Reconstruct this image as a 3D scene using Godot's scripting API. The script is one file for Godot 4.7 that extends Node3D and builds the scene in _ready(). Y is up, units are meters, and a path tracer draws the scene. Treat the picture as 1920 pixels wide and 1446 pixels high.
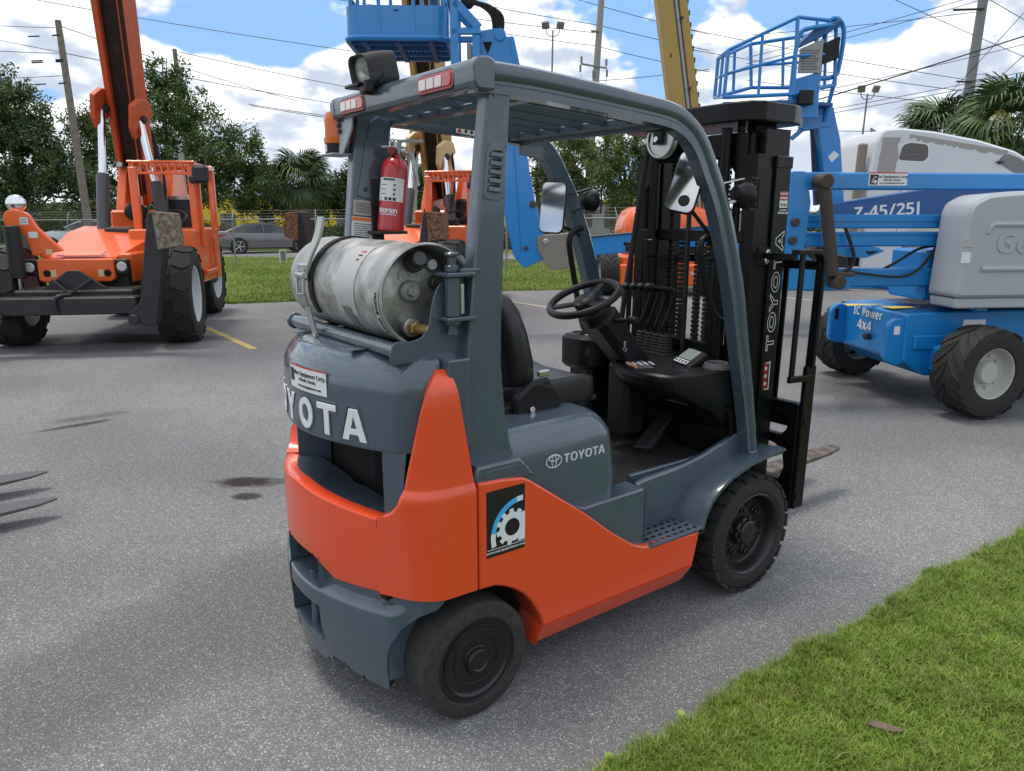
extends Node3D

# ---------------------------------------------------------------- mesh collector (triangles run counter-clockwise seen from outside)
class M:
	var p := PackedVector3Array()
	var u := PackedVector2Array()
	var col := PackedColorArray()
	func tri(a: Vector3, b: Vector3, c: Vector3) -> void:
		p.append(a); p.append(b); p.append(c)
	func quad(a: Vector3, b: Vector3, c: Vector3, d: Vector3) -> void:
		tri(a, b, c); tri(a, c, d)
	func ctri(a: Vector3, b: Vector3, c: Vector3, m: Vector3) -> void:
		if (b - a).cross(c - a).dot(a + b + c - 3.0 * m) < 0.0: tri(a, c, b)
		else: tri(a, b, c)
	func box(c: Vector3, s: Vector3, bev := 0.0, t := Transform3D.IDENTITY) -> M:
		var h := s * 0.5
		bev = minf(bev, minf(h.x, minf(h.y, h.z)) * 0.95)
		var pt := func(sg: Vector3, ax: int) -> Vector3:
			var v := sg * (h - Vector3.ONE * bev)
			v[ax] = sg[ax] * h[ax]
			return t * (c + v)
		var mid := t * c
		for ax in 3:
			var a1 := (ax + 1) % 3
			var a2 := (ax + 2) % 3
			for sg in [-1.0, 1.0]:
				var q: Array[Vector3] = []
				for k in [[-1, -1], [1, -1], [1, 1], [-1, 1]]:
					var g := Vector3.ZERO
					g[ax] = sg; g[a1] = k[0]; g[a2] = k[1]
					q.append(pt.call(g, ax))
				ctri(q[0], q[1], q[2], mid); ctri(q[0], q[2], q[3], mid)
			if bev > 0.0:
				for k in [[-1, -1], [1, -1], [1, 1], [-1, 1]]:
					var g0 := Vector3.ZERO
					var g1 := Vector3.ZERO
					g0[ax] = -1; g1[ax] = 1
					g0[a1] = k[0]; g1[a1] = k[0]; g0[a2] = k[1]; g1[a2] = k[1]
					var e0: Vector3 = pt.call(g0, a1)
					var e1: Vector3 = pt.call(g1, a1)
					var e2: Vector3 = pt.call(g1, a2)
					var e3: Vector3 = pt.call(g0, a2)
					ctri(e0, e1, e2, mid); ctri(e0, e2, e3, mid)
		if bev > 0.0:
			for i in 8:
				var g := Vector3(1 if i & 1 else -1, 1 if i & 2 else -1, 1 if i & 4 else -1)
				ctri(pt.call(g, 0), pt.call(g, 1), pt.call(g, 2), mid)
		return self
	func beam(a: Vector3, b: Vector3, w: float, hgt: float, bev := 0.0, up := Vector3.UP) -> M:
		# bar of rectangular section from a to b: w across, hgt along up
		var z := (b - a).normalized()
		if absf(z.dot(up)) > 0.98: up = Vector3.RIGHT
		var x := up.cross(z).normalized()
		var y := z.cross(x)
		return box(Vector3(0, 0, 0), Vector3(w, hgt, a.distance_to(b)), bev, Transform3D(Basis(x, y, z), (a + b) * 0.5))
	static func inset(poly: PackedVector2Array, d: float) -> PackedVector2Array:
		var out := PackedVector2Array()
		var n := poly.size()
		for i in n:
			var a := poly[(i + n - 1) % n]
			var b := poly[i]
			var c := poly[(i + 1) % n]
			var n0 := (b - a).normalized().orthogonal()
			var n1 := (c - b).normalized().orthogonal()
			var m := n0 + n1
			var l := m.length_squared()
			m = m * (2.0 / l) if l > 0.3 else m.normalized() * 1.6
			out.append(b + m * d)   # orthogonal() points right of travel: outward for a CCW loop
		return out
	func prism(poly: PackedVector2Array, z0: float, z1: float, bev := 0.0, t := Transform3D.IDENTITY, caps := 3) -> M:
		if Geometry2D.is_polygon_clockwise(poly) == false: poly = poly.duplicate()
		else:
			poly = poly.duplicate(); poly.reverse()
		# is_polygon_clockwise uses y-down; settle by area instead
		var area := 0.0
		for i in poly.size(): area += poly[i].cross(poly[(i + 1) % poly.size()])
		if area < 0.0: poly.reverse()
		var rings: Array = []
		while bev > 0.0 and Geometry2D.triangulate_polygon(inset(poly, -bev)).is_empty():
			bev = bev * .5 if bev > .0008 else 0.0
		if bev > 0.0:
			var ins := inset(poly, -bev)
			rings = [[ins, z0], [poly, z0 + bev], [poly, z1 - bev], [ins, z1]]
			if caps == 2: rings = [[poly, z0], [poly, z1 - bev], [ins, z1]]
		else: rings = [[poly, z0], [poly, z1]]
		var n := poly.size()
		for k in rings.size() - 1:
			for i in n:
				var j := (i + 1) % n
				var A: Vector2 = rings[k][0][i]
				var B: Vector2 = rings[k][0][j]
				var C: Vector2 = rings[k + 1][0][j]
				var D: Vector2 = rings[k + 1][0][i]
				var za: float = rings[k][1]
				var zb: float = rings[k + 1][1]
				quad(t * Vector3(A.x, A.y, za), t * Vector3(B.x, B.y, za), t * Vector3(C.x, C.y, zb), t * Vector3(D.x, D.y, zb))
		for e in [0, rings.size() - 1]:
			if not (caps & (1 if e == 0 else 2)): continue
			var pl: PackedVector2Array = rings[e][0]
			var zz: float = rings[e][1]
			var ix := Geometry2D.triangulate_polygon(pl)
			for i in range(0, ix.size(), 3):
				var A := pl[ix[i]]
				var B := pl[ix[i + 1]]
				var C := pl[ix[i + 2]]
				var ccw := (B - A).cross(C - A) > 0.0
				if ccw == (e != 0): tri(t * Vector3(A.x, A.y, zz), t * Vector3(B.x, B.y, zz), t * Vector3(C.x, C.y, zz))
				else: tri(t * Vector3(A.x, A.y, zz), t * Vector3(C.x, C.y, zz), t * Vector3(B.x, B.y, zz))
		if t.basis.determinant() < 0.0: flip_from(0)
		return self
	func flip_from(k: int) -> void:
		for i in range(k, p.size(), 3):
			var s := p[i + 1]; p[i + 1] = p[i + 2]; p[i + 2] = s
	func loft(rings: Array, closed := true, cap0 := false, cap1 := false, loop := false) -> M:
		# rings of equal size; seen along the run of rings, each ring turns so that (ring dir) x (run dir) points outward
		var n: int = rings[0].size()
		var kmax := rings.size() if loop else rings.size() - 1
		for k in kmax:
			var R0 = rings[k]
			var R1 = rings[(k + 1) % rings.size()]
			for i in (n if closed else n - 1):
				var j := (i + 1) % n
				quad(R0[i], R0[j], R1[j], R1[i])
		for e in 2:
			if (e == 0 and not cap0) or (e == 1 and not cap1): continue
			var R = rings[0] if e == 0 else rings[rings.size() - 1]
			var m := Vector3.ZERO
			for v in R: m += v
			m /= n
			for i in n:
				var j := (i + 1) % n
				if e == 0: tri(m, R[j], R[i])
				else: tri(m, R[i], R[j])
		return self
	func tube(path: PackedVector3Array, r: float, n := 8, caps := true, closed := false, rr := PackedFloat32Array()) -> M:
		var rings: Array = []
		var m := path.size()
		var nrm := Vector3.ZERO
		for i in m:
			var a := path[(i + m - 1) % m] if (closed or i > 0) else path[i]
			var b := path[(i + 1) % m] if (closed or i < m - 1) else path[i]
			var tg := (b - a).normalized()
			if nrm == Vector3.ZERO: nrm = tg.cross(Vector3.UP if absf(tg.y) < 0.9 else Vector3.RIGHT).normalized()
			nrm = (nrm - tg * nrm.dot(tg)).normalized()
			var bn := tg.cross(nrm)
			var R := PackedVector3Array()
			var rad := r * (rr[i] if rr.size() > i else 1.0)
			for k in n:
				var an := TAU * k / n
				R.append(path[i] + (nrm * cos(an) + bn * sin(an)) * rad)
			rings.append(R)
		loft(rings, true, caps and not closed, caps and not closed, closed)
		return self
	func sweep(path: PackedVector3Array, prof: PackedVector2Array, bn: Vector3, closed := false) -> M:
		# planar path; bn is the plane's normal. prof.x runs along (bn x tangent), prof.y along bn
		var rings: Array = []
		var m := path.size()
		for i in m:
			var a := path[(i + m - 1) % m] if (closed or i > 0) else path[i]
			var b := path[(i + 1) % m] if (closed or i < m - 1) else path[i]
			var tg := (b - a).normalized()
			var nn := bn.cross(tg).normalized()
			var sc := 1.0
			if closed or (i > 0 and i < m - 1):
				var t0 := (path[i] - a).normalized()
				sc = 1.0 / maxf(0.4, absf(t0.dot(tg)))
			var R := PackedVector3Array()
			for q in prof: R.append(path[i] + nn * q.x * sc + bn * q.y)
			rings.append(R)
		var area := 0.0
		for i in prof.size(): area += prof[i].cross(prof[(i + 1) % prof.size()])
		var k := p.size()
		loft(rings, true, not closed, not closed, closed)
		if area < 0.0: flip_from(k)
		return self
	func lathe(prof: PackedVector2Array, seg := 24, t := Transform3D.IDENTITY, a0 := 0.0, a1 := TAU) -> M:
		# prof: (radius, height along local y); going up with the outside to the right
		var k := p.size()
		for i in seg:
			var th0 := a0 + (a1 - a0) * i / seg
			var th1 := a0 + (a1 - a0) * (i + 1) / seg
			var d0 := Vector3(cos(th0), 0, -sin(th0))
			var d1 := Vector3(cos(th1), 0, -sin(th1))
			for j in prof.size() - 1:
				var A := t * (d0 * prof[j].x + Vector3.UP * prof[j].y)
				var B := t * (d1 * prof[j].x + Vector3.UP * prof[j].y)
				var C := t * (d1 * prof[j + 1].x + Vector3.UP * prof[j + 1].y)
				var D := t * (d0 * prof[j + 1].x + Vector3.UP * prof[j + 1].y)
				if prof[j].x > 1e-6: tri(A, B, C)
				if prof[j + 1].x > 1e-6: tri(A, C, D)
		if t.basis.determinant() < 0.0: flip_from(k)
		return self
	func cyl(a: Vector3, b: Vector3, r: float, seg := 16, bev := 0.0, r2 := -1.0) -> M:
		var y := (b - a).normalized()
		var x := y.cross(Vector3.FORWARD if absf(y.z) < 0.9 else Vector3.RIGHT).normalized()
		var h := a.distance_to(b)
		var q := r if r2 < 0.0 else r2
		var pr := PackedVector2Array([Vector2(0, 0), Vector2(r - bev, 0), Vector2(r, bev), Vector2(q, h - bev), Vector2(q - bev, h), Vector2(0, h)])
		return lathe(pr, seg, Transform3D(Basis(x, y, x.cross(y)), a))
	func hexnut(c: Vector3, axis: Vector3, r: float, h: float) -> M:
		return cyl(c, c + axis * h, r, 6, h * 0.15)
	func ball(c: Vector3, r: float, seg := 12, sc := Vector3.ONE) -> M:
		var pr := PackedVector2Array()
		var n := seg / 2
		for i in n + 1:
			var an := -PI / 2 + PI * i / n
			pr.append(Vector2(cos(an) * r, sin(an) * r))
		pr[0].x = 0; pr[n].x = 0
		return lathe(pr, seg, Transform3D(Basis.from_scale(sc), c))
	func grid(nu: int, nv: int, f: Callable, uvs := false) -> M:
		for i in nu:
			for j in nv:
				var a: Vector3 = f.call(float(i) / nu, float(j) / nv)
				var b: Vector3 = f.call(float(i + 1) / nu, float(j) / nv)
				var c: Vector3 = f.call(float(i + 1) / nu, float(j + 1) / nv)
				var d: Vector3 = f.call(float(i) / nu, float(j + 1) / nv)
				quad(a, b, c, d)
				if uvs:
					var q := [Vector2(i, j), Vector2(i + 1, j), Vector2(i + 1, j + 1), Vector2(i, j + 1)]
					for e in [0, 1, 2, 0, 2, 3]: u.append(Vector2(q[e].x / nu, q[e].y / nv))
		return self
	func add(o: M, t := Transform3D.IDENTITY) -> M:
		var k := p.size()
		for v in o.p: p.append(t * v)
		if t.basis.determinant() < 0.0: flip_from(k)
		return self
	func deform(f: Callable, k := 0) -> M:
		for i in range(k, p.size()): p[i] = f.call(p[i])
		return self
	func build(angle := 35.0) -> ArrayMesh:
		var n := p.size()
		var nt := n / 3
		var fn := PackedVector3Array()
		fn.resize(nt)
		var un := PackedVector3Array()
		un.resize(nt)
		for i in nt:
			var c := (p[i * 3 + 1] - p[i * 3]).cross(p[i * 3 + 2] - p[i * 3])
			fn[i] = c
			un[i] = c.normalized()
		var nor := PackedVector3Array()
		nor.resize(n)
		var V := PackedVector3Array()
		V.resize(n)
		var U := PackedVector2Array()
		var has_u := u.size() == n
		if has_u: U.resize(n)
		var has_c := col.size() == n
		var CC := PackedColorArray()
		if has_c: CC.resize(n)
		var by := {}
		if angle > 0.0:
			for i in n:
				var key := Vector3i((p[i] * 4000.0).round())
				if by.has(key): by[key].append(i / 3)
				else: by[key] = PackedInt32Array([i / 3])
		var lim := cos(deg_to_rad(angle))
		for i in n:
			var t := i / 3
			var o: int = t * 3 + [0, 2, 1][i % 3]
			V[o] = p[i]
			var s := fn[t]
			if angle > 0.0:
				s = Vector3.ZERO
				for k in by[Vector3i((p[i] * 4000.0).round())]:
					if un[k].dot(un[t]) > lim: s += fn[k]
				if s.length_squared() < 1e-20: s = fn[t]
			nor[o] = s.normalized() if s.length_squared() > 1e-24 else Vector3.UP
			if has_u: U[o] = u[i]
			if has_c: CC[o] = col[i]
		var arr := []
		arr.resize(Mesh.ARRAY_MAX)
		arr[Mesh.ARRAY_VERTEX] = V
		arr[Mesh.ARRAY_NORMAL] = nor
		if has_u: arr[Mesh.ARRAY_TEX_UV] = U
		if has_c: arr[Mesh.ARRAY_COLOR] = CC
		var am := ArrayMesh.new()
		am.add_surface_from_arrays(Mesh.PRIMITIVE_TRIANGLES, arr)
		return am

# ---------------------------------------------------------------- small helpers
var used := {}
var mats := {}
const D := PI / 180.0

func V2(a: Array) -> PackedVector2Array:
	var o := PackedVector2Array()
	for i in range(0, a.size(), 2): o.append(Vector2(a[i], a[i + 1]))
	return o
func V3(a: Array) -> PackedVector3Array:
	var o := PackedVector3Array()
	for i in range(0, a.size(), 3): o.append(Vector3(a[i], a[i + 1], a[i + 2]))
	return o
func lin(r: float, g: float, b: float, a := 1.0) -> Color:
	var c := Color(r, g, b).linear_to_srgb()
	c.a = a
	return c
func mat(key: String, c := Color.WHITE, rough := 0.6, metal := 0.0, coat := 0.0) -> StandardMaterial3D:
	if mats.has(key): return mats[key]
	var m := StandardMaterial3D.new()
	m.resource_name = key
	m.albedo_color = c
	m.roughness = rough
	m.metallic = metal
	if coat > 0.0:
		m.clearcoat_enabled = true
		m.clearcoat = coat
		m.clearcoat_roughness = 0.06
	mats[key] = m
	return m
func numbered(n: String) -> String:
	used[n] = used.get(n, -1) + 1
	return n if used[n] == 0 else "%s_%03d" % [n, used[n]]
func tag(o: Node3D, label := "", category := "", group := "", kind := "") -> Node3D:
	if label: o.set_meta("label", label)
	if category: o.set_meta("category", category)
	if group: o.set_meta("group", group)
	if kind: o.set_meta("kind", kind)
	return o
func thing(called: String, label: String, category: String, at := Transform3D.IDENTITY, group := "") -> Node3D:
	var o := Node3D.new()
	o.name = numbered(called)
	add_child(o)
	o.transform = at
	tag(o, label, category, group)
	return o
func part(called: String, m: M, material: Material, parent: Node3D, angle := 35.0, label := "") -> MeshInstance3D:
	var o := MeshInstance3D.new()
	o.mesh = m.build(angle)
	o.material_override = material
	o.name = called if parent != self else numbered(called)
	parent.add_child(o, true)
	if label: o.set_meta("label", label)
	return o
func again(called: String, src: MeshInstance3D, t: Transform3D, parent: Node3D) -> MeshInstance3D:
	var o := MeshInstance3D.new()
	o.mesh = src.mesh
	o.material_override = src.material_override
	o.transform = t
	o.name = called
	parent.add_child(o, true)
	return o
func T(x: float, y: float, z: float, ry := 0.0, rx := 0.0, rz := 0.0) -> Transform3D:
	return Transform3D(Basis.from_euler(Vector3(rx, ry, rz) * D), Vector3(x, y, z))
func frame(o: Vector3, x: Vector3, y: Vector3) -> Transform3D:
	# local x along x, local y near y
	x = x.normalized()
	var z := x.cross(y).normalized()
	return Transform3D(Basis(x, z.cross(x), z), o)
func ngon(r: float, n: int, cx := 0.0, cy := 0.0, ry := -1.0, a0 := 0.0) -> PackedVector2Array:
	var o := PackedVector2Array()
	for i in n: o.append(Vector2(cx + cos(TAU * i / n + a0) * r, cy + sin(TAU * i / n + a0) * (r if ry < 0 else ry)))
	return o
func rrect(w: float, h: float, r: float, n := 4) -> PackedVector2Array:
	var o := PackedVector2Array()
	for k in 4:
		var c := Vector2((w / 2 - r) * [1, -1, -1, 1][k], (h / 2 - r) * [1, 1, -1, -1][k])
		for i in n + 1:
			var a := PI / 2 * (k + float(i) / n)
			o.append(c + Vector2(cos(a), sin(a)) * r)
	return o
func rounded(pts: PackedVector2Array, r: float, n := 3) -> PackedVector2Array:
	# round every corner of a polygon
	var o := PackedVector2Array()
	var m := pts.size()
	for i in m:
		var a := pts[(i + m - 1) % m]
		var b := pts[i]
		var c := pts[(i + 1) % m]
		var d := minf(r, minf(a.distance_to(b), b.distance_to(c)) * 0.45)
		var p0 := b + (a - b).normalized() * d
		var p1 := b + (c - b).normalized() * d
		for k in n + 1:
			var t := float(k) / n
			o.append(p0.lerp(b, t).lerp(b.lerp(p1, t), t))
	return o
func smooth_path(pts: PackedVector3Array, k := 6) -> PackedVector3Array:
	var o := PackedVector3Array()
	var n := pts.size()
	for i in n - 1:
		var p0 := pts[maxi(i - 1, 0)]
		var p3 := pts[mini(i + 2, n - 1)]
		for j in k: o.append(pts[i].cubic_interpolate(pts[i + 1], p0, p3, float(j) / k))
	o.append(pts[n - 1])
	return o
func ringplate(m: M, outer: PackedVector2Array, inner: PackedVector2Array, z0: float, z1: float, t := Transform3D.IDENTITY) -> void:
	# a flat ring between two loops of the same size (both CCW)
	var n := outer.size()
	var f := func(q: Vector2, z: float) -> Vector3: return t * Vector3(q.x, q.y, z)
	for i in n:
		var j := (i + 1) % n
		m.quad(f.call(outer[i], z1), f.call(outer[j], z1), f.call(inner[j], z1), f.call(inner[i], z1))
		m.quad(f.call(outer[i], z0), f.call(inner[i], z0), f.call(inner[j], z0), f.call(outer[j], z0))
		m.quad(f.call(outer[i], z0), f.call(outer[j], z0), f.call(outer[j], z1), f.call(outer[i], z1))
		m.quad(f.call(inner[i], z1), f.call(inner[j], z1), f.call(inner[j], z0), f.call(inner[i], z0))
var fonts := {}
func text(s: String, cap: float, t: Transform3D, material: Material, parent: Node3D, called := "lettering", font := "Droid Sans", bold := false, align := 0, wide := 1.0, depth := 0.002) -> MeshInstance3D:
	# flat lettering: cap is the height of a capital letter; t puts its baseline start (or middle) with x along the line
	var key := font + str(bold)
	if not fonts.has(key):
		var f := SystemFont.new()
		f.font_names = PackedStringArray([font])
		f.font_weight = 700 if bold else 400
		fonts[key] = f
	var tm := TextMesh.new()
	tm.text = s
	tm.font = fonts[key]
	tm.font_size = 64
	tm.pixel_size = cap / 64.0 / 0.714
	tm.depth = depth
	tm.curve_step = 2.0
	tm.horizontal_alignment = HORIZONTAL_ALIGNMENT_CENTER if align == 1 else HORIZONTAL_ALIGNMENT_LEFT
	tm.vertical_alignment = VERTICAL_ALIGNMENT_CENTER
	var o := MeshInstance3D.new()
	o.mesh = tm
	o.material_override = material
	o.transform = t * Transform3D(Basis.from_scale(Vector3(wide, 1, 1)), Vector3.ZERO)
	o.name = called
	parent.add_child(o, true)
	return o
func decal_card(w: float, h: float, t: Transform3D, material: Material, parent: Node3D, called: String, thick := 0.0012) -> MeshInstance3D:
	return part(called, M.new().box(Vector3.ZERO, Vector3(w, h, thick), 0, t), material, parent, 0)
func print_lines(w: float, h: float, rows: int, t: Transform3D, material: Material, parent: Node3D, sd := 1) -> void:
	# rows of tiny print too small to read: words as short flat bars
	var rg := RandomNumberGenerator.new()
	rg.seed = sd
	var m := M.new()
	for r in rows:
		var y := h / 2 - h * (r + 0.5) / rows
		var x := -w / 2
		var end := w / 2 * rg.randf_range(0.5, 1.0)
		while x < end:
			var l := minf(rg.randf_range(0.04, 0.12) * w, end - x)
			if l > 0.01 * w: m.box(Vector3(x + l / 2, y, 0), Vector3(l, h / rows * 0.42, 0.0006), 0, t)
			x += l + 0.03 * w
	part("small_print", m, material, parent, 0)

# ground frame seen from the photographer's place: s metres to the right, d metres ahead, y up
const CAM := Vector3(-1.184, 1.626, 2.321)
const RX := Vector3(0.80611, 0, 0.59176)
const FX := Vector3(0.59176, 0, -0.80611)
func gp(s: float, y: float, d: float) -> Vector3:
	return Vector3(CAM.x, y, CAM.z) + RX * s + FX * d
func gt(s: float, d: float, turn := 0.0, y := 0.0) -> Transform3D:
	# local x to the right, z towards the photographer, turned by turn degrees about y
	return Transform3D(Basis(RX, Vector3.UP, -FX) * Basis(Vector3.UP, turn * D), gp(s, y, d))
func _ready() -> void:
	# ---- camera, sky, sun, exposure
	var cam := Camera3D.new()
	cam.name = "camera"
	add_child(cam)
	var pitch := 13.156 * D
	var fw := FX * cos(pitch) - Vector3.UP * sin(pitch)
	cam.transform = Transform3D(Basis(RX, RX.cross(fw), -fw), CAM)
	cam.fov = 54.82
	cam.near = 0.05
	cam.far = 900.0
	cam.current = true
	var env := Environment.new()
	env.background_mode = Environment.BG_SKY
	var sky := Sky.new()
	var pm := PanoramaSkyMaterial.new()
	pm.panorama = sky_picture()
	sky.sky_material = pm
	env.sky = sky
	env.background_energy_multiplier = 0.98
	env.tonemap_mode = Environment.TONE_MAPPER_LINEAR
	env.tonemap_exposure = 1.45
	env.sdfgi_enabled = true
	env.ssao_enabled = true
	env.ssil_enabled = true
	env.fog_enabled = false
	var we := WorldEnvironment.new()
	we.name = "world_environment"
	we.environment = env
	add_child(we)
	var sun := DirectionalLight3D.new()
	sun.name = "sun"
	sun.light_color = Color(1.0, .96, .90)
	sun.light_energy = 0.5
	sun.light_angular_distance = 16.0
	sun.shadow_enabled = true
	add_child(sun)
	var from := (RX * -.25 + FX * .12 + Vector3.UP * 1.0).normalized()
	sun.transform = Transform3D(Basis.looking_at(-from, Vector3.RIGHT), Vector3(0, 30, 0))
	materials()
	# ---- setting, then things
	ground()
	machine_materials()
	background()
	machines()
	forklift()

func sky_picture() -> ImageTexture:
	var W := 4096
	var H := 2048
	var nz := FastNoiseLite.new()
	nz.seed = 7
	nz.noise_type = FastNoiseLite.TYPE_SIMPLEX_SMOOTH
	nz.frequency = 1.0
	nz.fractal_octaves = 6
	nz.fractal_gain = .53
	var big := FastNoiseLite.new()
	big.seed = 21
	big.noise_type = FastNoiseLite.TYPE_SIMPLEX_SMOOTH
	big.frequency = 1.0
	big.fractal_octaves = 2
	# openings of blue sky: [degrees right of the view, elevation, half width, half height, depth]
	var gaps := [[-17.5, 12.2, 6.0, 2.4, .55], [-14.0, 10.8, 3.4, 1.8, .35], [8.5, 13.0, 3.6, 2.6, .6], [8.6, 10.2, 3.0, 1.8, .5], [12.2, 12.6, 2.0, 3.4, .5], [10.5, 8.6, 1.6, 1.4, .3], [22.5, 12.8, 4.5, 1.6, .6], [19.0, 13.6, 2.5, 1.2, .3], [-39.0, 16.0, 6.0, 2.0, .4], [37.0, 12.0, 3.0, 2.0, .3],
		[-6, 8.5, 5.0, 2.0, -.25], [17.0, 10.0, 5.0, 2.0, -.25], [-22, 8.5, 5, 2, -.22], [30, 9, 6, 2, -.2]]
	var base_az := atan2(FX.x, -FX.z)
	var pix := func(w: int, y: int, h: int, x: int) -> Color:
		var az := TAU * (x + .5) / w
		var el := PI / 2 - PI * (y + .5) / h
		var d := Vector3(sin(az) * cos(el), sin(el), -cos(az) * cos(el))
		var dy := d.y
		# clouds lie in a layer: stretch with height above the horizon
		var q := Vector3(d.x * 5.2, dy * 9.5, d.z * 5.2)
		var n := nz.get_noise_3dv(q)
		var c := n * 1.15 + big.get_noise_3dv(q * .4) * .45 + .44
		var ra := rad_to_deg(wrapf(az - base_az, -PI, PI))
		var re := rad_to_deg(el)
		if re < 22.0 and absf(ra) < 50.0:
			for g in gaps:
				var a: float = (ra - g[0]) / g[2]
				var b: float = (re - g[1]) / g[3]
				var k := a * a + b * b
				if k < 6.0: c -= g[4] * exp(-k)
		c += .25 * clampf(1.0 - re / 7.0, 0, 1)
		var cover := smoothstep(-.05, .16, c)
		var up := nz.get_noise_3dv(q + Vector3(0, .16, 0) + Vector3(d.x, 0, d.z) * -.05)
		var lit := clampf(.62 + (n - up) * 1.5 - maxf(c - .45, 0) * .42, 0, 1)
		var blue := Color(.20, .385, .70).lerp(Color(.36, .54, .78), exp(-re / 9.0))
		var grey := Color(.44, .50, .60)
		var white := Color(.93, .94, .95)
		var cl := grey.lerp(white, smoothstep(.25, .82, lit))
		cl = cl.lerp(Color(.66, .73, .82), .55 * exp(-maxf(re, 0) / 3.0))
		return blue.lerp(cl, cover).linear_to_srgb()
	var low := Image.create(1024, 512, false, Image.FORMAT_RGB8)
	for y in 512:
		for x in 1024:
			low.set_pixel(x, y, pix.call(1024, y, 512, x) if y < 258 else Color(.30, .31, .31))
	low.resize(W, H, Image.INTERPOLATE_CUBIC)
	var y0 := int(H * (90.0 - 19.0) / 180.0)
	var y1 := int(H * (90.0 + .2) / 180.0)
	var xa := int(fposmod((rad_to_deg(base_az) - 46.0) / 360.0, 1.0) * W)
	var n := int(92.0 / 360.0 * W)
	for y in range(y0, y1):
		for i in n:
			var x := (xa + i) % W
			low.set_pixel(x, y, pix.call(W, y, H, x))
	return ImageTexture.create_from_image(low)

func materials() -> void:
	mat("fl_grey", lin(.060, .085, .116), .28, 0, .6)
	mat("fl_grey_rough", lin(.050, .074, .104), .6)
	mat("fl_grey_dark", lin(.035, .052, .074), .5)
	mat("fl_grey_light", lin(.36, .40, .44), .5)
	mat("fl_orange", lin(.74, .076, .022), .36, 0, .5)
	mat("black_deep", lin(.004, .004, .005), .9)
	mat("black_semi", lin(.012, .012, .013), .55)
	mat("black_satin", lin(.010, .010, .011), .38)
	mat("mast_black", lin(.006, .006, .007), .34)
	mats.mast_black.metallic_specular = .32
	mat("plastic_black", lin(.009, .009, .011), .42)
	mats.plastic_black.metallic_specular = .38
	mat("plastic_matte", lin(.022, .022, .025), .62)
	mat("plastic_grey", lin(.06, .062, .07), .55)
	mat("rubber", lin(.016, .0155, .0155), .78)
	mat("rubber_pad", lin(.025, .025, .027), .7)
	mat("tyre_grey", lin(.030, .028, .027), .85)
	mat("floor_mat", lin(.017, .016, .017), .75)
	mat("seat_vinyl", lin(.013, .013, .015), .44)
	mat("print_white", lin(.70, .72, .74), .5)
	mat("print_pale", lin(.52, .58, .64), .5)
	mat("print_plate", lin(.42, .42, .40), .5)
	mat("print_black", lin(.006, .006, .007), .5)
	mat("print_navy", lin(.01, .016, .035), .5)
	mat("print_red", lin(.55, .02, .025), .5)
	mat("print_red_pale", lin(.50, .10, .08), .5)
	mat("print_dark_red", lin(.20, .012, .016), .5)
	mat("print_cyan", lin(.05, .40, .80), .5)
	mat("label_orange", lin(.72, .20, .05), .5)
	mat("label_yellow", lin(.75, .55, .06), .5)
	mat("label_grey", lin(.40, .41, .41), .55)
	mat("label_dark", lin(.16, .155, .14), .6)
	mat("lamp_trim", lin(.45, .10, .11), .3, .3)
	mat("red_lens", lin(.42, .010, .012), .12, 0, 1)
	mat("clear_lens", lin(.62, .55, .56), .12, 0, 1)
	mat("amber", lin(.75, .20, .008), .14, 0, 1)
	mats.amber.backlight_enabled = true
	mats.amber.backlight = lin(.8, .25, .01)
	mat("steel_bright", lin(.60, .60, .60), .28, 1)
	mat("steel_zinc", lin(.50, .51, .50), .36, .9)
	mat("steel_galv", lin(.42, .44, .41), .42, .75)
	mat("steel_dark", lin(.06, .06, .065), .45, .6)
	mat("chrome", lin(.75, .76, .78), .12, 1)
	mat("brass", lin(.45, .30, .11), .45, .7)
	mat("lcd", lin(.22, .26, .26), .2)
	mat("mirror_glass", lin(.55, .56, .57), .08, 1)
	mat("ext_red", lin(.46, .012, .018), .3, 0, .6)
	mat("glass", Color(.9, .95, .95, .12), .03)
	mats.glass.transparency = BaseMaterial3D.TRANSPARENCY_ALPHA
	mat("glass_dark", lin(.012, .015, .018), .06, 0, .6)
	# scuffed aluminium of the gas cylinder: blotchy roughness and tone
	var ta := mat("tank_alu", lin(.56, .56, .545), .5, .72)
	ta.albedo_texture = noise_tex(31, 512, .012, 5, lin(.48, .48, .48), Color.WHITE)
	ta.roughness_texture = noise_tex(32, 512, .02, 4, Color(.75, .75, .75), Color(1, 1, 1))
	ta.uv1_triplanar = true
	ta.uv1_scale = Vector3.ONE * 1.7
	var fs := mat("fork_steel", Color.WHITE, .55, .35)
	fs.albedo_texture = noise_tex(41, 512, .014, 5, lin(.085, .068, .058), lin(.20, .155, .125))
	fs.uv1_triplanar = true
	fs.uv1_scale = Vector3.ONE * 2.0
	# a faint unevenness in the paint's sheen and the dust on it
	var pr := noise_tex(51, 512, .01, 4, Color(.88, .88, .88), Color(1, 1, 1))
	for k in ["fl_grey", "fl_orange", "mast_black", "plastic_black", "black_satin", "seat_vinyl"]:
		mats[k].roughness_texture = pr
		mats[k].uv1_triplanar = true
		mats[k].uv1_scale = Vector3.ONE * 1.3
	for k in [["rubber", .010, .024], ["tyre_grey", .022, .038], ["floor_mat", .012, .026]]:
		var m: StandardMaterial3D = mats[k[0]]
		m.albedo_color = Color.WHITE
		m.albedo_texture = noise_tex(61, 512, .03, 5, lin(k[1], k[1] * .97, k[1] * .95), lin(k[2], k[2] * .97, k[2] * .93))
		m.uv1_triplanar = true
		m.uv1_scale = Vector3.ONE * 2.0

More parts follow.
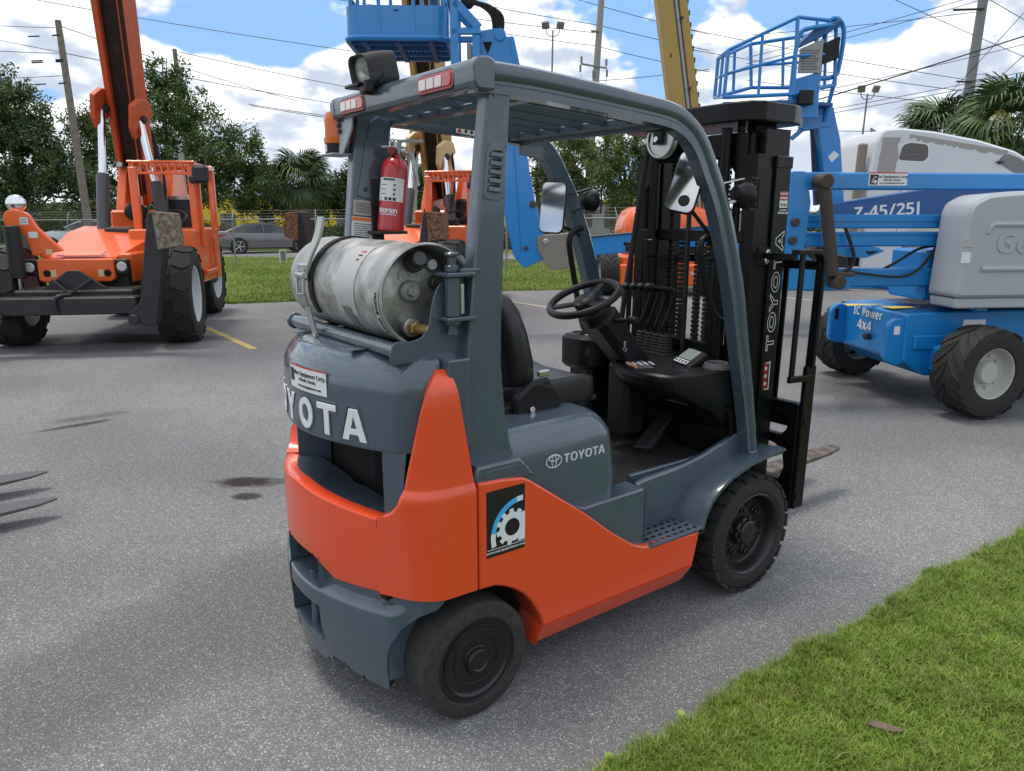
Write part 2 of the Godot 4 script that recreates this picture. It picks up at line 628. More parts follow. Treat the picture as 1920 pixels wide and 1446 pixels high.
func noise_tex(sd: int, size: int, freq: float, oct: int, a: Color, b: Color, normal := false, strength := 8.0) -> NoiseTexture2D:
	var n := FastNoiseLite.new()
	n.seed = sd
	n.noise_type = FastNoiseLite.TYPE_SIMPLEX_SMOOTH
	n.frequency = freq
	n.fractal_octaves = oct
	var t := NoiseTexture2D.new()
	t.width = size
	t.height = size
	t.seamless = true
	t.noise = n
	if normal:
		t.as_normal_map = true
		t.bump_strength = strength
	else:
		var g := Gradient.new()
		g.offsets = PackedFloat32Array([.25, .75])
		g.colors = PackedColorArray([a, b])
		t.color_ramp = g
	return t

func sheet(called: String, poly: PackedVector2Array, y: float, material: Material, big := 24.0) -> MeshInstance3D:
	# flat ground sheet over a polygon of (x, z); UV in metres, UV2 for the large patches
	var v := PackedVector3Array()
	var nn := PackedVector3Array()
	var u := PackedVector2Array()
	var u2 := PackedVector2Array()
	var ix := Geometry2D.triangulate_polygon(poly)
	for i in range(0, ix.size(), 3):
		var t := [poly[ix[i]], poly[ix[i + 1]], poly[ix[i + 2]]]
		if (t[1] - t[0]).cross(t[2] - t[0]) < 0: t = [t[0], t[2], t[1]]   # clockwise from above
		for q in t:
			v.append(Vector3(q.x, y, q.y)); nn.append(Vector3.UP); u.append(q); u2.append(q / big)
	var arr := []
	arr.resize(Mesh.ARRAY_MAX)
	arr[Mesh.ARRAY_VERTEX] = v
	arr[Mesh.ARRAY_NORMAL] = nn
	arr[Mesh.ARRAY_TEX_UV] = u
	arr[Mesh.ARRAY_TEX_UV2] = u2
	var am := ArrayMesh.new()
	am.add_surface_from_arrays(Mesh.PRIMITIVE_TRIANGLES, arr)
	var o := MeshInstance3D.new()
	o.mesh = am
	o.material_override = material
	o.name = numbered(called)
	add_child(o)
	o.set_meta("kind", "structure")
	return o

func asphalt_material() -> StandardMaterial3D:
	var m := mat("asphalt", Color.WHITE, .88)
	var S := 1024
	var rg := RandomNumberGenerator.new()
	rg.seed = 99
	var im := Image.create(S, S, false, Image.FORMAT_RGB8)
	var hi := Image.create(S, S, false, Image.FORMAT_RGB8)
	im.fill(lin(.17, .169, .172))
	hi.fill(Color(.35, .35, .35))
	# aggregate: stones of 1 to 5 mm pressed in a dark binder (the square is 1.7 m wide)
	for k in 150000:
		var x := rg.randi() % S
		var y := rg.randi() % S
		var w := 1 + rg.randi() % 3
		var h := 1 + rg.randi() % 3
		var b := pow(rg.randf(), 2.4)
		var v := .13 + .42 * b
		var c := lin(v * rg.randf_range(.96, 1.06), v, v * rg.randf_range(.96, 1.08))
		if k % 60 == 0: c = lin(.70, .69, .67)
		im.fill_rect(Rect2i(x, y, w, h), c)
		var g := rg.randf_range(.25, .95)
		hi.fill_rect(Rect2i(x, y, w, h), Color(g, g, g))
	m.albedo_texture = ImageTexture.create_from_image(im)
	hi.bump_map_to_normal_map(2.0)
	m.normal_enabled = true
	m.normal_texture = ImageTexture.create_from_image(hi)
	m.normal_scale = .55
	m.uv1_scale = Vector3.ONE / 1.7
	m.detail_enabled = true
	m.detail_blend_mode = BaseMaterial3D.BLEND_MODE_MUL
	m.detail_uv_layer = BaseMaterial3D.DETAIL_UV_2
	m.detail_albedo = noise_tex(77, 1024, .006, 6, Color(.86, .86, .87), Color(1, 1, 1))
	return m

func grass_ground_material() -> StandardMaterial3D:
	var m := mat("grass_ground", Color.WHITE, .95)
	m.albedo_texture = noise_tex(81, 1024, .02, 6, lin(.075, .11, .02), lin(.17, .21, .05))
	m.uv1_scale = Vector3.ONE / 3.0
	m.detail_enabled = true
	m.detail_blend_mode = BaseMaterial3D.BLEND_MODE_MUL
	m.detail_uv_layer = BaseMaterial3D.DETAIL_UV_2
	m.detail_albedo = noise_tex(83, 512, .01, 5, Color(.72, .74, .66), Color(1, 1, 1))
	return m

# edge of the near lawn: z along x
func near_edge(x: float) -> float:
	return .95 + .05 * clampf(x - 1.4, 0, 6) + .02 * sin(x * 1.3 + .6) + .018 * sin(x * 5.1) + .010 * sin(x * 13.0 + 1.0) + .006 * sin(x * 37.0)

func ground() -> void:
	var am := asphalt_material()
	var gm := grass_ground_material()
	var big := V2([-500, -500, 500, -500, 500, 500, -500, 500])
	sheet("ground", big, -.36, gm, 24)
	# the lot
	sheet("asphalt_lot", V2([-60, 6, -60, -14.5, 0.5, -12.05, 2.57, -11.6, 3.85, -11.18, 8.2, -10.34, 9.07, -9.9, 14, -10.4, 30, -13, 80, -20, 80, 6]), 0.0, am, 24)
	# lawn by the photographer
	var p := PackedVector2Array()
	for i in 161:
		var x := -5.0 + i * .125
		p.append(Vector2(x, near_edge(x)))
	p.append(Vector2(15, 9)); p.append(Vector2(-5, 9))
	var soil := mat("soil", Color.WHITE, .95)
	soil.albedo_texture = noise_tex(85, 512, .03, 5, lin(.030, .034, .010), lin(.075, .085, .024))
	soil.uv1_scale = Vector3.ONE / .7
	sheet("near_lawn_soil", p, .012, soil)

func machine_materials() -> void:
	mat("rust_brown", lin(.062, .046, .038), .6, .3)
	mat("barrel_grey", lin(.05, .055, .065), .4)
	mat("worn_grey", lin(.22, .20, .17), .6, .2)
	mat("blue_shaded", lin(.005, .075, .25), .4, 0, .3)  # blue paint with shade put into its colour, for the far lift's boom
	mat("board_grey", lin(.30, .30, .28), .6)
	mat("tan_clean", lin(.40, .27, .07), .5)
	mat("fork_dark", lin(.09, .09, .092), .5, .3)
	mat("galv_dull", lin(.26, .27, .28), .6, .4)
	mat("window_grey", lin(.09, .085, .082), .25)
	mat("weathered_glass", lin(.20, .20, .21), .6)
	mat("bark_chip", lin(.15, .11, .085), .85)
	mat("leaf_lime", lin(.30, .42, .05), .5)
	mat("straw", lin(.36, .31, .16), .7)
	mat("jl_orange", lin(.78, .125, .020), .38, 0, .4)
	mat("black_paint", lin(.014, .015, .017), .5)
	mat("grimy_black", Color.WHITE, .6)
	mats.grimy_black.albedo_texture = noise_tex(91, 256, .02, 4, lin(.004, .0035, .003), lin(.03, .024, .018))
	mats.grimy_black.uv1_triplanar = true
	mat("rim_white", lin(.52, .55, .58), .5)
	mat("label_cream", lin(.62, .50, .30), .5)
	mat("lamp_glass", lin(.52, .52, .50), .12, 0, .8)
	mat("blue_paint", lin(.006, .20, .54), .36, 0, .4)
	mat("blue_dark", lin(.010, .09, .26), .5)
	mat("hood_grey", lin(.37, .40, .44), .5)
	mat("white_paint", lin(.72, .74, .76), .4, 0, .3)
	var tn := mat("tan_paint", Color.WHITE, .5)
	tn.albedo_texture = noise_tex(95, 512, .008, 5, lin(.36, .24, .075), lin(.60, .45, .19))
	tn.uv1_triplanar = true
	tn.uv1_scale = Vector3(.4, .4, .4)
	mat("cream_paint", lin(.64, .54, .30), .5)
	var ru := mat("rusty_steel", Color.WHITE, .8)
	ru.albedo_texture = noise_tex(92, 512, .03, 6, lin(.09, .040, .018), lin(.26, .13, .07))
	ru.uv1_triplanar = true
	var rg := mat("rusty_grey", Color.WHITE, .75)
	rg.albedo_texture = noise_tex(93, 512, .025, 6, lin(.11, .07, .04), lin(.25, .22, .18))
	rg.uv1_triplanar = true
	var os := mat("orange_worn", Color.WHITE, .5)
	os.albedo_texture = noise_tex(94, 512, .01, 5, lin(.50, .10, .035), lin(.64, .12, .035))
	os.uv1_triplanar = true
	mat("rim_lift", lin(.42, .42, .39), .55)
# ---------------------------------------------------------------- the forklift (x forward, z to its right, origin under the rear axle)
var FL: Node3D
var cw_plan := PackedVector2Array()
var cw_len := PackedFloat32Array()

func cw_setup() -> void:
	var half := V2([-.378, 0, -.371, .1, -.348, .2, -.312, .3, -.268, .392, -.222, .463, -.175, .507, -.12, .528, -.06, .531, 0, .531])
	# resample smoothly
	var path := PackedVector3Array()
	path.append(Vector3(half[1].x, 0, -half[1].y))
	for q in half: path.append(Vector3(q.x, 0, q.y))
	path = smooth_path(path, 8)
	for i in range(8, path.size()): cw_plan.append(Vector2(path[i].x, path[i].z))
	var l := 0.0
	for i in cw_plan.size():
		if i > 0: l += cw_plan[i].distance_to(cw_plan[i - 1])
		cw_len.append(l)
func cw(sig: float, off: float, y: float) -> Vector3:
	# a point on the counterweight's plan: sig metres along from the rear middle (negative: left half), off outward
	var a := absf(sig)
	var n := cw_len.size()
	var i := 0
	while i < n - 2 and cw_len[i + 1] < a: i += 1
	var t := (a - cw_len[i]) / (cw_len[i + 1] - cw_len[i])
	var p := cw_plan[i].lerp(cw_plan[i + 1], t)
	var tg0 := (cw_plan[mini(i + 1, n - 1)] - cw_plan[maxi(i - 1, 0)]).normalized() if i > 0 else Vector2(0, 1)
	var tg1 := (cw_plan[mini(i + 2, n - 1)] - cw_plan[i]).normalized()
	var tg := tg0.lerp(tg1, clampf(t, 0, 1)).normalized()
	var nn := Vector2(-tg.y, tg.x)
	p += nn * off
	return Vector3(p.x, y, p.y * (1.0 if sig >= 0.0 else -1.0))
func cw_strip(m: M, sigs: Array, prof: Array) -> void:
	# prof: [off, y] from top to bottom; sigs from right to left
	var rings: Array = []
	for q in prof:
		var R := PackedVector3Array()
		for s in sigs: R.append(cw(s, q[0], q[1]))
		rings.append(R)
	m.loft(rings, false)
func span(a: float, b: float, n: int) -> Array:
	var o := []
	for i in n + 1: o.append(lerpf(a, b, float(i) / n))
	return o
func mir(m: M) -> M:
	return M.new().add(m, Transform3D(Basis.from_scale(Vector3(1, 1, -1)), Vector3.ZERO))

func counterweight() -> void:
	var G: Material = mats.fl_grey
	var O: Material = mats.fl_orange
	# grey cap with its rolled top edge
	var m := M.new()
	var L := cw_len[cw_len.size() - 1]
	var sg := span(0.665, -0.665, 48)
	var k0 := m.p.size()
	cw_strip(m, sg, [[-.14, 1.214], [-.10, 1.208], [-.074, 1.192], [-.047, 1.165], [-.030, 1.132], [-.026, 1.1], [-.024, .936], [-.030, .926], [-.06, .922], [-.14, .915]])
	# the cap draws in where the orange pillars stand proud of it
	var tuck := func(v: Vector3) -> Vector3: return Vector3(v.x, v.y, v.z - signf(v.z) * .032 * smoothstep(.425, .50, absf(v.z)))
	m.deform(tuck, k0)
	# crown of the cap, front end closed
	var R := PackedVector3Array()
	for s in sg: R.append(tuck.call(cw(s, -.14, 1.214)))
	for i in sg.size() - 1:
		m.quad(R[i], R[i + 1], Vector3(0.02, 1.214, R[i + 1].z), Vector3(0.02, 1.214, R[i].z))
	m.box(Vector3(-.03, 1.06, 0), Vector3(.08, .28, .98), .005)
	# low raised lines moulded in the top
	for s in [-.22, .22]:
		var tt := T(-.2, 1.2165, s, 0, 90)
		var ol := ngon(.07, 20, 0, 0, .03)
		m.prism(ol, -.001, .003, .002, tt)
	part("counterweight_cap", m, G, FL, 40)
	# orange wrap: rear band and one pillar each side
	m = M.new()
	var seam := func(y: float) -> float:
		var ys := [.70, .725, .732, .745, .775, .82, .93, 1.05, 1.11, 1.15, 1.172]
		var ss := [.402, .406, .425, .452, .476, .494, .521, .553, .574, .602, .640]
		for i in ys.size() - 1:
			if y <= ys[i + 1]: return lerpf(ss[i], ss[i + 1], clampf((y - ys[i]) / (ys[i + 1] - ys[i]), 0, 1))
		return ss[ss.size() - 1]
	var yb := func(s: float) -> float:
		if s < .10: return .512
		if s < .155: return lerpf(.512, .488, (s - .1) / .055)
		if s < .205: return lerpf(.488, .466, (s - .155) / .05)
		return lerpf(.466, .472, clampf((s - .205) / .2, 0, 1)) if s < .45 else lerpf(.472, .457, (s - .45) / .28)
	var yt := func(s: float) -> float: return .757 - .034 * clampf(s / .4, 0, 1)
	# band
	var ns := 48
	var rings: Array = []
	var prof := [[-.05, 1.0, -.004], [-.018, 1.0, 0.0], [-.004, .985, 0], [0.0, .955, 0], [0, .6, 0], [0, .3, 0], [0.0, .04, 0], [-.006, .008, 0], [-.03, 0.0, 0]]
	for q in prof:
		var RR := PackedVector3Array()
		for i in ns + 1:
			var s := .402 * (1.0 - float(i) / ns)
			RR.append(cw(s, q[0], lerpf(yb.call(s), yt.call(s), q[1]) + q[2]))
		rings.append(RR)
	m.loft(rings, false)
	# pillar
	var ys := [.457, .463, .5, .56, .62, .68, .715, .725, .732, .745, .775, .797, .812, .822, .88, .96, 1.05, 1.11, 1.14, 1.158, 1.168, 1.172]
	rings = []
	for y in range(ys.size() - 1, -1, -1):
		var yy: float = ys[y]
		var off := 0.0
		if yy > .797: off = -lerpf(0, .012, clampf((yy - .797) / .022, 0, 1))
		if yy > .82: off -= .008 * (yy - .82) / .3
		if yy > 1.105: off -= .05 * pow((yy - 1.105) / .067, 2.2)
		if yy < .462: off -= .006
		var s0: float = seam.call(yy)
		var s1 := L - .004 - maxf(0, yy - .81) * .16
		var RR := PackedVector3Array()
		var n := 34
		RR.append(cw(s1, off - .03, yy))
		for i in n + 1:
			var f := float(i) / n
			var e := off
			if i == n and yy > .73: e -= .004
			RR.append(cw(lerpf(s1, s0, f), e, maxf(yy, yb.call(lerpf(s1, s0, f)) if yy < .48 else 0.0)))
		RR.append(cw(s0, off - .05 if yy > .724 else off, yy))
		rings.append(RR)
	m.loft(rings, false)
	var both_sides := M.new().add(m)
	both_sides.add(m, Transform3D(Basis.from_scale(Vector3(1, 1, -1)), Vector3.ZERO))
	part("counterweight_wrap", both_sides, O, FL, 42)
	# recess behind the opening: floor sinking inward, side walls
	m = M.new()
	var rec := M.new()
	var f_in := []
	var f_out := []
	for s in span(.47, -.47, 24):
		f_out.append(cw(s, -.03, .757 - .034 * minf(1, absf(s) / .4) - .003))
		var q := cw(s, -.03, .775)
		var dip := .03 * maxf(0, 1.0 - absf(q.z - .02) / .05)
		f_in.append(Vector3(lerpf(q.x, -.15, .95) - dip, .705 + dip * .3, clampf(q.z, -.33, .36)))
	rec.loft([f_in, f_out], false)
	for sd in [1, -1]:
		var zi := .372 if sd > 0 else .345
		var a := [cw(.50, -.03, .93), cw(.47, -.03, .70), Vector3(-.238, .70, zi), Vector3(-.238, .93, zi)]
		for k in 4: a[k].z = absf(a[k].z) * sd
		if sd > 0: rec.quad(a[0], a[1], a[2], a[3])
		else: rec.quad(a[3], a[2], a[1], a[0])
		var w := [Vector3(-.238, .93, zi * sd), Vector3(-.238, .66, zi * sd), Vector3(-.12, .66, (zi - .03) * sd), Vector3(-.12, .93, (zi - .03) * sd)]
		if sd > 0: rec.quad(w[3], w[2], w[1], w[0])
		else: rec.quad(w[0], w[1], w[2], w[3])
	part("air_outlet_recess", rec, G, FL, 30)
	m = M.new()
	m.box(Vector3(-.1, .80, 0), Vector3(.02, .34, .76))
	part("radiator_screen", m, mats.black_deep, FL)
	m = M.new()
	for i in 22: m.box(Vector3(-.116, .69 + i * .0105, .17), Vector3(.006, .003, .24))
	part("radiator_fin", m, mats.black_semi, FL)
	# bumper
	m = M.new()
	var ybot := func(q: float) -> float:
		if q > .415:
			var aa := [.415, .417, .425, .438, .47, .53, .60, .635, .70]
			var bb := [.125, .22, .27, .305, .357, .40, .423, .452, .470]
			for i in aa.size() - 1:
				if q <= aa[i + 1]: return lerpf(bb[i], bb[i + 1], (q - aa[i]) / (aa[i + 1] - aa[i]))
			return .47
		if q > .165 and q < .262: return .168 - .02 * maxf(0, (q - .235) / .027)
		return lerpf(.150, .125, clampf((q - .25) / .15, 0, 1))
	var cols := [.68, .66, .635, .618, .60, .565, .53, .50, .47, .455, .438, .43, .425, .42, .417, .415, .39, .36, .33, .30, .275, .262, .255, .245, .235, .22, .19, .172, .166, .164, .15, .13]
	var lvl := [.495, .46, .44, .432, .424, .416, .408, .40, .36, .30, .25, .20, .17, .15, .125]
	var boff := func(q: float, y: float) -> float:
		var led := 1.0 - smoothstep(.43, .50, q)
		var o := -.024
		if y < .432: o = lerpf(-.024, .009, clampf((.432 - y) / .028, 0, 1)) * led - .024 * (1.0 - led)
		if y < .36: o -= .024 * pow((.36 - y) / .23, 1.5)
		return o
	rings = []
	for y in lvl:
		var RR := PackedVector3Array()
		for q in cols:
			var yy: float = maxf(y, ybot.call(q))
			RR.append(cw(q, boff.call(q, yy), yy))
		rings.append(RR)
	m.loft(rings, false)
	rings = [PackedVector3Array(), PackedVector3Array()]
	for q in cols:
		var yy: float = ybot.call(q)
		var e: Vector3 = cw(q, boff.call(q, yy), yy)
		rings[0].append(e)
		rings[1].append(Vector3(e.x + .05, e.y - .004, e.z - .13) if q > .41 else cw(q, -.12, yy + .01))
	m.loft(rings, false)
	m.box(Vector3(-.20, .30, .26), Vector3(.12, .30, .26), .01)
	var bb := M.new().add(m)
	bb.add(m, Transform3D(Basis.from_scale(Vector3(1, 1, -1)), Vector3.ZERO))
	# middle: two tow pockets with lips
	var sg2 := span(.131, -.131, 10)
	cw_strip(bb, sg2, [[-.10, .412], [.0, .405], [.006, .398], [.006, .345], [.0, .338], [-.10, .33]])
	cw_strip(bb, sg2, [[-.10, .222], [-.008, .218], [-.004, .21], [-.012, .165], [-.016, .135], [-.09, .13]])
	cw_strip(bb, sg2, [[-.11, .52], [-.11, .13]])
	for s in [.131, -.131]:
		for yy in [[.405, .52], [.218, .338]]:
			var A := cw(s, .004, yy[0])
			var B := cw(s, .004, yy[1])
			bb.quad(A, B, B + Vector3(.12, 0, 0), A + Vector3(.12, 0, 0))
	bb.cyl(Vector3(-.335, .20, 0), Vector3(-.335, .42, 0), .016, 14)
	part("bumper", bb, G, FL, 38)
	part("bumper_notch_shade", M.new().box(Vector3(-.2, .16, 0), Vector3(.2, .05, .6)), mats.black_deep, FL)  # near-black plate that paints the shade behind the bumper's notches
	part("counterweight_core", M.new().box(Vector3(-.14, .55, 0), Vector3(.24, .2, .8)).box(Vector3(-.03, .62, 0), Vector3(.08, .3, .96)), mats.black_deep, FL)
	# raised letters, following the curve
	var mk := func(loops: Array, s: float, y: float, z0: float, z1: float, mm: M) -> void:
		for lp in loops:
			var k := mm.p.size()
			mm.prism(lp, z0, z1, .0015)
			mm.deform(func(v: Vector3) -> Vector3: return cw(s + v.x, -.0245 + v.z, y + v.y), k)
	var letters := {"T": [V2([-.047, .05, -.047, .03, -.0125, .03, -.0125, -.05, .0125, -.05, .0125, .03, .047, .03, .047, .05])],
		"Y": [V2([-.047, .05, -.019, .05, 0, .012, .019, .05, .047, .05, .0125, -.008, .0125, -.05, -.0125, -.05, -.0125, -.008])],
		"A": [V2([-.05, -.05, -.017, .05, .017, .05, .05, -.05, .023, -.05, .017, -.03, -.017, -.03, -.023, -.05]) ]}
	# the A needs its counter: built as two legs and a bar
	letters["A"] = [V2([-.05, -.05, -.018, .05, .0, .05, .0, .026, -.012, -.012, .0, -.012, .0, -.031, -.0175, -.031, -.023, -.05]), V2([.05, -.05, .023, -.05, .0175, -.031, 0, -.031, 0, -.012, .012, -.012, 0, .026, 0, .05, .018, .05])]
	var word := ["T", "O", "Y", "O", "T", "A"]
	var at := [-.305, -.185, -.062, .068, .19, .312]
	for i in 6:
		var lm := M.new()
		var back := M.new()
		if word[i] == "O":
			var o := ngon(.047, 28, 0, 0, .051)
			var q := ngon(.023, 28, 0, 0, .030)
			ringplate(lm, o, q, 0, .004)
			lm.deform(func(v: Vector3) -> Vector3: return cw(at[i] + v.x, -.0245 + v.z, .997 + v.y))
			ringplate(back, ngon(.053, 28, 0, 0, .057), ngon(.0505, 28, 0, 0, .0545), 0, .0025)
			back.deform(func(v: Vector3) -> Vector3: return cw(at[i] + v.x, -.0245 + v.z, .997 + v.y))
		else:
			mk.call(letters[word[i]], at[i], .997, 0.0, .004, lm)
			if word[i] == "T":
				mk.call([V2([-.052, .06, .052, .06, .052, .057, -.052, .057]), V2([-.052, .025, -.02, .025, -.02, .022, -.052, .022]), V2([.02, .025, .052, .025, .052, .022, .02, .022]), V2([-.02, .022, -.017, .022, -.017, -.055, -.02, -.055]), V2([.017, .022, .02, .022, .02, -.055, .017, -.055])], at[i], .997, 0, .0025, back)
			elif word[i] == "A":
				mk.call([V2([-.023, .06, .023, .06, .023, .057, -.023, .057]), V2([.024, .057, .058, -.05, .0555, -.05, .0215, .057]), V2([-.024, .057, -.0215, .057, -.0555, -.05, -.058, -.05])], at[i], .997, 0, .0025, back)
		part("letter", lm, mats.print_white, FL, 20)
		if back.p.size(): part("letter_rim", back, G, FL, 20)
	# company plate on the cap: white with a red top line
	m = M.new()
	var pl := M.new()
	var s0 := -.045
	var s1 := .198
	pl.grid(12, 1, func(a, b): return cw(lerpf(s1, s0, a), -.0235, lerpf(1.068, 1.142, 1 - b)))
	part("company_plate", pl, mats.print_white, FL)
	var rd := M.new().grid(12, 1, func(a, b): return cw(lerpf(s1, s0, a), -.023, lerpf(1.142, 1.147, 1 - b)))
	part("red_edge", rd, mats.print_red, FL)
	var bend := func(o: MeshInstance3D, s: float, y: float) -> void:
		# lettering laid on the curve: TextMesh triangles carried onto the plan
		var arr = o.mesh.get_mesh_arrays() if o.mesh is PrimitiveMesh else o.mesh.surface_get_arrays(0)
		var mm := M.new()
		var vs: PackedVector3Array = arr[Mesh.ARRAY_VERTEX]
		var ix = arr[Mesh.ARRAY_INDEX]
		var lst = ix if ix != null and ix.size() > 0 else PackedInt32Array(range(vs.size()))
		for k in range(0, lst.size(), 3):
			var w: Array = []
			for e in [0, 2, 1]: w.append(cw(s + vs[lst[k + e]].x, -.0228 + vs[lst[k + e]].z * .3, y + vs[lst[k + e]].y))
			mm.tri(w[0], w[1], w[2])
		o.mesh = mm.build(0)
		o.transform = Transform3D.IDENTITY
	bend.call(text("Mar Equipment Corp.", .0132, Transform3D.IDENTITY, mats.print_black, FL, "lettering", "Droid Serif", true, 0, 1.0), -.006, 1.122)
	bend.call(text("Orlando, Florida", .0095, Transform3D.IDENTITY, mats.print_black, FL, "lettering", "Droid Serif", true), .03, 1.103)
	bend.call(text("www.marequipmentco.com", .0075, Transform3D.IDENTITY, mats.print_black, FL, "lettering", "Droid Serif", true), .022, 1.083)
	var lg := M.new().grid(3, 1, func(a, b): return cw(lerpf(-.008, -.04, a), -.023, lerpf(1.09, 1.132, 1 - b)))
	part("plate_emblem", lg, mats.print_navy, FL)

func gear_sign(c: Vector3, w: float, h: float, t: Transform3D, parent: Node3D) -> void:
	# black sticker: blue and white quarter arc over a white gear, address along the foot
	t = t * Transform3D(Basis.IDENTITY, c)
	part("sticker", M.new().box(Vector3.ZERO, Vector3(w, h, .001), 0, t), mats.print_black, parent, 0)
	var arc := func(a0: float, a1: float, r0: float, r1: float, cx: float, cy: float) -> M:
		var m := M.new()
		var n := 14
		for i in n:
			var x0 := (a0 + (a1 - a0) * i / n) * D
			var x1 := (a0 + (a1 - a0) * (i + 1) / n) * D
			var f := func(r: float, a: float) -> Vector3: return t * Vector3(cx + cos(a) * r, cy + sin(a) * r, .0012)
			m.quad(f.call(r1, x0), f.call(r1, x1), f.call(r0, x1), f.call(r0, x0))
		m.flip_from(0)
		return m
	var cx := w * .42
	var cy := -h * .28
	part("sticker_arc", arc.call(172, 195, w * .70, w * .82, cx, cy + h * .06), mats.print_white, parent, 0)
	part("sticker_arc", arc.call(100, 172, w * .70, w * .82, cx, cy + h * .06), mats.print_cyan, parent, 0)
	part("sticker_arc", arc.call(88, 100, w * .70, w * .82, cx, cy + h * .06), mats.print_white, parent, 0)
	var gm := M.new()
	var gx := w * .16
	var gy := -h * .12
	gm.add(arc.call(0, 360, w * .2, w * .34, gx, gy))
	for k in 7:
		var a := (60 + k * 33) * D
		gm.prism(rrect(w * .1, w * .11, w * .01, 1), .0011, .0013, 0, t * Transform3D(Basis(Vector3(0, 0, 1), a), Vector3(gx + cos(a) * w * .37, gy + sin(a) * w * .37, 0)))
	gm.prism(V2([gx + w * .14, gy - w * .36, gx + w * .34, gy - w * .36, gx + w * .34, gy + w * .3, gx + w * .22, gy + w * .28, gx + w * .25, gy - w * .1]), .0011, .0013, 0, t)
	part("sticker_gear", gm, mats.print_white, parent, 0)
	part("sticker_rule", M.new().box(Vector3(0, -h * .385, .001), Vector3(w * .98, h * .008, .0006), 0, t), mats.print_white, parent, 0)
	text("www.marequipmentco.com", w * .052, t * Transform3D(Basis.IDENTITY, Vector3(0, -h * .43, .0008)), mats.print_white, parent, "lettering", "Droid Serif", true, 1, 1.0, .0006)

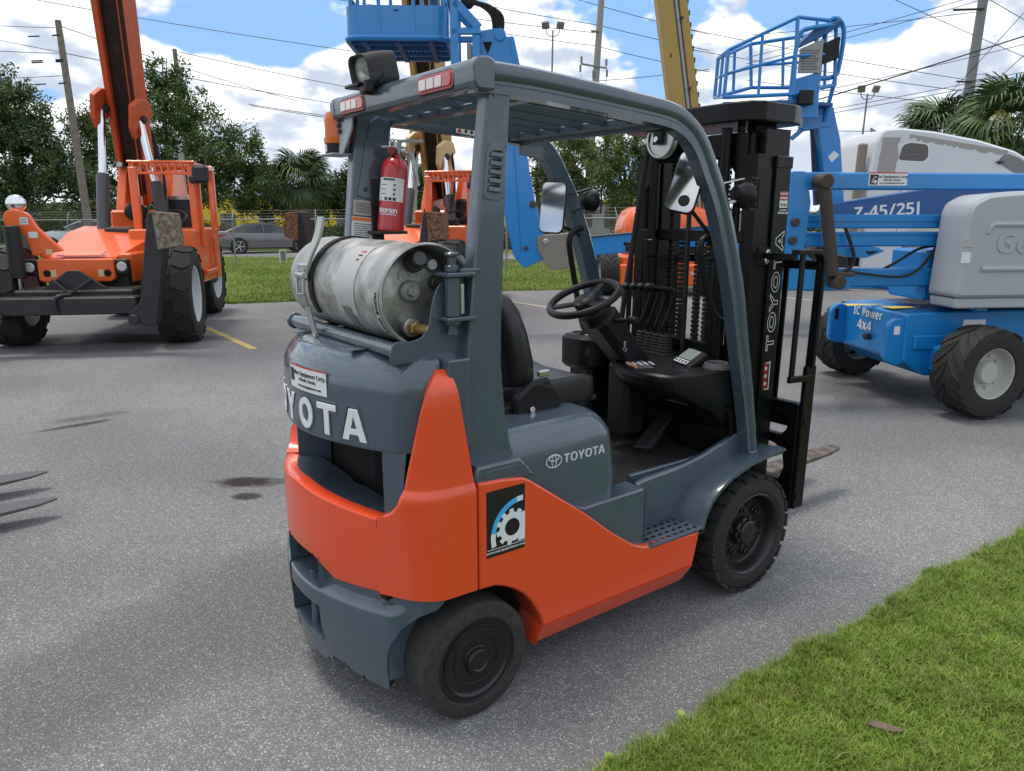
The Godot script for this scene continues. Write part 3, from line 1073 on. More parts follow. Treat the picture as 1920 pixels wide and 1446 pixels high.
func side_bodies() -> void:
	var G: Material = mats.fl_grey
	var O: Material = mats.fl_orange
	var top := V2([.006, .814, .10, .808, .178, .797, .205, .782, .44, .613, .583, .497, .69, .423, .74, .4, .80, .389, .88, .384, 1.066, .373, 1.044, .281, 1.033, .238, .267, .238, .252, .285, .219, .343, .183, .386, .141, .418, .10, .440, .066, .453, .006, .457])
	var low := V2([1.033, .238, 1.012, .162, .249, .155, .267, .238])
	for sd in [1.0, -1.0]:
		var m := M.new()
		m.prism(top, .492, .531, .006)
		var k := m.p.size()
		m.prism(low, .47, .531, 0)
		m.deform(func(v: Vector3) -> Vector3: return Vector3(v.x, v.y, v.z - (maxf(0, .238 - v.y) * .55 if v.z > .5 else 0.0)), k)
		# turned-in edge of the wheel arch
		var e0 := PackedVector3Array()
		var e1 := PackedVector3Array()
		for q in [[.249, .155], [.267, .238], [.252, .285], [.219, .343], [.183, .386], [.141, .418], [.10, .440], [.066, .453], [.006, .457]]:
			e0.append(Vector3(q[0] + .001, q[1] + .001, .51)); e1.append(Vector3(q[0] + .012, q[1] + .004, .36))
		m.loft([e1, e0], false)
		part("side_panel", m if sd > 0 else mir(m), O, FL, 25)
		# step body: riser, curved wall, sill, fender
		m = M.new()
		m.prism(V2([.40, .64, .47, .613, .765, .618, .775, .60, .775, .37, .74, .385, .58, .485]), .40, .502, .006)
		var wall := V3([.775, 0, .500, .782, 0, .462, .80, 0, .425, .84, 0, .412, .90, 0, .402, 1.0, 0, .400, 1.117, 0, .400, 1.22, 0, .400, 1.317, 0, .400, 1.42, 0, .400, 1.505, 0, .400, 1.55, 0, .400])
		var ty := [.612, .606, .602, .60, .60, .603, .613, .628, .653, .676, .70, .712]
		var r0 := PackedVector3Array()
		var r1 := PackedVector3Array()
		var r2 := PackedVector3Array()
		var r3 := PackedVector3Array()
		for i in wall.size():
			var w := wall[i]
			var inn := Vector3(0.0, 0, -.03) if i > 3 else Vector3(.02, 0, -.03)
			r0.append(Vector3(w.x, .37, w.z)); r1.append(Vector3(w.x, ty[i] - .008, w.z)); r2.append(Vector3(w.x, ty[i], w.z) + inn * .3); r3.append(Vector3(w.x, ty[i] - .004, w.z) + inn)
		m.loft([r3, r2, r1, r0], false)
		m.flip_from(m.p.size() - (wall.size() - 1) * 18)
		m.box(Vector3(1.2, .56, .345), Vector3(.72, .10, .02), .004)
		part("step_body", m if sd > 0 else mir(m), G, FL, 38)
		# fender
		m = M.new()
		var fo := V2([1.082, .385, 1.098, .44, 1.131, .490, 1.185, .533, 1.255, .567, 1.374, .599, 1.48, .613, 1.557, .62, 1.61, .622])
		var fi := V2([1.045, .385, 1.07, .43, 1.105, .478, 1.155, .515, 1.22, .545, 1.365, .582, 1.46, .60, 1.535, .606, 1.60, .606])
		var rr: Array = [PackedVector3Array(), PackedVector3Array(), PackedVector3Array(), PackedVector3Array(), PackedVector3Array()]
		for i in fo.size():
			var q := fi[i]
			var w := fo[i]
			rr[0].append(Vector3(q.x, q.y, .37)); rr[1].append(Vector3(lerpf(q.x, w.x, .75), lerpf(q.y, w.y, .75) + .006, .50))
			rr[2].append(Vector3(w.x, w.y, .531)); rr[3].append(Vector3(w.x + .008, w.y - .012, .532)); rr[4].append(Vector3(w.x + .012, w.y - .014, .40))
		m.loft(rr, false)
		m.box(Vector3(1.55, .60, .45), Vector3(.12, .012, .15), .003)
		m.beam(Vector3(1.07, .41, .379), Vector3(1.21, .552, .379), .006, .012)
		part("front_fender", m if sd > 0 else mir(m), G, FL, 40)
		# step plate: bars and bridges leave the slots open
		m = M.new()
		for i in 5: m.box(Vector3(.93, .386, .392 + i * .0335), Vector3(.30, .012, .0165), .003)
		for i in 8:
			for j in 4: m.box(Vector3(.795 + i * .0385 + (j % 2) * .012, .3865, .409 + j * .0335), Vector3(.014, .012, .0185), .003)
		m.box(Vector3(.93, .386, .524), Vector3(.32, .014, .012), .003)
		part("step_plate", m if sd > 0 else mir(m), mats.fl_grey_rough, FL)
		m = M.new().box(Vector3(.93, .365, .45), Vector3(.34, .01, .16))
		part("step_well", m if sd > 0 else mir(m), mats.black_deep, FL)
		# foot of the rear pillar
		m = M.new()
		m.prism(V2([.003, .80, .001, .83, .012, .86, .175, .86, .205, .828, .235, .79, .19, .79, .09, .80]), .38, .517, .008)
		m.prism(V2([.035, .815, .035, .842, .165, .842, .165, .815]), .515, .519, .001)
		part("pillar_foot", m if sd > 0 else mir(m), G, FL)
	# chassis under the panels
	var m := M.new()
	m.box(Vector3(.63, .33, 0), Vector3(.74, .34, .76), .01)
	m.box(Vector3(1.25, .40, 0), Vector3(.5, .2, .64), .01)
	m.box(Vector3(.1, .50, 0), Vector3(.5, .12, .7), .01)
	m.box(Vector3(0, .203, 0), Vector3(.10, .10, .78), .01)
	m.cyl(Vector3(1.42, .2665, -.36), Vector3(1.42, .2665, .36), .07, 16)
	part("chassis", m, mats.black_semi, FL)
	# engine hood
	m = M.new()
	var rings: Array = []
	for q in [[.575, .004], [.70, .002], [.80, -.006], [.845, -.012], [.862, -.020], [.885, -.034], [.905, -.052], [.917, -.070], [.922, -.085]]:
		var R := PackedVector3Array()
		var o: float = q[1]
		var rad := .10 + o * .5
		var x1 := .688 + o
		var z1 := .467 + o
		for i in 9:
			var a := PI / 2 * i / 8
			R.append(Vector3(x1 - rad + cos(a) * rad, q[0], -(z1 - rad) - sin(a) * rad))
		for x in [.45, .3, .1]: R.append(Vector3(x, q[0], -z1))
		for x in [.1, .3, .45]: R.append(Vector3(x, q[0], z1))
		for i in range(8, -1, -1):
			var a := PI / 2 * i / 8
			R.append(Vector3(x1 - rad + cos(a) * rad, q[0], (z1 - rad) + sin(a) * rad))
		rings.append(R)
	m.loft(rings, true, false, true)
	part("engine_hood", m, G, FL, 30)
	# name on the hood's side
	text("TOYOTA", .0315, Transform3D(Basis(Vector3(1, 0, 0), Vector3(0, .999, .03), Vector3(0, -.03, 1)), Vector3(.402, .797, .4620)), mats.print_pale, FL, "lettering", "Droid Sans", true, 0, 1.14)
	var em := M.new()
	var te := Transform3D(Basis.IDENTITY, Vector3(.357, .798, .4635))
	ringplate(em, ngon(.036, 28, 0, 0, .0245), ngon(.0315, 28, 0, 0, .0205), 0, .001, te)
	ringplate(em, ngon(.0115, 24, 0, -.001, .0225), ngon(.008, 24, 0, -.001, .019), 0, .0013, te)
	ringplate(em, ngon(.0235, 24, 0, .0105, .0115), ngon(.0195, 24, 0, .0105, .008), 0, .0016, te)
	part("hood_emblem", em, mats.print_pale, FL, 0)
	gear_sign(Vector3(.106, .669, 0), .149, .222, Transform3D(Basis.IDENTITY, Vector3(0, 0, .532)), FL)

func guard() -> void:
	var G: Material = mats.fl_grey
	# right and left roof rail running down into the front pillar
	var path := V3([.05, 2.0, .452, .25, 1.998, .447, .48, 1.986, .439, .74, 1.969, .430, .87, 1.957, .427, .94, 1.940, .425, 1.01, 1.902, .425, 1.065, 1.845, .425, 1.115, 1.768, .425, 1.165, 1.690, .425, 1.20, 1.620, .425, 1.255, 1.49, .425, 1.315, 1.318, .425, 1.36, 1.15, .425, 1.405, .985, .425, 1.46, .78, .425, 1.497, .60, .425])
	path = smooth_path(path, 4)
	var prof := V2([-.046, -.026, .030, -.026, .042, -.015, .046, .0, .044, .014, .036, .025, .022, .031, .006, .031, -.004, .027, -.010, .021, -.018, .021, -.024, .026, -.046, .026])
	var m := M.new()
	m.sweep(path, prof, Vector3(0, 0, 1))
	m.deform(func(v: Vector3) -> Vector3: return Vector3(v.x - (v.x - lerpf(1.497, 1.315, (v.y - .6) / .72)) * .28 * clampf((1.3 - v.y) / .7, 0, 1), v.y, v.z))
	# weld bead round the pillar's foot
	m.tube(V3([1.455, .612, .458, 1.50, .610, .462, 1.54, .610, .455, 1.55, .610, .43]), .006, 6)
	part("guard_rail", m, G, FL, 30)
	part("guard_rail", mir(m), G, FL, 30)
	# rear pillars
	m = M.new()
	var lv := [[.845, .0, .19, .470], [.90, -.002, .172, .470], [1.0, .000, .152, .470], [1.16, .008, .138, .470], [1.32, .022, .139, .470], [1.6, .050, .152, .470], [1.85, .078, .166, .470], [1.99, .094, .176, .470]]
	var rings: Array = []
	for q in lv:
		var R := PackedVector3Array()
		var cx := (float(q[1]) + float(q[2])) / 2
		for v in rrect(float(q[2]) - float(q[1]), .062, .012, 3): R.append(Vector3(cx + v.x, q[0], q[3] - .031 - v.y))
		rings.append(R)
	m.loft(rings, true, true, true)
	part("rear_pillar", m, G, FL, 30)
	part("rear_pillar", mir(m), G, FL, 30)
	# louvre plate on the right pillar
	var t := frame(Vector3(.1115, 1.742, .4705), Vector3(1, -.0, 0), Vector3(.105, 1, 0))
	t = Transform3D(Basis(Vector3(1, -.105, 0).normalized(), Vector3(.105, 1, 0).normalized(), Vector3(0, 0, 1)), Vector3(.1135, 1.742, .4695))
	m = M.new().prism(rounded(V2([-.036, -.083, .02, -.083, .036, -.068, .036, .083, -.024, .083, -.036, .06]), .008), 0, .0035, .0015, t)
	for i in 4: m.ball(t * Vector3([-.028, .028, -.028, .028][i], [.07, .073, -.073, -.06][i], .0035), .003, 8)
	part("louvre_plate", m, G, FL)
	for i in 5:
		var y := .048 - i * .0245
		var lm := M.new()
		lm.prism(V2([-.022, -.009, .016, -.009, .022, .0, .022, .0075, -.022, .0075]), .002, .011, .003, t * T(0, y - .004, 0, 0, -14, 0))
		part("louvre", lm, G, FL)
		part("louvre_gap", M.new().box(t * Vector3(0, y + .0065, .0042), Vector3(.036, .007, .001)), mats.black_deep, FL)
	# cross bars
	m = M.new()
	m.prism(rounded(V2([-.028, -.041, .02, -.041, .032, -.03, .034, .02, .022, .038, -.012, .041, -.028, .034]), .008), -.47, .47, .004, Transform3D(Basis(Vector3(-1, 0, 0), Vector3.UP, Vector3(0, 0, -1)), Vector3(.062, 2.005, 0)))
	part("rear_cross_bar", m, G, FL, 35)
	for sd in [1, -1]:
		m = M.new().prism(rounded(V2([-.036, -.046, .024, -.046, .036, -.03, .038, .022, .02, .042, -.014, .045, -.036, .036]), .01), -.02, .02, .006, Transform3D(Basis(Vector3(-1, 0, 0), Vector3.UP, Vector3(0, 0, -1)), Vector3(.063, 2.004, .478 * sd)))
		part("bar_end_cap", m, mats.fl_grey, FL, 40)
	for q in [[.27, 1.965, .025], [.82, 1.938, .03]]:
		m = M.new().box(Vector3(q[0], q[1], 0), Vector3(.05, q[2], .84), .004)
		part("cross_bar", m, G, FL)
	m = M.new().box(Vector3(.865, 1.934, 0), Vector3(.012, .05, .82), .003)
	part("front_header", m, G, FL)
	for i in 6:
		var z := -.33 + i * .132
		m = M.new().beam(Vector3(.09, 1.990, z), Vector3(.85, 1.945, z), .014, .030, .003, Vector3(0, 1, .25))
		part("roof_slat", m, G, FL)
	for sd in [1, -1]:
		m = M.new().prism(V2([.85, 1.95, .85, 1.87, .93, 1.86, 1.0, 1.84, 1.03, 1.86, .95, 1.93]), .392, .400, .002)
		if sd < 0: part("corner_gusset", mir(m), G, FL)
	# tail lights in the rear bar
	for sd in [1, -1]:
		var c := Vector3(.030, 2.0, .283) if sd > 0 else Vector3(.030, 2.0, -.30)
		t = Transform3D(Basis(Vector3(0, 0, 1), Vector3.UP, Vector3(-1, 0, 0)), c)
		var lamp := part("tail_light", M.new().prism(rrect(.205, .05, .016), -.004, .004, .002, t), mats.lamp_trim, FL)
		part("red_lens", M.new().prism(rrect(.19, .038, .012), .003, .008, .003, t), mats.red_lens, lamp)
		for i in 3: part("clear_lens", M.new().prism(rrect(.040, .030, .003), .0075, .010, .001, t * T(-.066 + i * .046, 0, 0)), mats.clear_lens, lamp)
		part("lamp_seal", M.new().prism(rrect(.215, .058, .02), -.006, .001, .002, t), mats.rubber, lamp)
	part("bar_plug", M.new().cyl(Vector3(.034, 2.0, .158), Vector3(.029, 2.0, .158), .017, 20, .002), mats.fl_grey, FL)
	part("pillar_bolt", M.new().cyl(Vector3(.112, 1.955, .470), Vector3(.112, 1.955, .474), .008, 12, .001), mats.fl_grey, FL)
	# warning strip on the left rail's inner face
	t = Transform3D(Basis(Vector3(1, -.1, 0).normalized(), Vector3(.1, 1, 0).normalized(), Vector3(0, 0, 1)), Vector3(.60, 1.948, -.402))
	decal_card(.14, .026, t, mats.print_white, FL, "warning_strip")
	part("warning_mark", M.new().prism(V2([-.066, -.009, -.042, -.009, -.054, .011]), .0006, .0012, 0, t), mats.print_red, FL, 0)
	for i in 4: part("warning_mark", M.new().prism(ngon(.0075, 7, -.022 + i * .028, 0), .0006, .0012, 0, t), mats.print_black, FL, 0)

func wheels() -> void:
	# rear: smooth press-on tyre with a flat disc
	for sd in [1, -1]:
		var w := Node3D.new()
		w.name = "rear_wheel"
		FL.add_child(w, true)
		w.transform = Transform3D(Basis(Vector3(1, 0, 0), Vector3(0, 0, -sd), Vector3(0, sd, 0)).transposed() if false else Basis(Vector3(1, 0, 0), Vector3(0, 0, sd), Vector3(0, -sd, 0)), Vector3(0, .203, .449 * sd))
		part("tyre", M.new().lathe(V2([.118, -.074, .150, -.076, .185, -.074, .199, -.066, .203, -.055, .203, .055, .199, .066, .187, .073, .152, .075, .147, .071]), 64), mats.tyre_grey, w)
		part("rim", M.new().lathe(V2([.147, .071, .143, .0705, .141, .067, .128, .0665, .127, .0715, .123, .0725, .118, .068, .112, .064, .088, .063, .086, .067, .082, .067, .079, .062, .048, .062, .046, .064, .044, .078, .040, .083, .03, .085, .026, .081, 0, .080]), 48), mats.black_satin, w)
	# front: treaded cushion tyre, dished rim, nuts
	for sd in [1, -1]:
		var w := Node3D.new()
		w.name = "front_wheel"
		FL.add_child(w, true)
		w.transform = Transform3D(Basis(Vector3(1, 0, 0), Vector3(0, 0, sd), Vector3(0, -sd, 0)), Vector3(1.42, .2665, .443 * sd))
		var m := M.new()
		m.lathe(V2([.176, -.082, .20, -.086, .24, -.086, .252, -.080, .255, -.05, .256, 0, .255, .05, .252, .072, .245, .080, .236, .0865, .205, .089, .203, .0905, .197, .0905, .195, .088, .182, .086, .176, .081]), 60)
		part("tyre", m, mats.rubber, w)
		m = M.new()
		var nb := 22
		for i in nb:
			for side in [1, -1]:
				var a := TAU * (i + (0.0 if side > 0 else .5)) / nb
				var aw := TAU / nb * .40
				# lug reaching from the shoulder to the middle, front edge stepped
				var pts := [[-aw, .086], [aw * .95, .086], [aw * 1.1, .05], [aw * .7, .045], [aw * .8, .004], [-aw * 1.15, .004], [-aw * 1.05, .046], [-aw * .85, .05]]
				var lo := PackedVector3Array()
				var hi := PackedVector3Array()
				for q in pts:
					var an: float = a + q[0]
					var yy: float = q[1] * side
					var r1 := .2665 if absf(yy) < .07 else .261
					hi.append(Vector3(cos(an) * r1, yy, sin(an) * r1))
					lo.append(Vector3(cos(an) * .246, yy * (1.0 if absf(yy) < .07 else .985), sin(an) * .246))
				var k := m.p.size()
				m.loft([lo, hi], true, false, true)
				if side > 0: m.flip_from(k)
		var tr := part("tread_block", m, mats.rubber, w, 25)
		tag(tr, "", "", "", "")
		m = M.new().lathe(V2([.182, .086, .178, .088, .172, .084, .166, .072, .160, .045, .156, .03, .150, .024, .12, .022, .095, .024, .09, .028, .0, .028]), 48)
		m.lathe(V2([.068, .028, .066, .05, .060, .056, .056, .056, .054, .066, .046, .072, .0, .073]), 32)
		var rim := part("rim", m, mats.black_satin, w)
		for i in 6:
			var a := TAU * (i + .3) / 6
			var c := Vector3(cos(a) * .107, .022, sin(a) * .107)
			part("wheel_nut", M.new().cyl(c, c + Vector3(0, .012, 0), .019, 14, .002).hexnut(c + Vector3(0, .012, 0), Vector3.UP, .0135, .014).cyl(c, c + Vector3(0, .036, 0), .007, 8), mats.black_satin, rim)
			a += TAU / 12
			c = Vector3(cos(a) * .123, .0, sin(a) * .123)
			part("rim_hole", M.new().cyl(c, c + Vector3(0, .0245, 0), .0195, 16), mats.black_deep, rim)
		for i in 9:
			var a := TAU * i / 9
			var c := Vector3(cos(a) * .061, .05, sin(a) * .061)
			part("hub_bolt", M.new().hexnut(c, Vector3.UP, .0085, .014), mats.black_satin, rim)

func mast() -> void:
	var B: Material = mats.mast_black
	for sd in [1, -1]:
		# outer channel, inner channel
		var m := M.new()
		m.prism(rounded(V2([-.075, -.03, .075, -.03, .075, -.012, -.056, -.012, -.056, .012, .075, .012, .075, .03, -.075, .03]), .003, 1), 0.06, 1.86, 0, Transform3D(Basis(Vector3(1, 0, 0), Vector3(0, 0, -1), Vector3(0, 1, 0)), Vector3(1.60, 0, .315 * sd)))
		part("outer_mast_rail", m, B, FL)
		m = M.new()
		m.prism(rounded(V2([-.07, -.025, .07, -.025, .07, -.01, -.05, -.01, -.05, .01, .07, .01, .07, .025, -.07, .025]), .003, 1), 0.25, 2.0, 0, Transform3D(Basis(Vector3(1, 0, 0), Vector3(0, 0, -1), Vector3(0, 1, 0)), Vector3(1.66, 0, .255 * sd)))
		m.box(Vector3(1.535, 1.2, .245 * sd), Vector3(.02, 1.6, .03), .003)
		part("inner_mast_rail", m, B, FL)
		# wide side plate that carries the name
		m = M.new().box(Vector3(1.692, 1.10, .352 * sd), Vector3(.105, 1.42, .012), .003)
		m.box(Vector3(1.692, 1.83, .345 * sd), Vector3(.115, .05, .035), .004)
		m.box(Vector3(1.69, .39, .345 * sd), Vector3(.13, .05, .04), .004)
		m.box(Vector3(1.66, 1.90, .318 * sd), Vector3(.17, .13, .05), .004)
		part("mast_side_plate", m, B, FL)
		m = M.new().cyl(Vector3(1.50, .35, .20 * sd), Vector3(1.50, 1.42, .20 * sd), .038, 20, .004)
		m.cyl(Vector3(1.50, 1.42, .20 * sd), Vector3(1.50, 1.50, .20 * sd), .043, 20, .004)
		m.cyl(Vector3(1.50, .34, .20 * sd), Vector3(1.50, .40, .20 * sd), .046, 20, .004)
		part("lift_cylinder", m, B, FL)
		part("cylinder_rod", M.new().cyl(Vector3(1.50, 1.48, .20 * sd), Vector3(1.50, 1.97, .20 * sd), .022, 16), mats.mast_black, FL)
		# lift chain: links side by side
		m = M.new()
		for k in 74:
			var y := .42 + k * .0205
			m.box(Vector3(1.585, y, .155 * sd + (.006 if k % 2 else -.006)), Vector3(.022, .019, .012), .003)
			m.box(Vector3(1.585, y, .155 * sd - (.006 if k % 2 else -.006)), Vector3(.014, .017, .010), .002)
		var ch := part("lift_chain", m, mats.mast_black, FL)
		ch.set_meta("kind", "stuff")
		part("mast_bolt", M.new().cyl(Vector3(1.625, 1.455, .345 * sd), Vector3(1.625, 1.455, .362 * sd), .014, 12, .003), mats.steel_bright, FL)
		part("mast_bolt", M.new().cyl(Vector3(1.618, 1.42, .345 * sd), Vector3(1.618, 1.42, .362 * sd), .014, 12, .003), mats.steel_bright, FL)
		part("bolt_plate", M.new().box(Vector3(1.61, 1.44, .336 * sd), Vector3(.09, .085, .03), .004), B, FL)
		part("mast_bolt", M.new().cyl(Vector3(1.60, 1.76, .29 * sd), Vector3(1.60, 1.76, .34 * sd), .013, 12, .003), mats.steel_bright, FL)
	# head piece and cross members
	var m := M.new()
	m.prism(rounded(V2([1.50, -.385, 1.70, -.385, 1.785, -.36, 1.80, -.30, 1.80, .30, 1.785, .36, 1.70, .385, 1.50, .385, 1.44, .345, 1.425, .26, 1.425, -.26, 1.44, -.345]), .01, 2), -.055, .022, .006, Transform3D(Basis(Vector3(1, 0, 0), Vector3(0, 0, 1), Vector3(0, -1, 0)), Vector3(0, 2.005, 0)))
	part("mast_head", m, B, FL)
	part("cross_member", M.new().box(Vector3(1.56, 1.90, 0), Vector3(.05, .10, .62), .006), B, FL)
	part("cross_member", M.new().box(Vector3(1.53, 1.52, 0), Vector3(.022, .05, .60), .004), B, FL)
	part("cross_member", M.new().box(Vector3(1.60, .40, 0), Vector3(.06, .14, .60), .006), B, FL)
	part("cross_member", M.new().box(Vector3(1.53, 1.0, 0), Vector3(.03, .09, .60), .006), B, FL)
	# triangular gussets under the head
	for sd in [1, -1]:
		m = M.new().prism(V2([0, 0, .20, 0, .14, -.06, .06, -.16, 0, -.24]), -.006, .006, .002, Transform3D(Basis(Vector3(0, 0, -sd), Vector3.UP, Vector3(sd, 0, 0)), Vector3(1.53, 1.95, .29 * sd)))
		part("mast_gusset", m, B, FL)
	# hose guide ribs (the toothed hoses hanging inside)
	for zz in [.035, .095, -.06]:
		m = M.new()
		for k in 46: m.cyl(Vector3(1.56, .55 + k * .021, zz), Vector3(1.56, .567 + k * .021, zz), .020, 10, .004)
		part("ribbed_hose", m, mats.rubber, FL)
	for q in [[1.52, .0], [1.55, .135], [1.545, -.02]]:
		part("hydraulic_hose", M.new().tube(smooth_path(V3([q[0], .5, q[1], q[0] - .01, 1.0, q[1] + .01, q[0], 1.5, q[1], q[0] + .01, 1.92, q[1] - .01]), 6), .011, 8), mats.rubber, FL)
	# hose pulley on its bracket
	var c := Vector3(1.475, 1.945, -.145)
	var wy := Transform3D(Basis(Vector3(0, 1, 0), Vector3(0, 0, 1), Vector3(1, 0, 0)), c)
	var wp := Transform3D(Basis(Vector3(0, 0, 1), Vector3(-1, 0, 0), Vector3(0, -1, 0)), c)
	part("hose_pulley", M.new().lathe(V2([.02, -.018, .078, -.018, .083, -.014, .070, -.004, .070, .004, .083, .014, .078, .018, .070, .018, .066, .010, .02, .010]), 36, wp), mats.steel_zinc, FL)
	part("pulley_bracket", M.new().box(c + Vector3(-.028, .035, 0), Vector3(.008, .115, .055), .003), B, FL)
	part("pulley_bolt", M.new().cyl(c + Vector3(-.03, 0, 0), Vector3(c.x - .044, c.y, c.z), .013, 12, .002), mats.steel_bright, FL)
	part("hydraulic_hose", M.new().tube(smooth_path(V3([1.40, .62, -.34, 1.42, 1.1, -.31, 1.46, 1.5, -.285, 1.47, 1.9, -.226, 1.475, 2.02, -.19, 1.475, 2.02, -.11, 1.475, 1.94, -.07]), 6), .013, 8), mats.rubber, FL)
	part("hose_sleeve", M.new().cyl(Vector3(1.405, .95, -.322), Vector3(1.40, .62, -.335), .016, 12), mats.steel_zinc, FL)
	# name down the side plate: outlined letters
	var strokes := M.new()
	var line := func(lp: PackedVector2Array, y: float) -> void:
		var n := lp.size()
		var ins := M.inset(lp, -.0035)
		for i in n:
			var j := (i + 1) % n
			var f := func(v: Vector2) -> Vector3: return Vector3(1.692 - v.y + (y - 1.3) * .03, y + v.x, .3592)
			strokes.quad(f.call(lp[i]), f.call(lp[j]), f.call(ins[j]), f.call(ins[i]))
	var gl := {"T": [V2([-.035, .027, .035, .027, .035, .013, .009, .013, .009, -.030, -.009, -.030, -.009, .013, -.035, .013])], "O": [ngon(.045, 26, 0, 0, .031), ngon(.027, 26, 0, 0, .016)], "Y": [V2([-.043, .029, -.022, .029, 0, .008, .022, .029, .043, .029, .010, -.004, .010, -.030, -.010, -.030, -.010, -.004])], "A": [V2([-.045, -.030, -.012, .029, .012, .029, .045, -.030, .024, -.030, .018, -.019, -.018, -.019, -.024, -.030]), V2([-.010, -.006, 0, .012, .010, -.006])]}
	var word := ["T", "O", "Y", "O", "T", "A"]
	var ypos := [1.055, 1.148, 1.235, 1.325, 1.418, 1.502]
	for i in 6:
		for lp in gl[word[i]]:
			var q: PackedVector2Array = lp.duplicate()
			var ar := 0.0
			for k in q.size(): ar += q[k].cross(q[(k + 1) % q.size()])
			if ar < 0: q.reverse()
			line.call(q, ypos[i])
	part("outlined_lettering", strokes, mats.print_white, FL, 0)
	var t := Transform3D(Basis.IDENTITY, Vector3(1.705, 1.655, .3588))
	decal_card(.055, .018, t * T(0, .046, 0), mats.print_red_pale, FL, "rental_label")
	decal_card(.055, .045, t * T(0, .010, 0), mats.print_white, FL, "rental_label")
	text("Rental Store", .0068, t * T(0, .046, .001), mats.print_white, FL, "lettering", "Droid Serif", true, 1)
	text("FORKLIFT", .0085, t * T(0, .022, .001), mats.print_red, FL, "lettering", "Droid Sans", true, 1)
	for i in 4: part("label_mark", M.new().box(t * Vector3(-.018 + i * .012, .0, .0012), Vector3(.006, .012, .0006)), mats.print_black, FL, 0)
	text("A NEW FORKLIFT", .0045, t * T(0, -.022, .001), mats.print_white, FL, "lettering", "Droid Sans", true, 1)
	text("407-505-3521", .0085, t * T(0, -.034, .001), mats.print_white, FL, "lettering", "Droid Sans", true, 1)
	t = Transform3D(Basis.IDENTITY, Vector3(1.672, .905, .3588))
	decal_card(.036, .13, t, mats.print_dark_red, FL, "model_label")
	part("label_mark", M.new().box(t * Vector3(.027, .0, .0006), Vector3(.006, .13, .001)).box(t * Vector3(.012, .06, .001), Vector3(.03, .004, .001)).box(t * Vector3(.012, -.062, .001), Vector3(.03, .004, .001)), mats.print_white, FL, 0)
	for i in 3: part("label_mark", M.new().prism(ngon(.009, 6, 0, .035 - i * .035, -1, .4), .0008, .0014, 0, t), mats.print_white, FL, 0)
	# carriage, load backrest, forks
	m = M.new()
	m.box(Vector3(1.79, .72, 0), Vector3(.05, .10, 1.0), .006)
	m.box(Vector3(1.79, .36, 0), Vector3(.05, .10, 1.0), .006)
	for sd in [1, -1]:
		m.box(Vector3(1.77, .54, .17 * sd), Vector3(.06, .46, .03), .004)
		var sc := M.new().prism(rounded(V2([.49, .79, .18, .79, .18, .735, .40, .735, .435, .71, .442, .665, .41, .63, .18, .63, .18, .59, .38, .585, .425, .555, .44, .48, .42, .43, .415, .385, .38, .36, .18, .35, .18, .285, .49, .285]), .012, 2), -.02, .02, .004, Transform3D(Basis(Vector3(0, 0, 1), Vector3.UP, Vector3(-1, 0, 0)), Vector3(1.765, 0, 0)))
		m.add(sc if sd > 0 else mir(sc))
	part("carriage", m, B, FL)
	m = M.new()
	for sd in [1, -1]:
		m.beam(Vector3(1.79, .29, .495 * sd), Vector3(1.80, .96, .495 * sd), .022, .075, .004, Vector3.RIGHT)
		m.sweep(smooth_path(V3([1.80, .95, .495 * sd, 1.815, 1.36, .495 * sd, 1.812, 1.42, .495 * sd, 1.79, 1.452, .495 * sd, 1.755, 1.46, .495 * sd, 1.62, 1.462, .495 * sd]), 6), rrect(.02, .04, .003, 1), Vector3(0, 0, 1))
		m.box(Vector3(1.625, 1.44, .42 * sd), Vector3(.03, .03, .15), .004)
		m.cyl(Vector3(1.775, .345, .505 * sd), Vector3(1.775, .345, .512 * sd), .016, 14, .002)
		m.cyl(Vector3(1.785, .70, .505 * sd), Vector3(1.785, .70, .512 * sd), .014, 14, .002)
		m.beam(Vector3(1.665, 1.45, .5 * sd), Vector3(1.655, .92, .5 * sd), .012, .03, .002, Vector3.RIGHT)
		m.beam(Vector3(1.64, .915, .498 * sd), Vector3(1.80, .905, .498 * sd), .02, .028, .003)
	m.box(Vector3(1.812, 1.40, 0), Vector3(.02, .04, 1.0), .004)
	for i in 5: m.beam(Vector3(1.80, .78, -.33 + i * .165), Vector3(1.812, 1.40, -.33 + i * .165), .025, .012, .002, Vector3.RIGHT)
	part("load_backrest", m, B, FL)
	for sd in [[.05, .255], [-.165, .255]]:
		m = M.new()
		var fz: float = sd[0]
		m.sweep(smooth_path(V3([1.83, .80, fz, 1.83, .5, fz, 1.832, .30, fz, 1.85, .262, fz, 1.90, .248, fz]), 3), rrect(.035, .11, .003, 1), Vector3(0, 0, 1))
		var outl := V2([1.895, -.055, 2.72, -.055, 2.86, -.036, 2.9, -.012, 2.9, .012, 2.86, .036, 2.72, .055, 1.895, .055])
		var k := m.p.size()
		m.prism(outl, -.268, -.232, .003, Transform3D(Basis(Vector3(1, 0, 0), Vector3(0, 0, 1), Vector3(0, -1, 0)), Vector3(0, 0, fz)))
		m.deform(func(v: Vector3) -> Vector3: return Vector3(v.x, lerpf(v.y, .262, clampf((v.x - 2.0) / .9, 0, 1) * .7) if v.y < .25 else v.y, v.z), k)
		part("fork", m, mats.fork_steel, FL)
	# tilt cylinders' dark mass low between mast and cowl
	part("drive_axle_housing", M.new().box(Vector3(1.47, .33, 0), Vector3(.16, .26, .66), .02), mats.black_semi, FL)

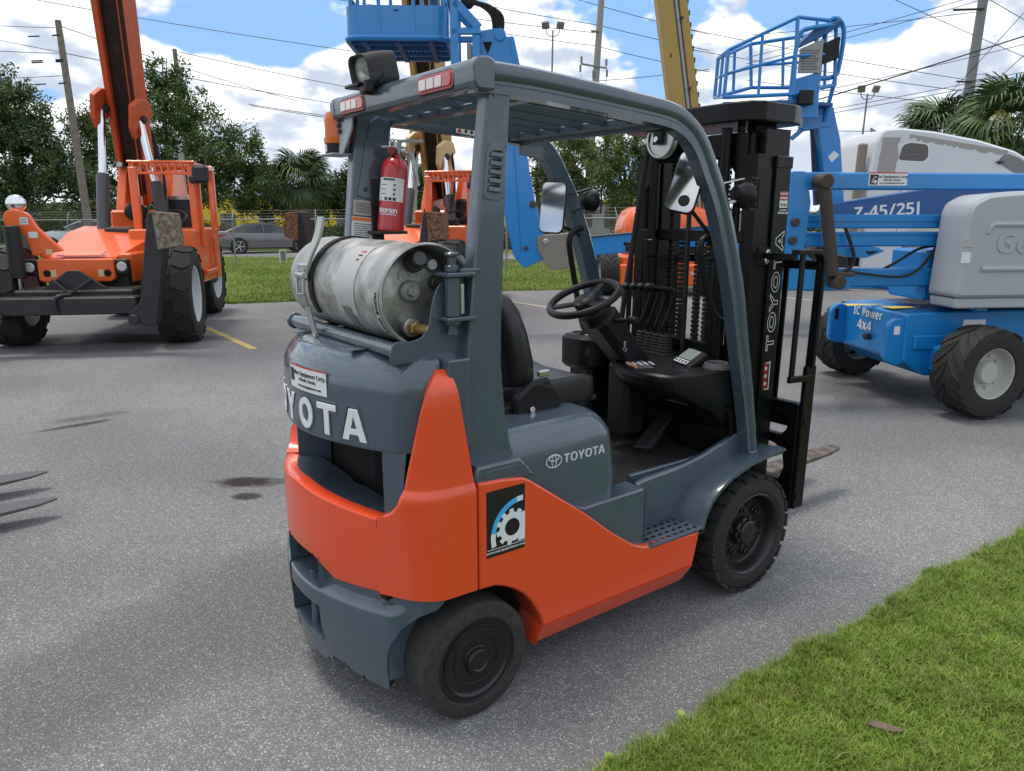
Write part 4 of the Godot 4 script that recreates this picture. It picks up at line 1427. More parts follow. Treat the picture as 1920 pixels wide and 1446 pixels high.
func cockpit() -> void:
	var K: Material = mats.plastic_black
	# floor with mat
	part("floor_mat", M.new().box(Vector3(1.1, .548, 0), Vector3(.86, .02, .74), .003), mats.floor_mat, FL)
	for sd in [[1.16, .10], [1.0, -.1], [1.22, -.22]]: pass
	# cowl / dashboard
	var m := M.new()
	var plan := PackedVector2Array()
	for q in [[1.50, -.36], [1.50, .378], [1.42, .380], [1.36, .382], [1.29, .384], [1.215, .384], [1.14, .372], [1.075, .345], [1.04, .295], [1.022, .22], [1.03, .10], [1.06, .02], [1.12, -.05], [1.20, -.10], [1.22, -.36]]: plan.append(Vector2(q[0], q[1]))
	var rings: Array = []
	for lv in [[.545, .40, .0], [.70, .36, .0], [.78, .27, .0], [.85, .13, .0], [.90, .035, 0.0], [.925, .01, 0.0], [.955, .0, 0.0], [.972, .003, .0], [.98, .012, .006]]:
		var R := PackedVector3Array()
		for q in plan:
			var x: float = q.x + lv[1] * smoothstep(.08, .34, 1.5 - q.x)
			R.append(Vector3(minf(x, 1.50), lv[0], q.y - (lv[2] if q.y > 0.2 else 0.0)))
		rings.append(R)
	var k := m.p.size()
	m.loft(rings, true, false, true)
	m.flip_from(k)
	m.flip_from(k)
	part("dashboard", m, K, FL, 28)
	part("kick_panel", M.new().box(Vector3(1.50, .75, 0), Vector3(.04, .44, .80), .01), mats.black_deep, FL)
	part("dashboard_panel_gap", M.new().box(Vector3(1.16, .85, .25), Vector3(.004, .003, .2)), mats.steel_bright, FL)
	# label plates on top
	var lid := T(1.125, .982, .10, -28)
	part("lever_chart", M.new().box(Vector3.ZERO, Vector3(.085, .004, .17), .001, lid), mats.plastic_grey, FL)
	part("orange_strip", M.new().box(Vector3(-.032, .003, 0), Vector3(.012, .002, .16), 0, lid), mats.label_orange, FL)
	print_lines(.07, .13, 5, lid * Transform3D(Basis(Vector3(0, 0, 1), Vector3(-1, 0, 0), Vector3(0, -1, 0)).orthonormalized(), Vector3(.008, .0035, 0)), mats.print_pale, FL, 5)
	part("dash_lid", M.new().box(Vector3(1.13, .981, .265), Vector3(.09, .004, .11), .001), K, FL)
	# display
	var dt := Transform3D(Basis(Vector3(0, 1, 0), -18 * D) * Basis(Vector3(0, 0, 1), 32 * D), Vector3(1.315, 1.005, .215))
	part("display_pod", M.new().box(Vector3(.0, -.012, 0), Vector3(.125, .045, .135), .014, dt), K, FL)
	part("display_screen", M.new().box(Vector3(.014, .0112, 0), Vector3(.062, .002, .10), 0, dt), mats.lcd, FL)
	part("display_buttons", M.new().box(Vector3(-.034, .0112, 0), Vector3(.022, .002, .10), 0, dt), mats.print_pale, FL)
	for i in 4: part("button_icon", M.new().box(Vector3(-.034, .0126, -.036 + i * .024), Vector3(.012, .001, .013), 0, dt), mats.plastic_black, FL)
	# cup holder
	part("cup_holder", M.new().lathe(V2([.034, -.004, .036, .016, .040, .022, .047, .022, .053, .012, .058, -.002]), 28, T(1.355, .98, .333)), mats.plastic_grey, FL)
	part("cup_well", M.new().cyl(Vector3(1.355, .975, .333), Vector3(1.355, .984, .333), .036, 20), mats.black_deep, FL)
	# levers with ribbed boots
	for i in 4:
		var z := -.178 + i * .052
		var x := 1.435 - i * .004
		var pr := PackedVector2Array()
		for r in 7:
			var rad := .040 - r * .0028
			pr.append(Vector2(rad, r * .0135)); pr.append(Vector2(rad + .004, r * .0135 + .005)); pr.append(Vector2(rad - .001, r * .0135 + .011))
		pr.append(Vector2(.010, .096)); pr.append(Vector2(0, .097))
		var lever := part("lever_boot", M.new().lathe(pr, 18, T(x, .975, z)), mats.rubber, FL)
		var top := Vector3(x + .015, 1.262 + i * .004, z + .03)
		var path := smooth_path(PackedVector3Array([Vector3(x, 1.06, z), Vector3(x - .012, 1.10, z - .004), Vector3(x, 1.16, z + .012), top - Vector3(0, .02, 0), top, top + Vector3(-.03, .008, -.02), top + Vector3(-.085, .018, -.055)]), 6)
		part("lever", M.new().tube(path, .0105, 8), K, FL)
		part("lever_knob", M.new().ball(top + Vector3(-.10, .020, -.063), .021, 12, Vector3(1.25, .85, 1.0)), K, FL)
	# steering column
	m = M.new()
	var ca := Vector3(1.24, .93, -.02)
	var cb := Vector3(.985, 1.195, -.02)
	var ax := (cb - ca).normalized()
	m.beam(ca, cb, .125, .12, .018, Vector3(1, 1, 0))
	m.beam(ca + ax * .22, cb + ax * .02, .165, .13, .03, Vector3(1, 1, 0))
	m.cyl(cb - ax * .02, cb + ax * .05, .072, 20, .012)
	m.box(Vector3(1.19, .80, -.03), Vector3(.14, .34, .13), .02)
	part("steering_column", m, K, FL)
	m = M.new().beam(cb + Vector3(.03, -.02, .06), cb + Vector3(.05, -.01, .155), .024, .02, .006)
	m.cyl(cb + Vector3(.05, -.01, .14), cb + Vector3(.055, -.008, .185), .016, 12, .004)
	part("indicator_stalk", m, K, FL)
	part("ignition_lock", M.new().cyl(ca + ax * .2 + Vector3(-.02, .0, .055), ca + ax * .2 + Vector3(-.02, 0, .068), .02, 16, .003), K, FL)
	m = M.new().box(ca + ax * .2 + Vector3(-.02, -.002, .078), Vector3(.012, .022, .003), .001)
	m.tube(PackedVector3Array([Vector3(0, .012, 0), Vector3(.011, 0, 0), Vector3(0, -.012, 0), Vector3(-.011, 0, 0)]), .0016, 5, false, true)
	m.deform(func(v: Vector3) -> Vector3: return v + ca + ax * .2 + Vector3(-.02, -.026, .08), m.p.size() - 4 * 30)
	part("ignition_key", m, mats.steel_bright, FL)
	# wheel
	var wc := cb + ax * .085 + Vector3(-.012, .005, 0)
	var wax := Vector3(-.40, .91, 0).normalized()
	var wt := Transform3D(Basis(wax.cross(Vector3(0, 0, 1)).normalized(), wax, Vector3(0, 0, 1)).orthonormalized() * Basis.from_scale(Vector3.ONE * .84), wc)
	var circ := PackedVector3Array()
	for i in 48: circ.append(wt * Vector3(cos(TAU * i / 48) * .178, .012, sin(TAU * i / 48) * .178))
	var sw := part("steering_wheel", M.new().tube(circ, .0155, 12, false, true), K, FL, 60)
	m = M.new()
	m.lathe(V2([.0, -.03, .045, -.03, .062, -.012, .060, .006, .045, .020, .02, .025, 0, .026]), 24, wt)
	part("wheel_hub", m, K, sw)
	for a in [100, 225, 350]:
		var dr := Vector3(cos(a * D), 0, sin(a * D))
		part("wheel_spoke", M.new().beam(wt * (dr * .04 - Vector3(0, .005, 0)), wt * (dr * .175 + Vector3(0, .01, 0)), .034, .012, .004, wt.basis.y), K, sw)
	var kn := wt * Vector3(-.10, .03, .075)
	part("spinner_knob", M.new().cyl(wt * Vector3(-.10, .0, .075), kn, .014, 12, .003).ball(kn, .02, 10, Vector3(1, .8, 1)), K, sw)
	# left pod with parking brake
	m = M.new()
	m.prism(rounded(V2([1.09, -.40, 1.10, -.25, 1.16, -.19, 1.32, -.18, 1.36, -.40]), .05, 4), -1.06, -.90, .018, Transform3D(Basis(Vector3(1, 0, 0), Vector3(0, 0, 1), Vector3(0, -1, 0)), Vector3(0, 0, 0)))
	m.box(Vector3(1.22, .78, -.30), Vector3(.17, .28, .16), .02)
	part("left_console", m, K, FL)
	part("console_label", M.new().box(Vector3(1.18, 1.0605, -.25), Vector3(.07, .002, .05), 0), mats.print_pale, FL)
	part("console_cup", M.new().lathe(V2([.028, .0, .03, .005, .036, .005, .04, 0]), 20, T(1.17, 1.06, -.34)), K, FL)
	part("console_label", M.new().box(Vector3(1.13, .99, -.218), Vector3(.05, .035, .002), 0, T(0, 0, 0)), mats.plastic_grey, FL)
	# pedals
	var gpd := frame(Vector3(1.285, .645, -.02 + .085), Vector3(.30, .13, -.085), Vector3(-.35, 1, 0))
	m = M.new().box(Vector3.ZERO, Vector3(.27, .014, .075), .003, gpd)
	for i in 5: m.box(Vector3(0, .009, -.03 + i * .015), Vector3(.25, .006, .006), .001, gpd)
	m.box(Vector3(-.02, -.03, 0), Vector3(.12, .04, .03), .004, gpd)
	part("accelerator_pedal", m, mats.rubber_pad, FL)
	for q in [[1.30, .68, -.19], [1.28, .72, -.33]]:
		var pt := Transform3D(Basis(Vector3(0, 1, 0), -6 * D) * Basis(Vector3(0, 0, 1), 42 * D), Vector3(q[0], q[1], q[2]))
		m = M.new().prism(rrect(.09, .105, .02), -.01, .01, .004, pt * T(0, 0, 0, 0, -90))
		for i in 6: m.box(Vector3(-.034 + i * .0135, .012, 0), Vector3(.006, .006, .085), .001, pt)
		part("brake_pedal", m, mats.rubber_pad, FL)
		part("pedal_arm", M.new().tube(smooth_path(PackedVector3Array([pt.origin + Vector3(.02, -.02, .02), pt.origin + Vector3(.06, .0, .05), pt.origin + Vector3(.10, .10, .05)]), 4), .008, 8), mats.steel_dark, FL)
	part("pedal_base", M.new().box(Vector3(1.36, .60, -.27), Vector3(.10, .06, .26), .01), mats.black_semi, FL)
	# seat
	m = M.new()
	var seat := Node3D.new()
	seat.name = "seat"
	FL.add_child(seat)
	rings = []
	var cyc := [[.905, .97], [.915, 1.0], [.945, 1.02], [.975, 1.005], [.99, .96]]
	for lv in cyc:
		var R := PackedVector3Array()
		for v in rrect(.44 * lv[1], .47 * lv[1], .10, 6):
			var y: float = lv[0]
			if y > .95: y += .028 * smoothstep(.12, .24, absf(v.y)) - .012 * clampf((v.x - .1) / .15, 0, 1)
			R.append(Vector3(.572 + v.x, y, -v.y))
		rings.append(R)
	m.loft(rings, true, true, true)
	part("cushion", m, mats.seat_vinyl, seat, 50)
	part("cushion_pan", M.new().prism(rrect(.42, .45, .09), -.91, -.885, .004, Transform3D(Basis(Vector3(1, 0, 0), Vector3(0, 0, 1), Vector3(0, -1, 0)), Vector3(.572, 0, 0))), K, seat)
	m = M.new()
	rings = []
	var bw := [[.93, .19, .075], [1.0, .225, .085], [1.1, .235, .09], [1.2, .228, .085], [1.28, .205, .075], [1.325, .17, .06], [1.345, .11, .035]]
	for q in bw:
		var cx := .43 - (float(q[0]) - .95) * .18
		var R := PackedVector3Array()
		for v in rrect(float(q[2]) * 2 * .62, float(q[1]) * 2, minf(.05, float(q[2]) * .6), 4):
			R.append(Vector3(cx + v.x + .12 * v.y * v.y * 4.0 * .35, q[0], -v.y))
		rings.append(R)
	m.loft(rings, true, true, true)
	part("backrest", m, mats.seat_vinyl, seat, 50)
	m = M.new()
	m.prism(rounded(V2([-.09, -.14, .07, -.16, .10, .02, .09, .13, .02, .15, -.07, .10]), .03), -.01, .01, .004, Transform3D(Basis(Vector3(0, 0, 1), Vector3(-.18, 1, 0).normalized(), Vector3(-1, -.18, 0).normalized()), Vector3(.348, 1.13, .0)))
	m.prism(rrect(.36, .30, .05), -.008, .012, .004, Transform3D(Basis(Vector3(0, 0, 1), Vector3(-.18, 1, 0).normalized(), Vector3(-1, -.18, 0).normalized()), Vector3(.36, 1.14, .0)))
	part("back_shell", m, K, seat)
	for sd in [1, -1]:
		part("hip_restraint", M.new().prism(rounded(V2([.33, .90, .34, .98, .42, 1.035, .52, 1.0, .56, .93, .50, .905]), .02), .232, .275, .012) if sd > 0 else mir(M.new().prism(rounded(V2([.33, .90, .34, .98, .42, 1.035, .52, 1.0, .56, .93, .50, .905]), .02), .232, .275, .012)), K, seat)
	part("belt_buckle", M.new().box(Vector3(.47, 1.005, .235), Vector3(.10, .05, .03), .012, T(0, 0, 0)), K, seat)
	part("belt_buckle_button", M.new().box(Vector3(.50, 1.045, .225), Vector3(.05, .022, .02), .004), mats.steel_bright, seat)
	part("seat_adjuster", M.new().cyl(Vector3(.405, .932, .275), Vector3(.405, .932, .285), .012, 12, .002), mats.steel_bright, seat)
	part("seat_rail", M.new().box(Vector3(.6, .903, .17), Vector3(.4, .02, .05), .004).box(Vector3(.6, .903, -.17), Vector3(.4, .02, .05), .004).box(Vector3(.40, .925, .2), Vector3(.24, .05, .1), .008), K, seat)

func fittings() -> void:
	var K: Material = mats.plastic_black
	# mirrors
	for sd in [1, -1]:
		var c := Vector3(1.075, 1.735, .362) if sd > 0 else Vector3(1.04, 1.645, -.395)
		var t := Transform3D(Basis(Vector3.UP, (58.0 if sd > 0 else -78.0) * D) * Basis(Vector3(0, 0, 1), (-10.0 if sd > 0 else 6.0) * D), c)
		# local z looks back to the driver
		t = Transform3D(Basis(Vector3(.62, -.05, .78).normalized(), Vector3(.14, 1, -.05).normalized(), Vector3(-.78, .12, .62).normalized()).orthonormalized(), c) if sd < 0 else Transform3D(Basis(Vector3(.42, -.2, .86).normalized(), Vector3(.34, 1, .07).normalized(), Vector3(-.88, .3, .44).normalized()).orthonormalized(), c)
		var mr := part("mirror", M.new().prism(rrect(.118, .235, .028, 5), -.016, .0, .006, t), K, FL)
		part("mirror_glass", M.new().prism(rrect(.107, .224, .024, 5), .0005, .002, .0005, t), mats.mirror_glass, mr)
		if sd > 0: part("mirror_bullseye", M.new().cyl(t * Vector3(.012, -.07, .002), t * Vector3(.012, -.07, .006), .022, 18, .002), K, mr)
		part("mirror_arm", M.new().tube(PackedVector3Array([t * Vector3(0, -.06, -.016), t * Vector3(.0, -.06, -.05), Vector3(1.21, 1.52, .395 * sd)]), .008, 8), K, mr)
		# grab handle on the front pillar
		var hp := V3([1.24, 1.50, .37, 1.215, 1.525, .36, 1.185, 1.505, .355, 1.19, 1.44, .355, 1.235, 1.32, .355, 1.285, 1.225, .355, 1.325, 1.19, .36, 1.375, 1.185, .375])
		if sd < 0: hp = V3([1.20, 1.55, -.37, 1.15, 1.54, -.365, 1.118, 1.50, -.365, 1.13, 1.42, -.365, 1.165, 1.27, -.365, 1.20, 1.13, -.365, 1.24, 1.06, -.365, 1.36, 1.05, -.375])
		part("grab_handle", M.new().tube(smooth_path(hp, 5), .014, 10), K, FL, 60)
		# head lamp in its cage
		var lc := Vector3(1.30, 1.69, .45) if sd > 0 else Vector3(1.285, 1.675, -.415)
		var lamp := part("head_lamp", M.new().lathe(V2([0, -.05, .025, -.048, .045, -.02, .052, .0, .052, .02, .048, .024, .044, .018, 0, .012]), 20, Transform3D(Basis(Vector3(0, 0, 1), Vector3(1, -.15, 0).normalized(), Vector3(.15, 1, 0).normalized()), lc)), K, FL)
		var m := M.new()
		for k in 5: m.tube(PackedVector3Array([lc + Vector3(.03, .045 - k * .0225, -.05), lc + Vector3(.045, .045 - k * .0225, 0), lc + Vector3(.03, .045 - k * .0225, .05)]), .0028, 6)
		m.tube(PackedVector3Array([lc + Vector3(-.02, .06, -.05), lc + Vector3(.03, .06, -.05), lc + Vector3(.03, -.055, -.05), lc + Vector3(-.02, -.055, -.05)]), .004, 6)
		m.tube(PackedVector3Array([lc + Vector3(-.02, .06, .05), lc + Vector3(.03, .06, .05), lc + Vector3(.03, -.055, .05), lc + Vector3(-.02, -.055, .05)]), .004, 6)
		part("lamp_cage", m, K, lamp)
		part("lamp_bracket", M.new().beam(lc + Vector3(-.03, -.02, 0), Vector3(lc.x - .12, lc.y - .05, .40 * sd), .02, .012, .002).beam(lc + Vector3(0, .06, 0), Vector3(lc.x - .14, lc.y + .03, .40 * sd), .02, .006, .002), mats.steel_dark if sd < 0 else mats.steel_zinc, lamp)
	# work light on the rear bar
	var wc := Vector3(.035, 2.095, -.140)
	var wt := Transform3D(Basis(Vector3(.12, 0, 1).normalized(), Vector3(-.22, 1, .02).normalized(), Vector3(-1, -.22, .12).normalized()).orthonormalized() * Basis.from_scale(Vector3.ONE * .80), wc)
	var rings: Array = []
	for q in [[-.085, .86, .02], [-.078, .95, .03], [-.04, 1.0, .035], [.02, 1.0, .036], [.05, .96, .036], [.062, .97, .038], [.070, .95, .038], [.066, .84, .036], [.045, .76, .034]]:
		var R := PackedVector3Array()
		for v in rrect(.15 * q[1], .138 * q[1], q[2], 5): R.append(wt * Vector3(v.x, v.y, q[0]))
		rings.append(R)
	var wl := part("work_light", M.new().loft(rings, true, true, false), mats.plastic_matte, FL, 40)
	part("lamp_reflector", M.new().lathe(V2([0, .0, .03, .006, .05, .03, .056, .047]), 24, wt * Transform3D(Basis(Vector3(1, 0, 0), Vector3(0, 0, 1), Vector3(0, -1, 0)), Vector3(0, 0, 0))), mats.steel_bright, wl)
	part("lamp_reflector_ring", M.new().lathe(V2([.054, .045, .066, .055, .074, .052]), 24, wt * Transform3D(Basis(Vector3(1, 0, 0), Vector3(0, 0, 1), Vector3(0, -1, 0)), Vector3.ZERO)), mats.plastic_black, wl)
	part("lamp_lens", M.new().cyl(wt * Vector3(0, 0, .046), wt * Vector3(0, 0, .049), .056, 24, .001), mats.glass, wl)
	part("lamp_bulb_cap", M.new().ball(wt * Vector3(0, 0, .028), .016, 10), mats.steel_dark, wl)
	var m := M.new()
	m.box(Vector3(.03, 2.048, -.20), Vector3(.10, .012, .11), .003)
	m.box(Vector3(.02, 2.03, -.14), Vector3(.06, .03, .04), .006)
	m.cyl(Vector3(.0, 2.02, -.10), Vector3(.0, 2.055, -.10), .018, 12, .003)
	m.tube(smooth_path(V3([.04, 2.08, -.12, .05, 2.10, -.10, .045, 2.07, -.08, .03, 2.045, -.08]), 4), .006, 6)
	part("work_light_bracket", m, K, wl)
	# beacon on its bracket outside the left rear pillar
	var bc := Vector3(.055, 1.868, -.512)
	var bkt := M.new()
	bkt.prism(V2([-.06, -.085, -.01, -.085, .03, -.04, .062, .0, .066, .05, .045, .075, -.04, .08]), -.004, .004, .001, Transform3D(Basis(Vector3(0, 0, 1), Vector3(.08, 1, 0).normalized(), Vector3(-1, .08, 0).normalized()), Vector3(.052, 1.925, -.425)))
	bkt.box(Vector3(.055, 1.840, -.515), Vector3(.11, .005, .16), .001)
	part("beacon_bracket", bkt, mats.fl_grey_light, FL)
	var bn := part("beacon", M.new().cyl(bc + Vector3(0, -.026, 0), bc + Vector3(0, .016, 0), .046, 24, .003), K, FL)
	part("beacon_lens", M.new().lathe(V2([.0, .014, .048, .014, .049, .034, .044, .036, .044, .098, .045, .1, .043, .104, .041, .118, .034, .128, .02, .132, 0, .133]), 28, T(bc.x, bc.y, bc.z)), mats.amber, bn)
	part("beacon_label", M.new().box(bc + Vector3(-.0465, -.004, .0), Vector3(.002, .026, .02)), mats.print_white, bn)
	part("bracket_bolt", M.new().hexnut(Vector3(.046, 1.945, -.455), Vector3(-1, 0, 0), .009, .012).hexnut(Vector3(.046, 1.922, -.45), Vector3(-1, 0, 0), .009, .012), mats.steel_dark, FL)
	# labels on the left rear pillar's inner face
	var lt := Transform3D(Basis(Vector3(1, -.09, 0).normalized(), Vector3(.09, 1, 0).normalized(), Vector3(0, 0, 1)), Vector3.ZERO)
	var lab := func(y: float, x: float, w: float, h: float, c: Material, nm: String) -> Transform3D:
		var t := Transform3D(lt.basis, Vector3(x, y, -.4062))
		decal_card(w, h, t, c, FL, nm)
		return t
	part("pillar_side_plate", M.new().prism(rounded(V2([-.05, -.06, .055, -.075, .08, .22, .03, .25, -.01, .22]), .01), 0, .006, .002, Transform3D(lt.basis, Vector3(.135, 1.74, -.4075))), mats.fl_grey, FL)
	part("bracket_bolt", M.new().cyl(Vector3(.115, 1.71, -.402), Vector3(.115, 1.71, -.398), .009, 12, .001), mats.steel_dark, FL)
	var l1 = lab.call(1.640, .108, .092, .056, mats.print_plate, "rating_plate")
	print_lines(.07, .042, 6, l1 * T(0, 0, .001), mats.print_black, FL, 3)
	var l2 = lab.call(1.550, .100, .10, .112, mats.print_white, "warning_label")
	part("label_header", M.new().box(Vector3(0, .047, .0008), Vector3(.10, .014, .0008), 0, l2), mats.label_orange, FL)
	print_lines(.078, .082, 10, l2 * T(0, -.008, .001), mats.print_black, FL, 4)
	var l3 = lab.call(1.465, .092, .090, .046, mats.print_plate, "notice_label")
	part("label_mark", M.new().prism(ngon(.012, 10, .02, 0), .0008, .0014, 0, l3), mats.print_red, FL, 0)
	part("label_mark", M.new().box(l3 * Vector3(-.02, 0, .001), Vector3(.0006, .03, .004)), mats.print_black, FL, 0)
	# swing-out tank carrier: pole, saddle, latch plate, hinge pin
	m = M.new()
	m.cyl(Vector3(-.20, 1.229, -.40), Vector3(-.20, 1.234, .42), .0225, 20, .002)
	m.cyl(Vector3(-.02, 1.229, -.40), Vector3(-.02, 1.234, .42), .0225, 20, .002)
	m.cyl(Vector3(-.20, 1.229, -.405), Vector3(-.20, 1.229, -.385), .030, 20, .004)
	m.box(Vector3(-.11, 1.226, -.25), Vector3(.2, .012, .05), .003)
	m.box(Vector3(-.11, 1.226, .12), Vector3(.2, .012, .05), .003)
	m.box(Vector3(-.11, 1.206, -.33), Vector3(.2, .03, .03), .004)
	m.box(Vector3(.04, 1.28, -.39), Vector3(.05, .2, .05), .005)
	part("tank_carrier", m, mats.fl_grey, FL)
	m = M.new()
	# latch plate: upright plate beside the tank's valve end, with a scooped edge
	m.prism(rounded(V2([-.225, 1.195, .03, 1.19, .03, 1.40, -.045, 1.425, -.065, 1.41, -.085, 1.36, -.095, 1.30, -.12, 1.265, -.155, 1.258, -.21, 1.262, -.225, 1.24]), .012, 2), .418, .426, .002)
	part("carrier_end_plate", m, mats.fl_grey, FL)
	m = M.new()
	m.box(Vector3(-.015, 1.448, .448), Vector3(.10, .012, .075), .003)
	m.box(Vector3(.02, 1.458, .455), Vector3(.07, .012, .05), .003)
	m.box(Vector3(-.015, 1.318, .448), Vector3(.10, .012, .075), .003)
	m.cyl(Vector3(-.03, 1.285, .452), Vector3(-.03, 1.50, .452), .013, 14, .002)
	m.cyl(Vector3(-.03, 1.325, .452), Vector3(-.03, 1.44, .452), .022, 16, .002)
	m.cyl(Vector3(-.03, 1.50, .452), Vector3(-.03, 1.512, .452), .022, 16, .004)
	m.cyl(Vector3(-.03, 1.455, .452), Vector3(-.03, 1.475, .452), .02, 16, .003)
	m.cyl(Vector3(-.03, 1.30, .452), Vector3(-.03, 1.316, .452), .024, 16, .003)
	m.hexnut(Vector3(-.03, 1.268, .452), Vector3.UP, .016, .02)
	part("latch_hinge", m, mats.fl_grey, FL)
	part("latch_spring", M.new().box(Vector3(.0, 1.375, .46), Vector3(.012, .09, .004), .001), mats.steel_bright, FL)
	# over-centre strap round the tank (drawn with the carrier)
	m = M.new()
	var cx := Vector3(-.09, 1.385, -.095)
	var strap := PackedVector3Array()
	for i in 25:
		var a := (-35.0 + i * (215.0 + 35.0) / 24) * D
		strap.append(cx + Vector3(cos(a) * .159, sin(a) * .159, 0))
	part("strap", M.new().sweep(strap, V2([-.0025, -.016, .003, -.016, .003, .016, -.0025, .016]), Vector3(0, 0, 1)), mats.rubber, FL)
	m = M.new()
	var lv := smooth_path(V3([-.262, 1.41, -.115, -.256, 1.44, -.115, -.240, 1.49, -.10, -.222, 1.535, -.085, -.212, 1.575, -.075, -.206, 1.61, -.07]), 4)
	m.sweep(lv, rrect(.012, .048, .003, 1), Vector3(0, 0, 1))
	part("clamp_lever", m, mats.steel_galv, FL)
	m = M.new()
	m.box(Vector3(-.262, 1.43, -.12), Vector3(.022, .055, .05), .004, T(0, 0, 0))
	m.cyl(Vector3(-.27, 1.42, -.15), Vector3(-.27, 1.42, -.085), .012, 12, .002)
	m.tube(V3([-.272, 1.44, -.09, -.275, 1.36, -.09, -.275, 1.355, -.145, -.272, 1.43, -.15]), .005, 6, true, true)
	m.tube(V3([-.262, 1.36, -.118, -.252, 1.30, -.118]), .004, 6)
	m.beam(Vector3(-.252, 1.31, -.118), Vector3(-.236, 1.205, -.10), .035, .01, .002, Vector3.LEFT)
	m.box(Vector3(-.235, 1.196, -.03), Vector3(.03, .012, .09), .003)
	m.cyl(Vector3(-.245, 1.215, -.08), Vector3(-.255, 1.215, -.08), .011, 10, .002)
	part("clamp_buckle", m, mats.steel_zinc, FL)

func propane_tank() -> void:
	var P := thing("propane_cylinder", "scuffed silver propane cylinder lying across the back of the grey and orange forklift", "gas cylinder")
	var c := Transform3D(Basis(Vector3(1, 0, 0), Vector3(0, 0, 1), Vector3(0, -1, 0)), Vector3(-.09, 1.385, 0))   # local y along +z
	var pr := V2([0, -.375, .06, -.372, .10, -.362, .13, -.342, .147, -.315, .153, -.285, .154, -.26, .1535, -.03, .1555, -.02, .1555, .0, .1535, .01, .154, .235, .152, .26, .147, .28, .135, .30, .11, .318, .08, .328, .0, .335])
	part("shell", M.new().lathe(pr, 64, c), mats.tank_alu, P, 30)
	# collar ring with a cut-out handle
	var m := M.new()
	m.lathe(V2([.147, .245, .150, .27, .1515, .40, .155, .408, .155, .414, .150, .416, .146, .412, .1455, .402, .1445, .27]), 64, c, -1.05, TAU - 2.05)
	part("collar", m, mats.tank_alu, P, 40)
	m = M.new()
	var v := func(x: float, y: float, z: float) -> Vector3: return Vector3(-.09 + x, 1.385 + y, z)
	m.cyl(v.call(-.02, .01, .33), v.call(-.02, .01, .352), .032, 20, .004)
	m.hexnut(v.call(-.02, .01, .352), Vector3(0, 0, 1), .016, .012)
	part("centre_plug", m, mats.tank_alu, P)
	m = M.new().cyl(v.call(.0, .09, .32), v.call(-.01, .10, .37), .03, 16, .004).cyl(v.call(-.01, .10, .37), v.call(-.015, .11, .40), .024, 16, .004)
	part("relief_valve", m, mats.steel_dark, P)
	m = M.new().cyl(v.call(.07, .03, .325), v.call(.07, .03, .36), .022, 16, .003).cyl(v.call(.07, .03, .36), v.call(.075, .035, .42), .016, 12, .002).cyl(v.call(.075, .035, .40), v.call(.085, .04, .45), .018, 12, .003)
	part("outlet_coupling", m, mats.steel_dark, P)
	m = M.new().cyl(v.call(-.02, -.10, .318), v.call(-.02, -.10, .355), .030, 18, .004)
	part("valve_boss", m, mats.tank_alu, P)
	m = M.new().hexnut(v.call(-.02, -.10, .35), Vector3(0, 0, 1), .022, .03).cyl(v.call(-.02, -.10, .38), v.call(-.0, -.10, .42), .016, 12, .003)
	part("brass_valve", m, mats.brass, P)
	part("gauge_face", M.new().cyl(v.call(.06, .085, .33), v.call(.06, .085, .345), .016, 14, .002), mats.print_white, P)
	# dull label sheet and stencilled lettering round the shell
	var sheet := M.new()
	sheet.grid(10, 1, func(a, b):
		var an := lerpf(118, 205, a) * D
		return Vector3(-.09 + cos(an) * .1552, 1.385 + sin(an) * .1552, lerpf(.10, .238, 1 - b)))
	sheet.flip_from(0)
	part("paper_label", sheet, mats.label_grey, P)
	var darkp := M.new()
	darkp.grid(8, 1, func(a, b):
		var an := lerpf(196, 236, a) * D
		return Vector3(-.09 + cos(an) * .1558, 1.385 + sin(an) * .1558, lerpf(.13 + .05 * a, .20, 1 - b)))
	darkp.flip_from(0)
	part("bare_patch", darkp, mats.label_dark, P)
	# "PROPANE UN1075" along the collar's mouth
	var s := "PROPANE UN1075"
	var gy := M.new().grid(8, 1, func(a, b):
		var an := lerpf(172, 226, a) * D
		return Vector3(-.09 + cos(an) * .1528, 1.385 + sin(an) * .1528, lerpf(.362, .394, 1 - b)))
	gy.flip_from(0)
	part("paper_label", gy, mats.print_plate, P)
	for i in s.length():
		if s[i] == " ": continue
		var an := (175.0 + i * 3.6) * D
		var nrm := Vector3(cos(an), sin(an), 0)
		var run := Vector3(-sin(an), cos(an), 0)
		text(s[i], .016, Transform3D(Basis(run, Vector3(0, 0, 1), nrm) if run.cross(Vector3(0, 0, 1)).dot(nrm) > 0 else Basis(run, Vector3(0, 0, -1), nrm), Vector3(-.09, 1.385, .378) + nrm * .1537), mats.print_black, P, "lettering", "Droid Sans", true, 1, .8, .0006)
	for i in 3:
		var an := (128.0 + i * 6.0) * D
		var nrm := Vector3(cos(an), sin(an), 0)
		var bx := M.new().box(Vector3.ZERO, Vector3(.006, .03 - i * .006, .0008), 0, Transform3D(Basis(Vector3(-sin(an), cos(an), 0), Vector3(0, 0, 1), nrm), Vector3(-.09, 1.385, .20) + nrm * .1557))
		part("label_mark", bx, [mats.print_red, mats.print_black, mats.print_dark_red][i], P, 0)
	text("GSL", .034, Transform3D(Basis(Vector3(1, 0, 0), Vector3(0, 1, 0), Vector3(0, 0, 1)), v.call(-.055, .055, .331)), mats.label_grey, P, "lettering", "Droid Sans", true)

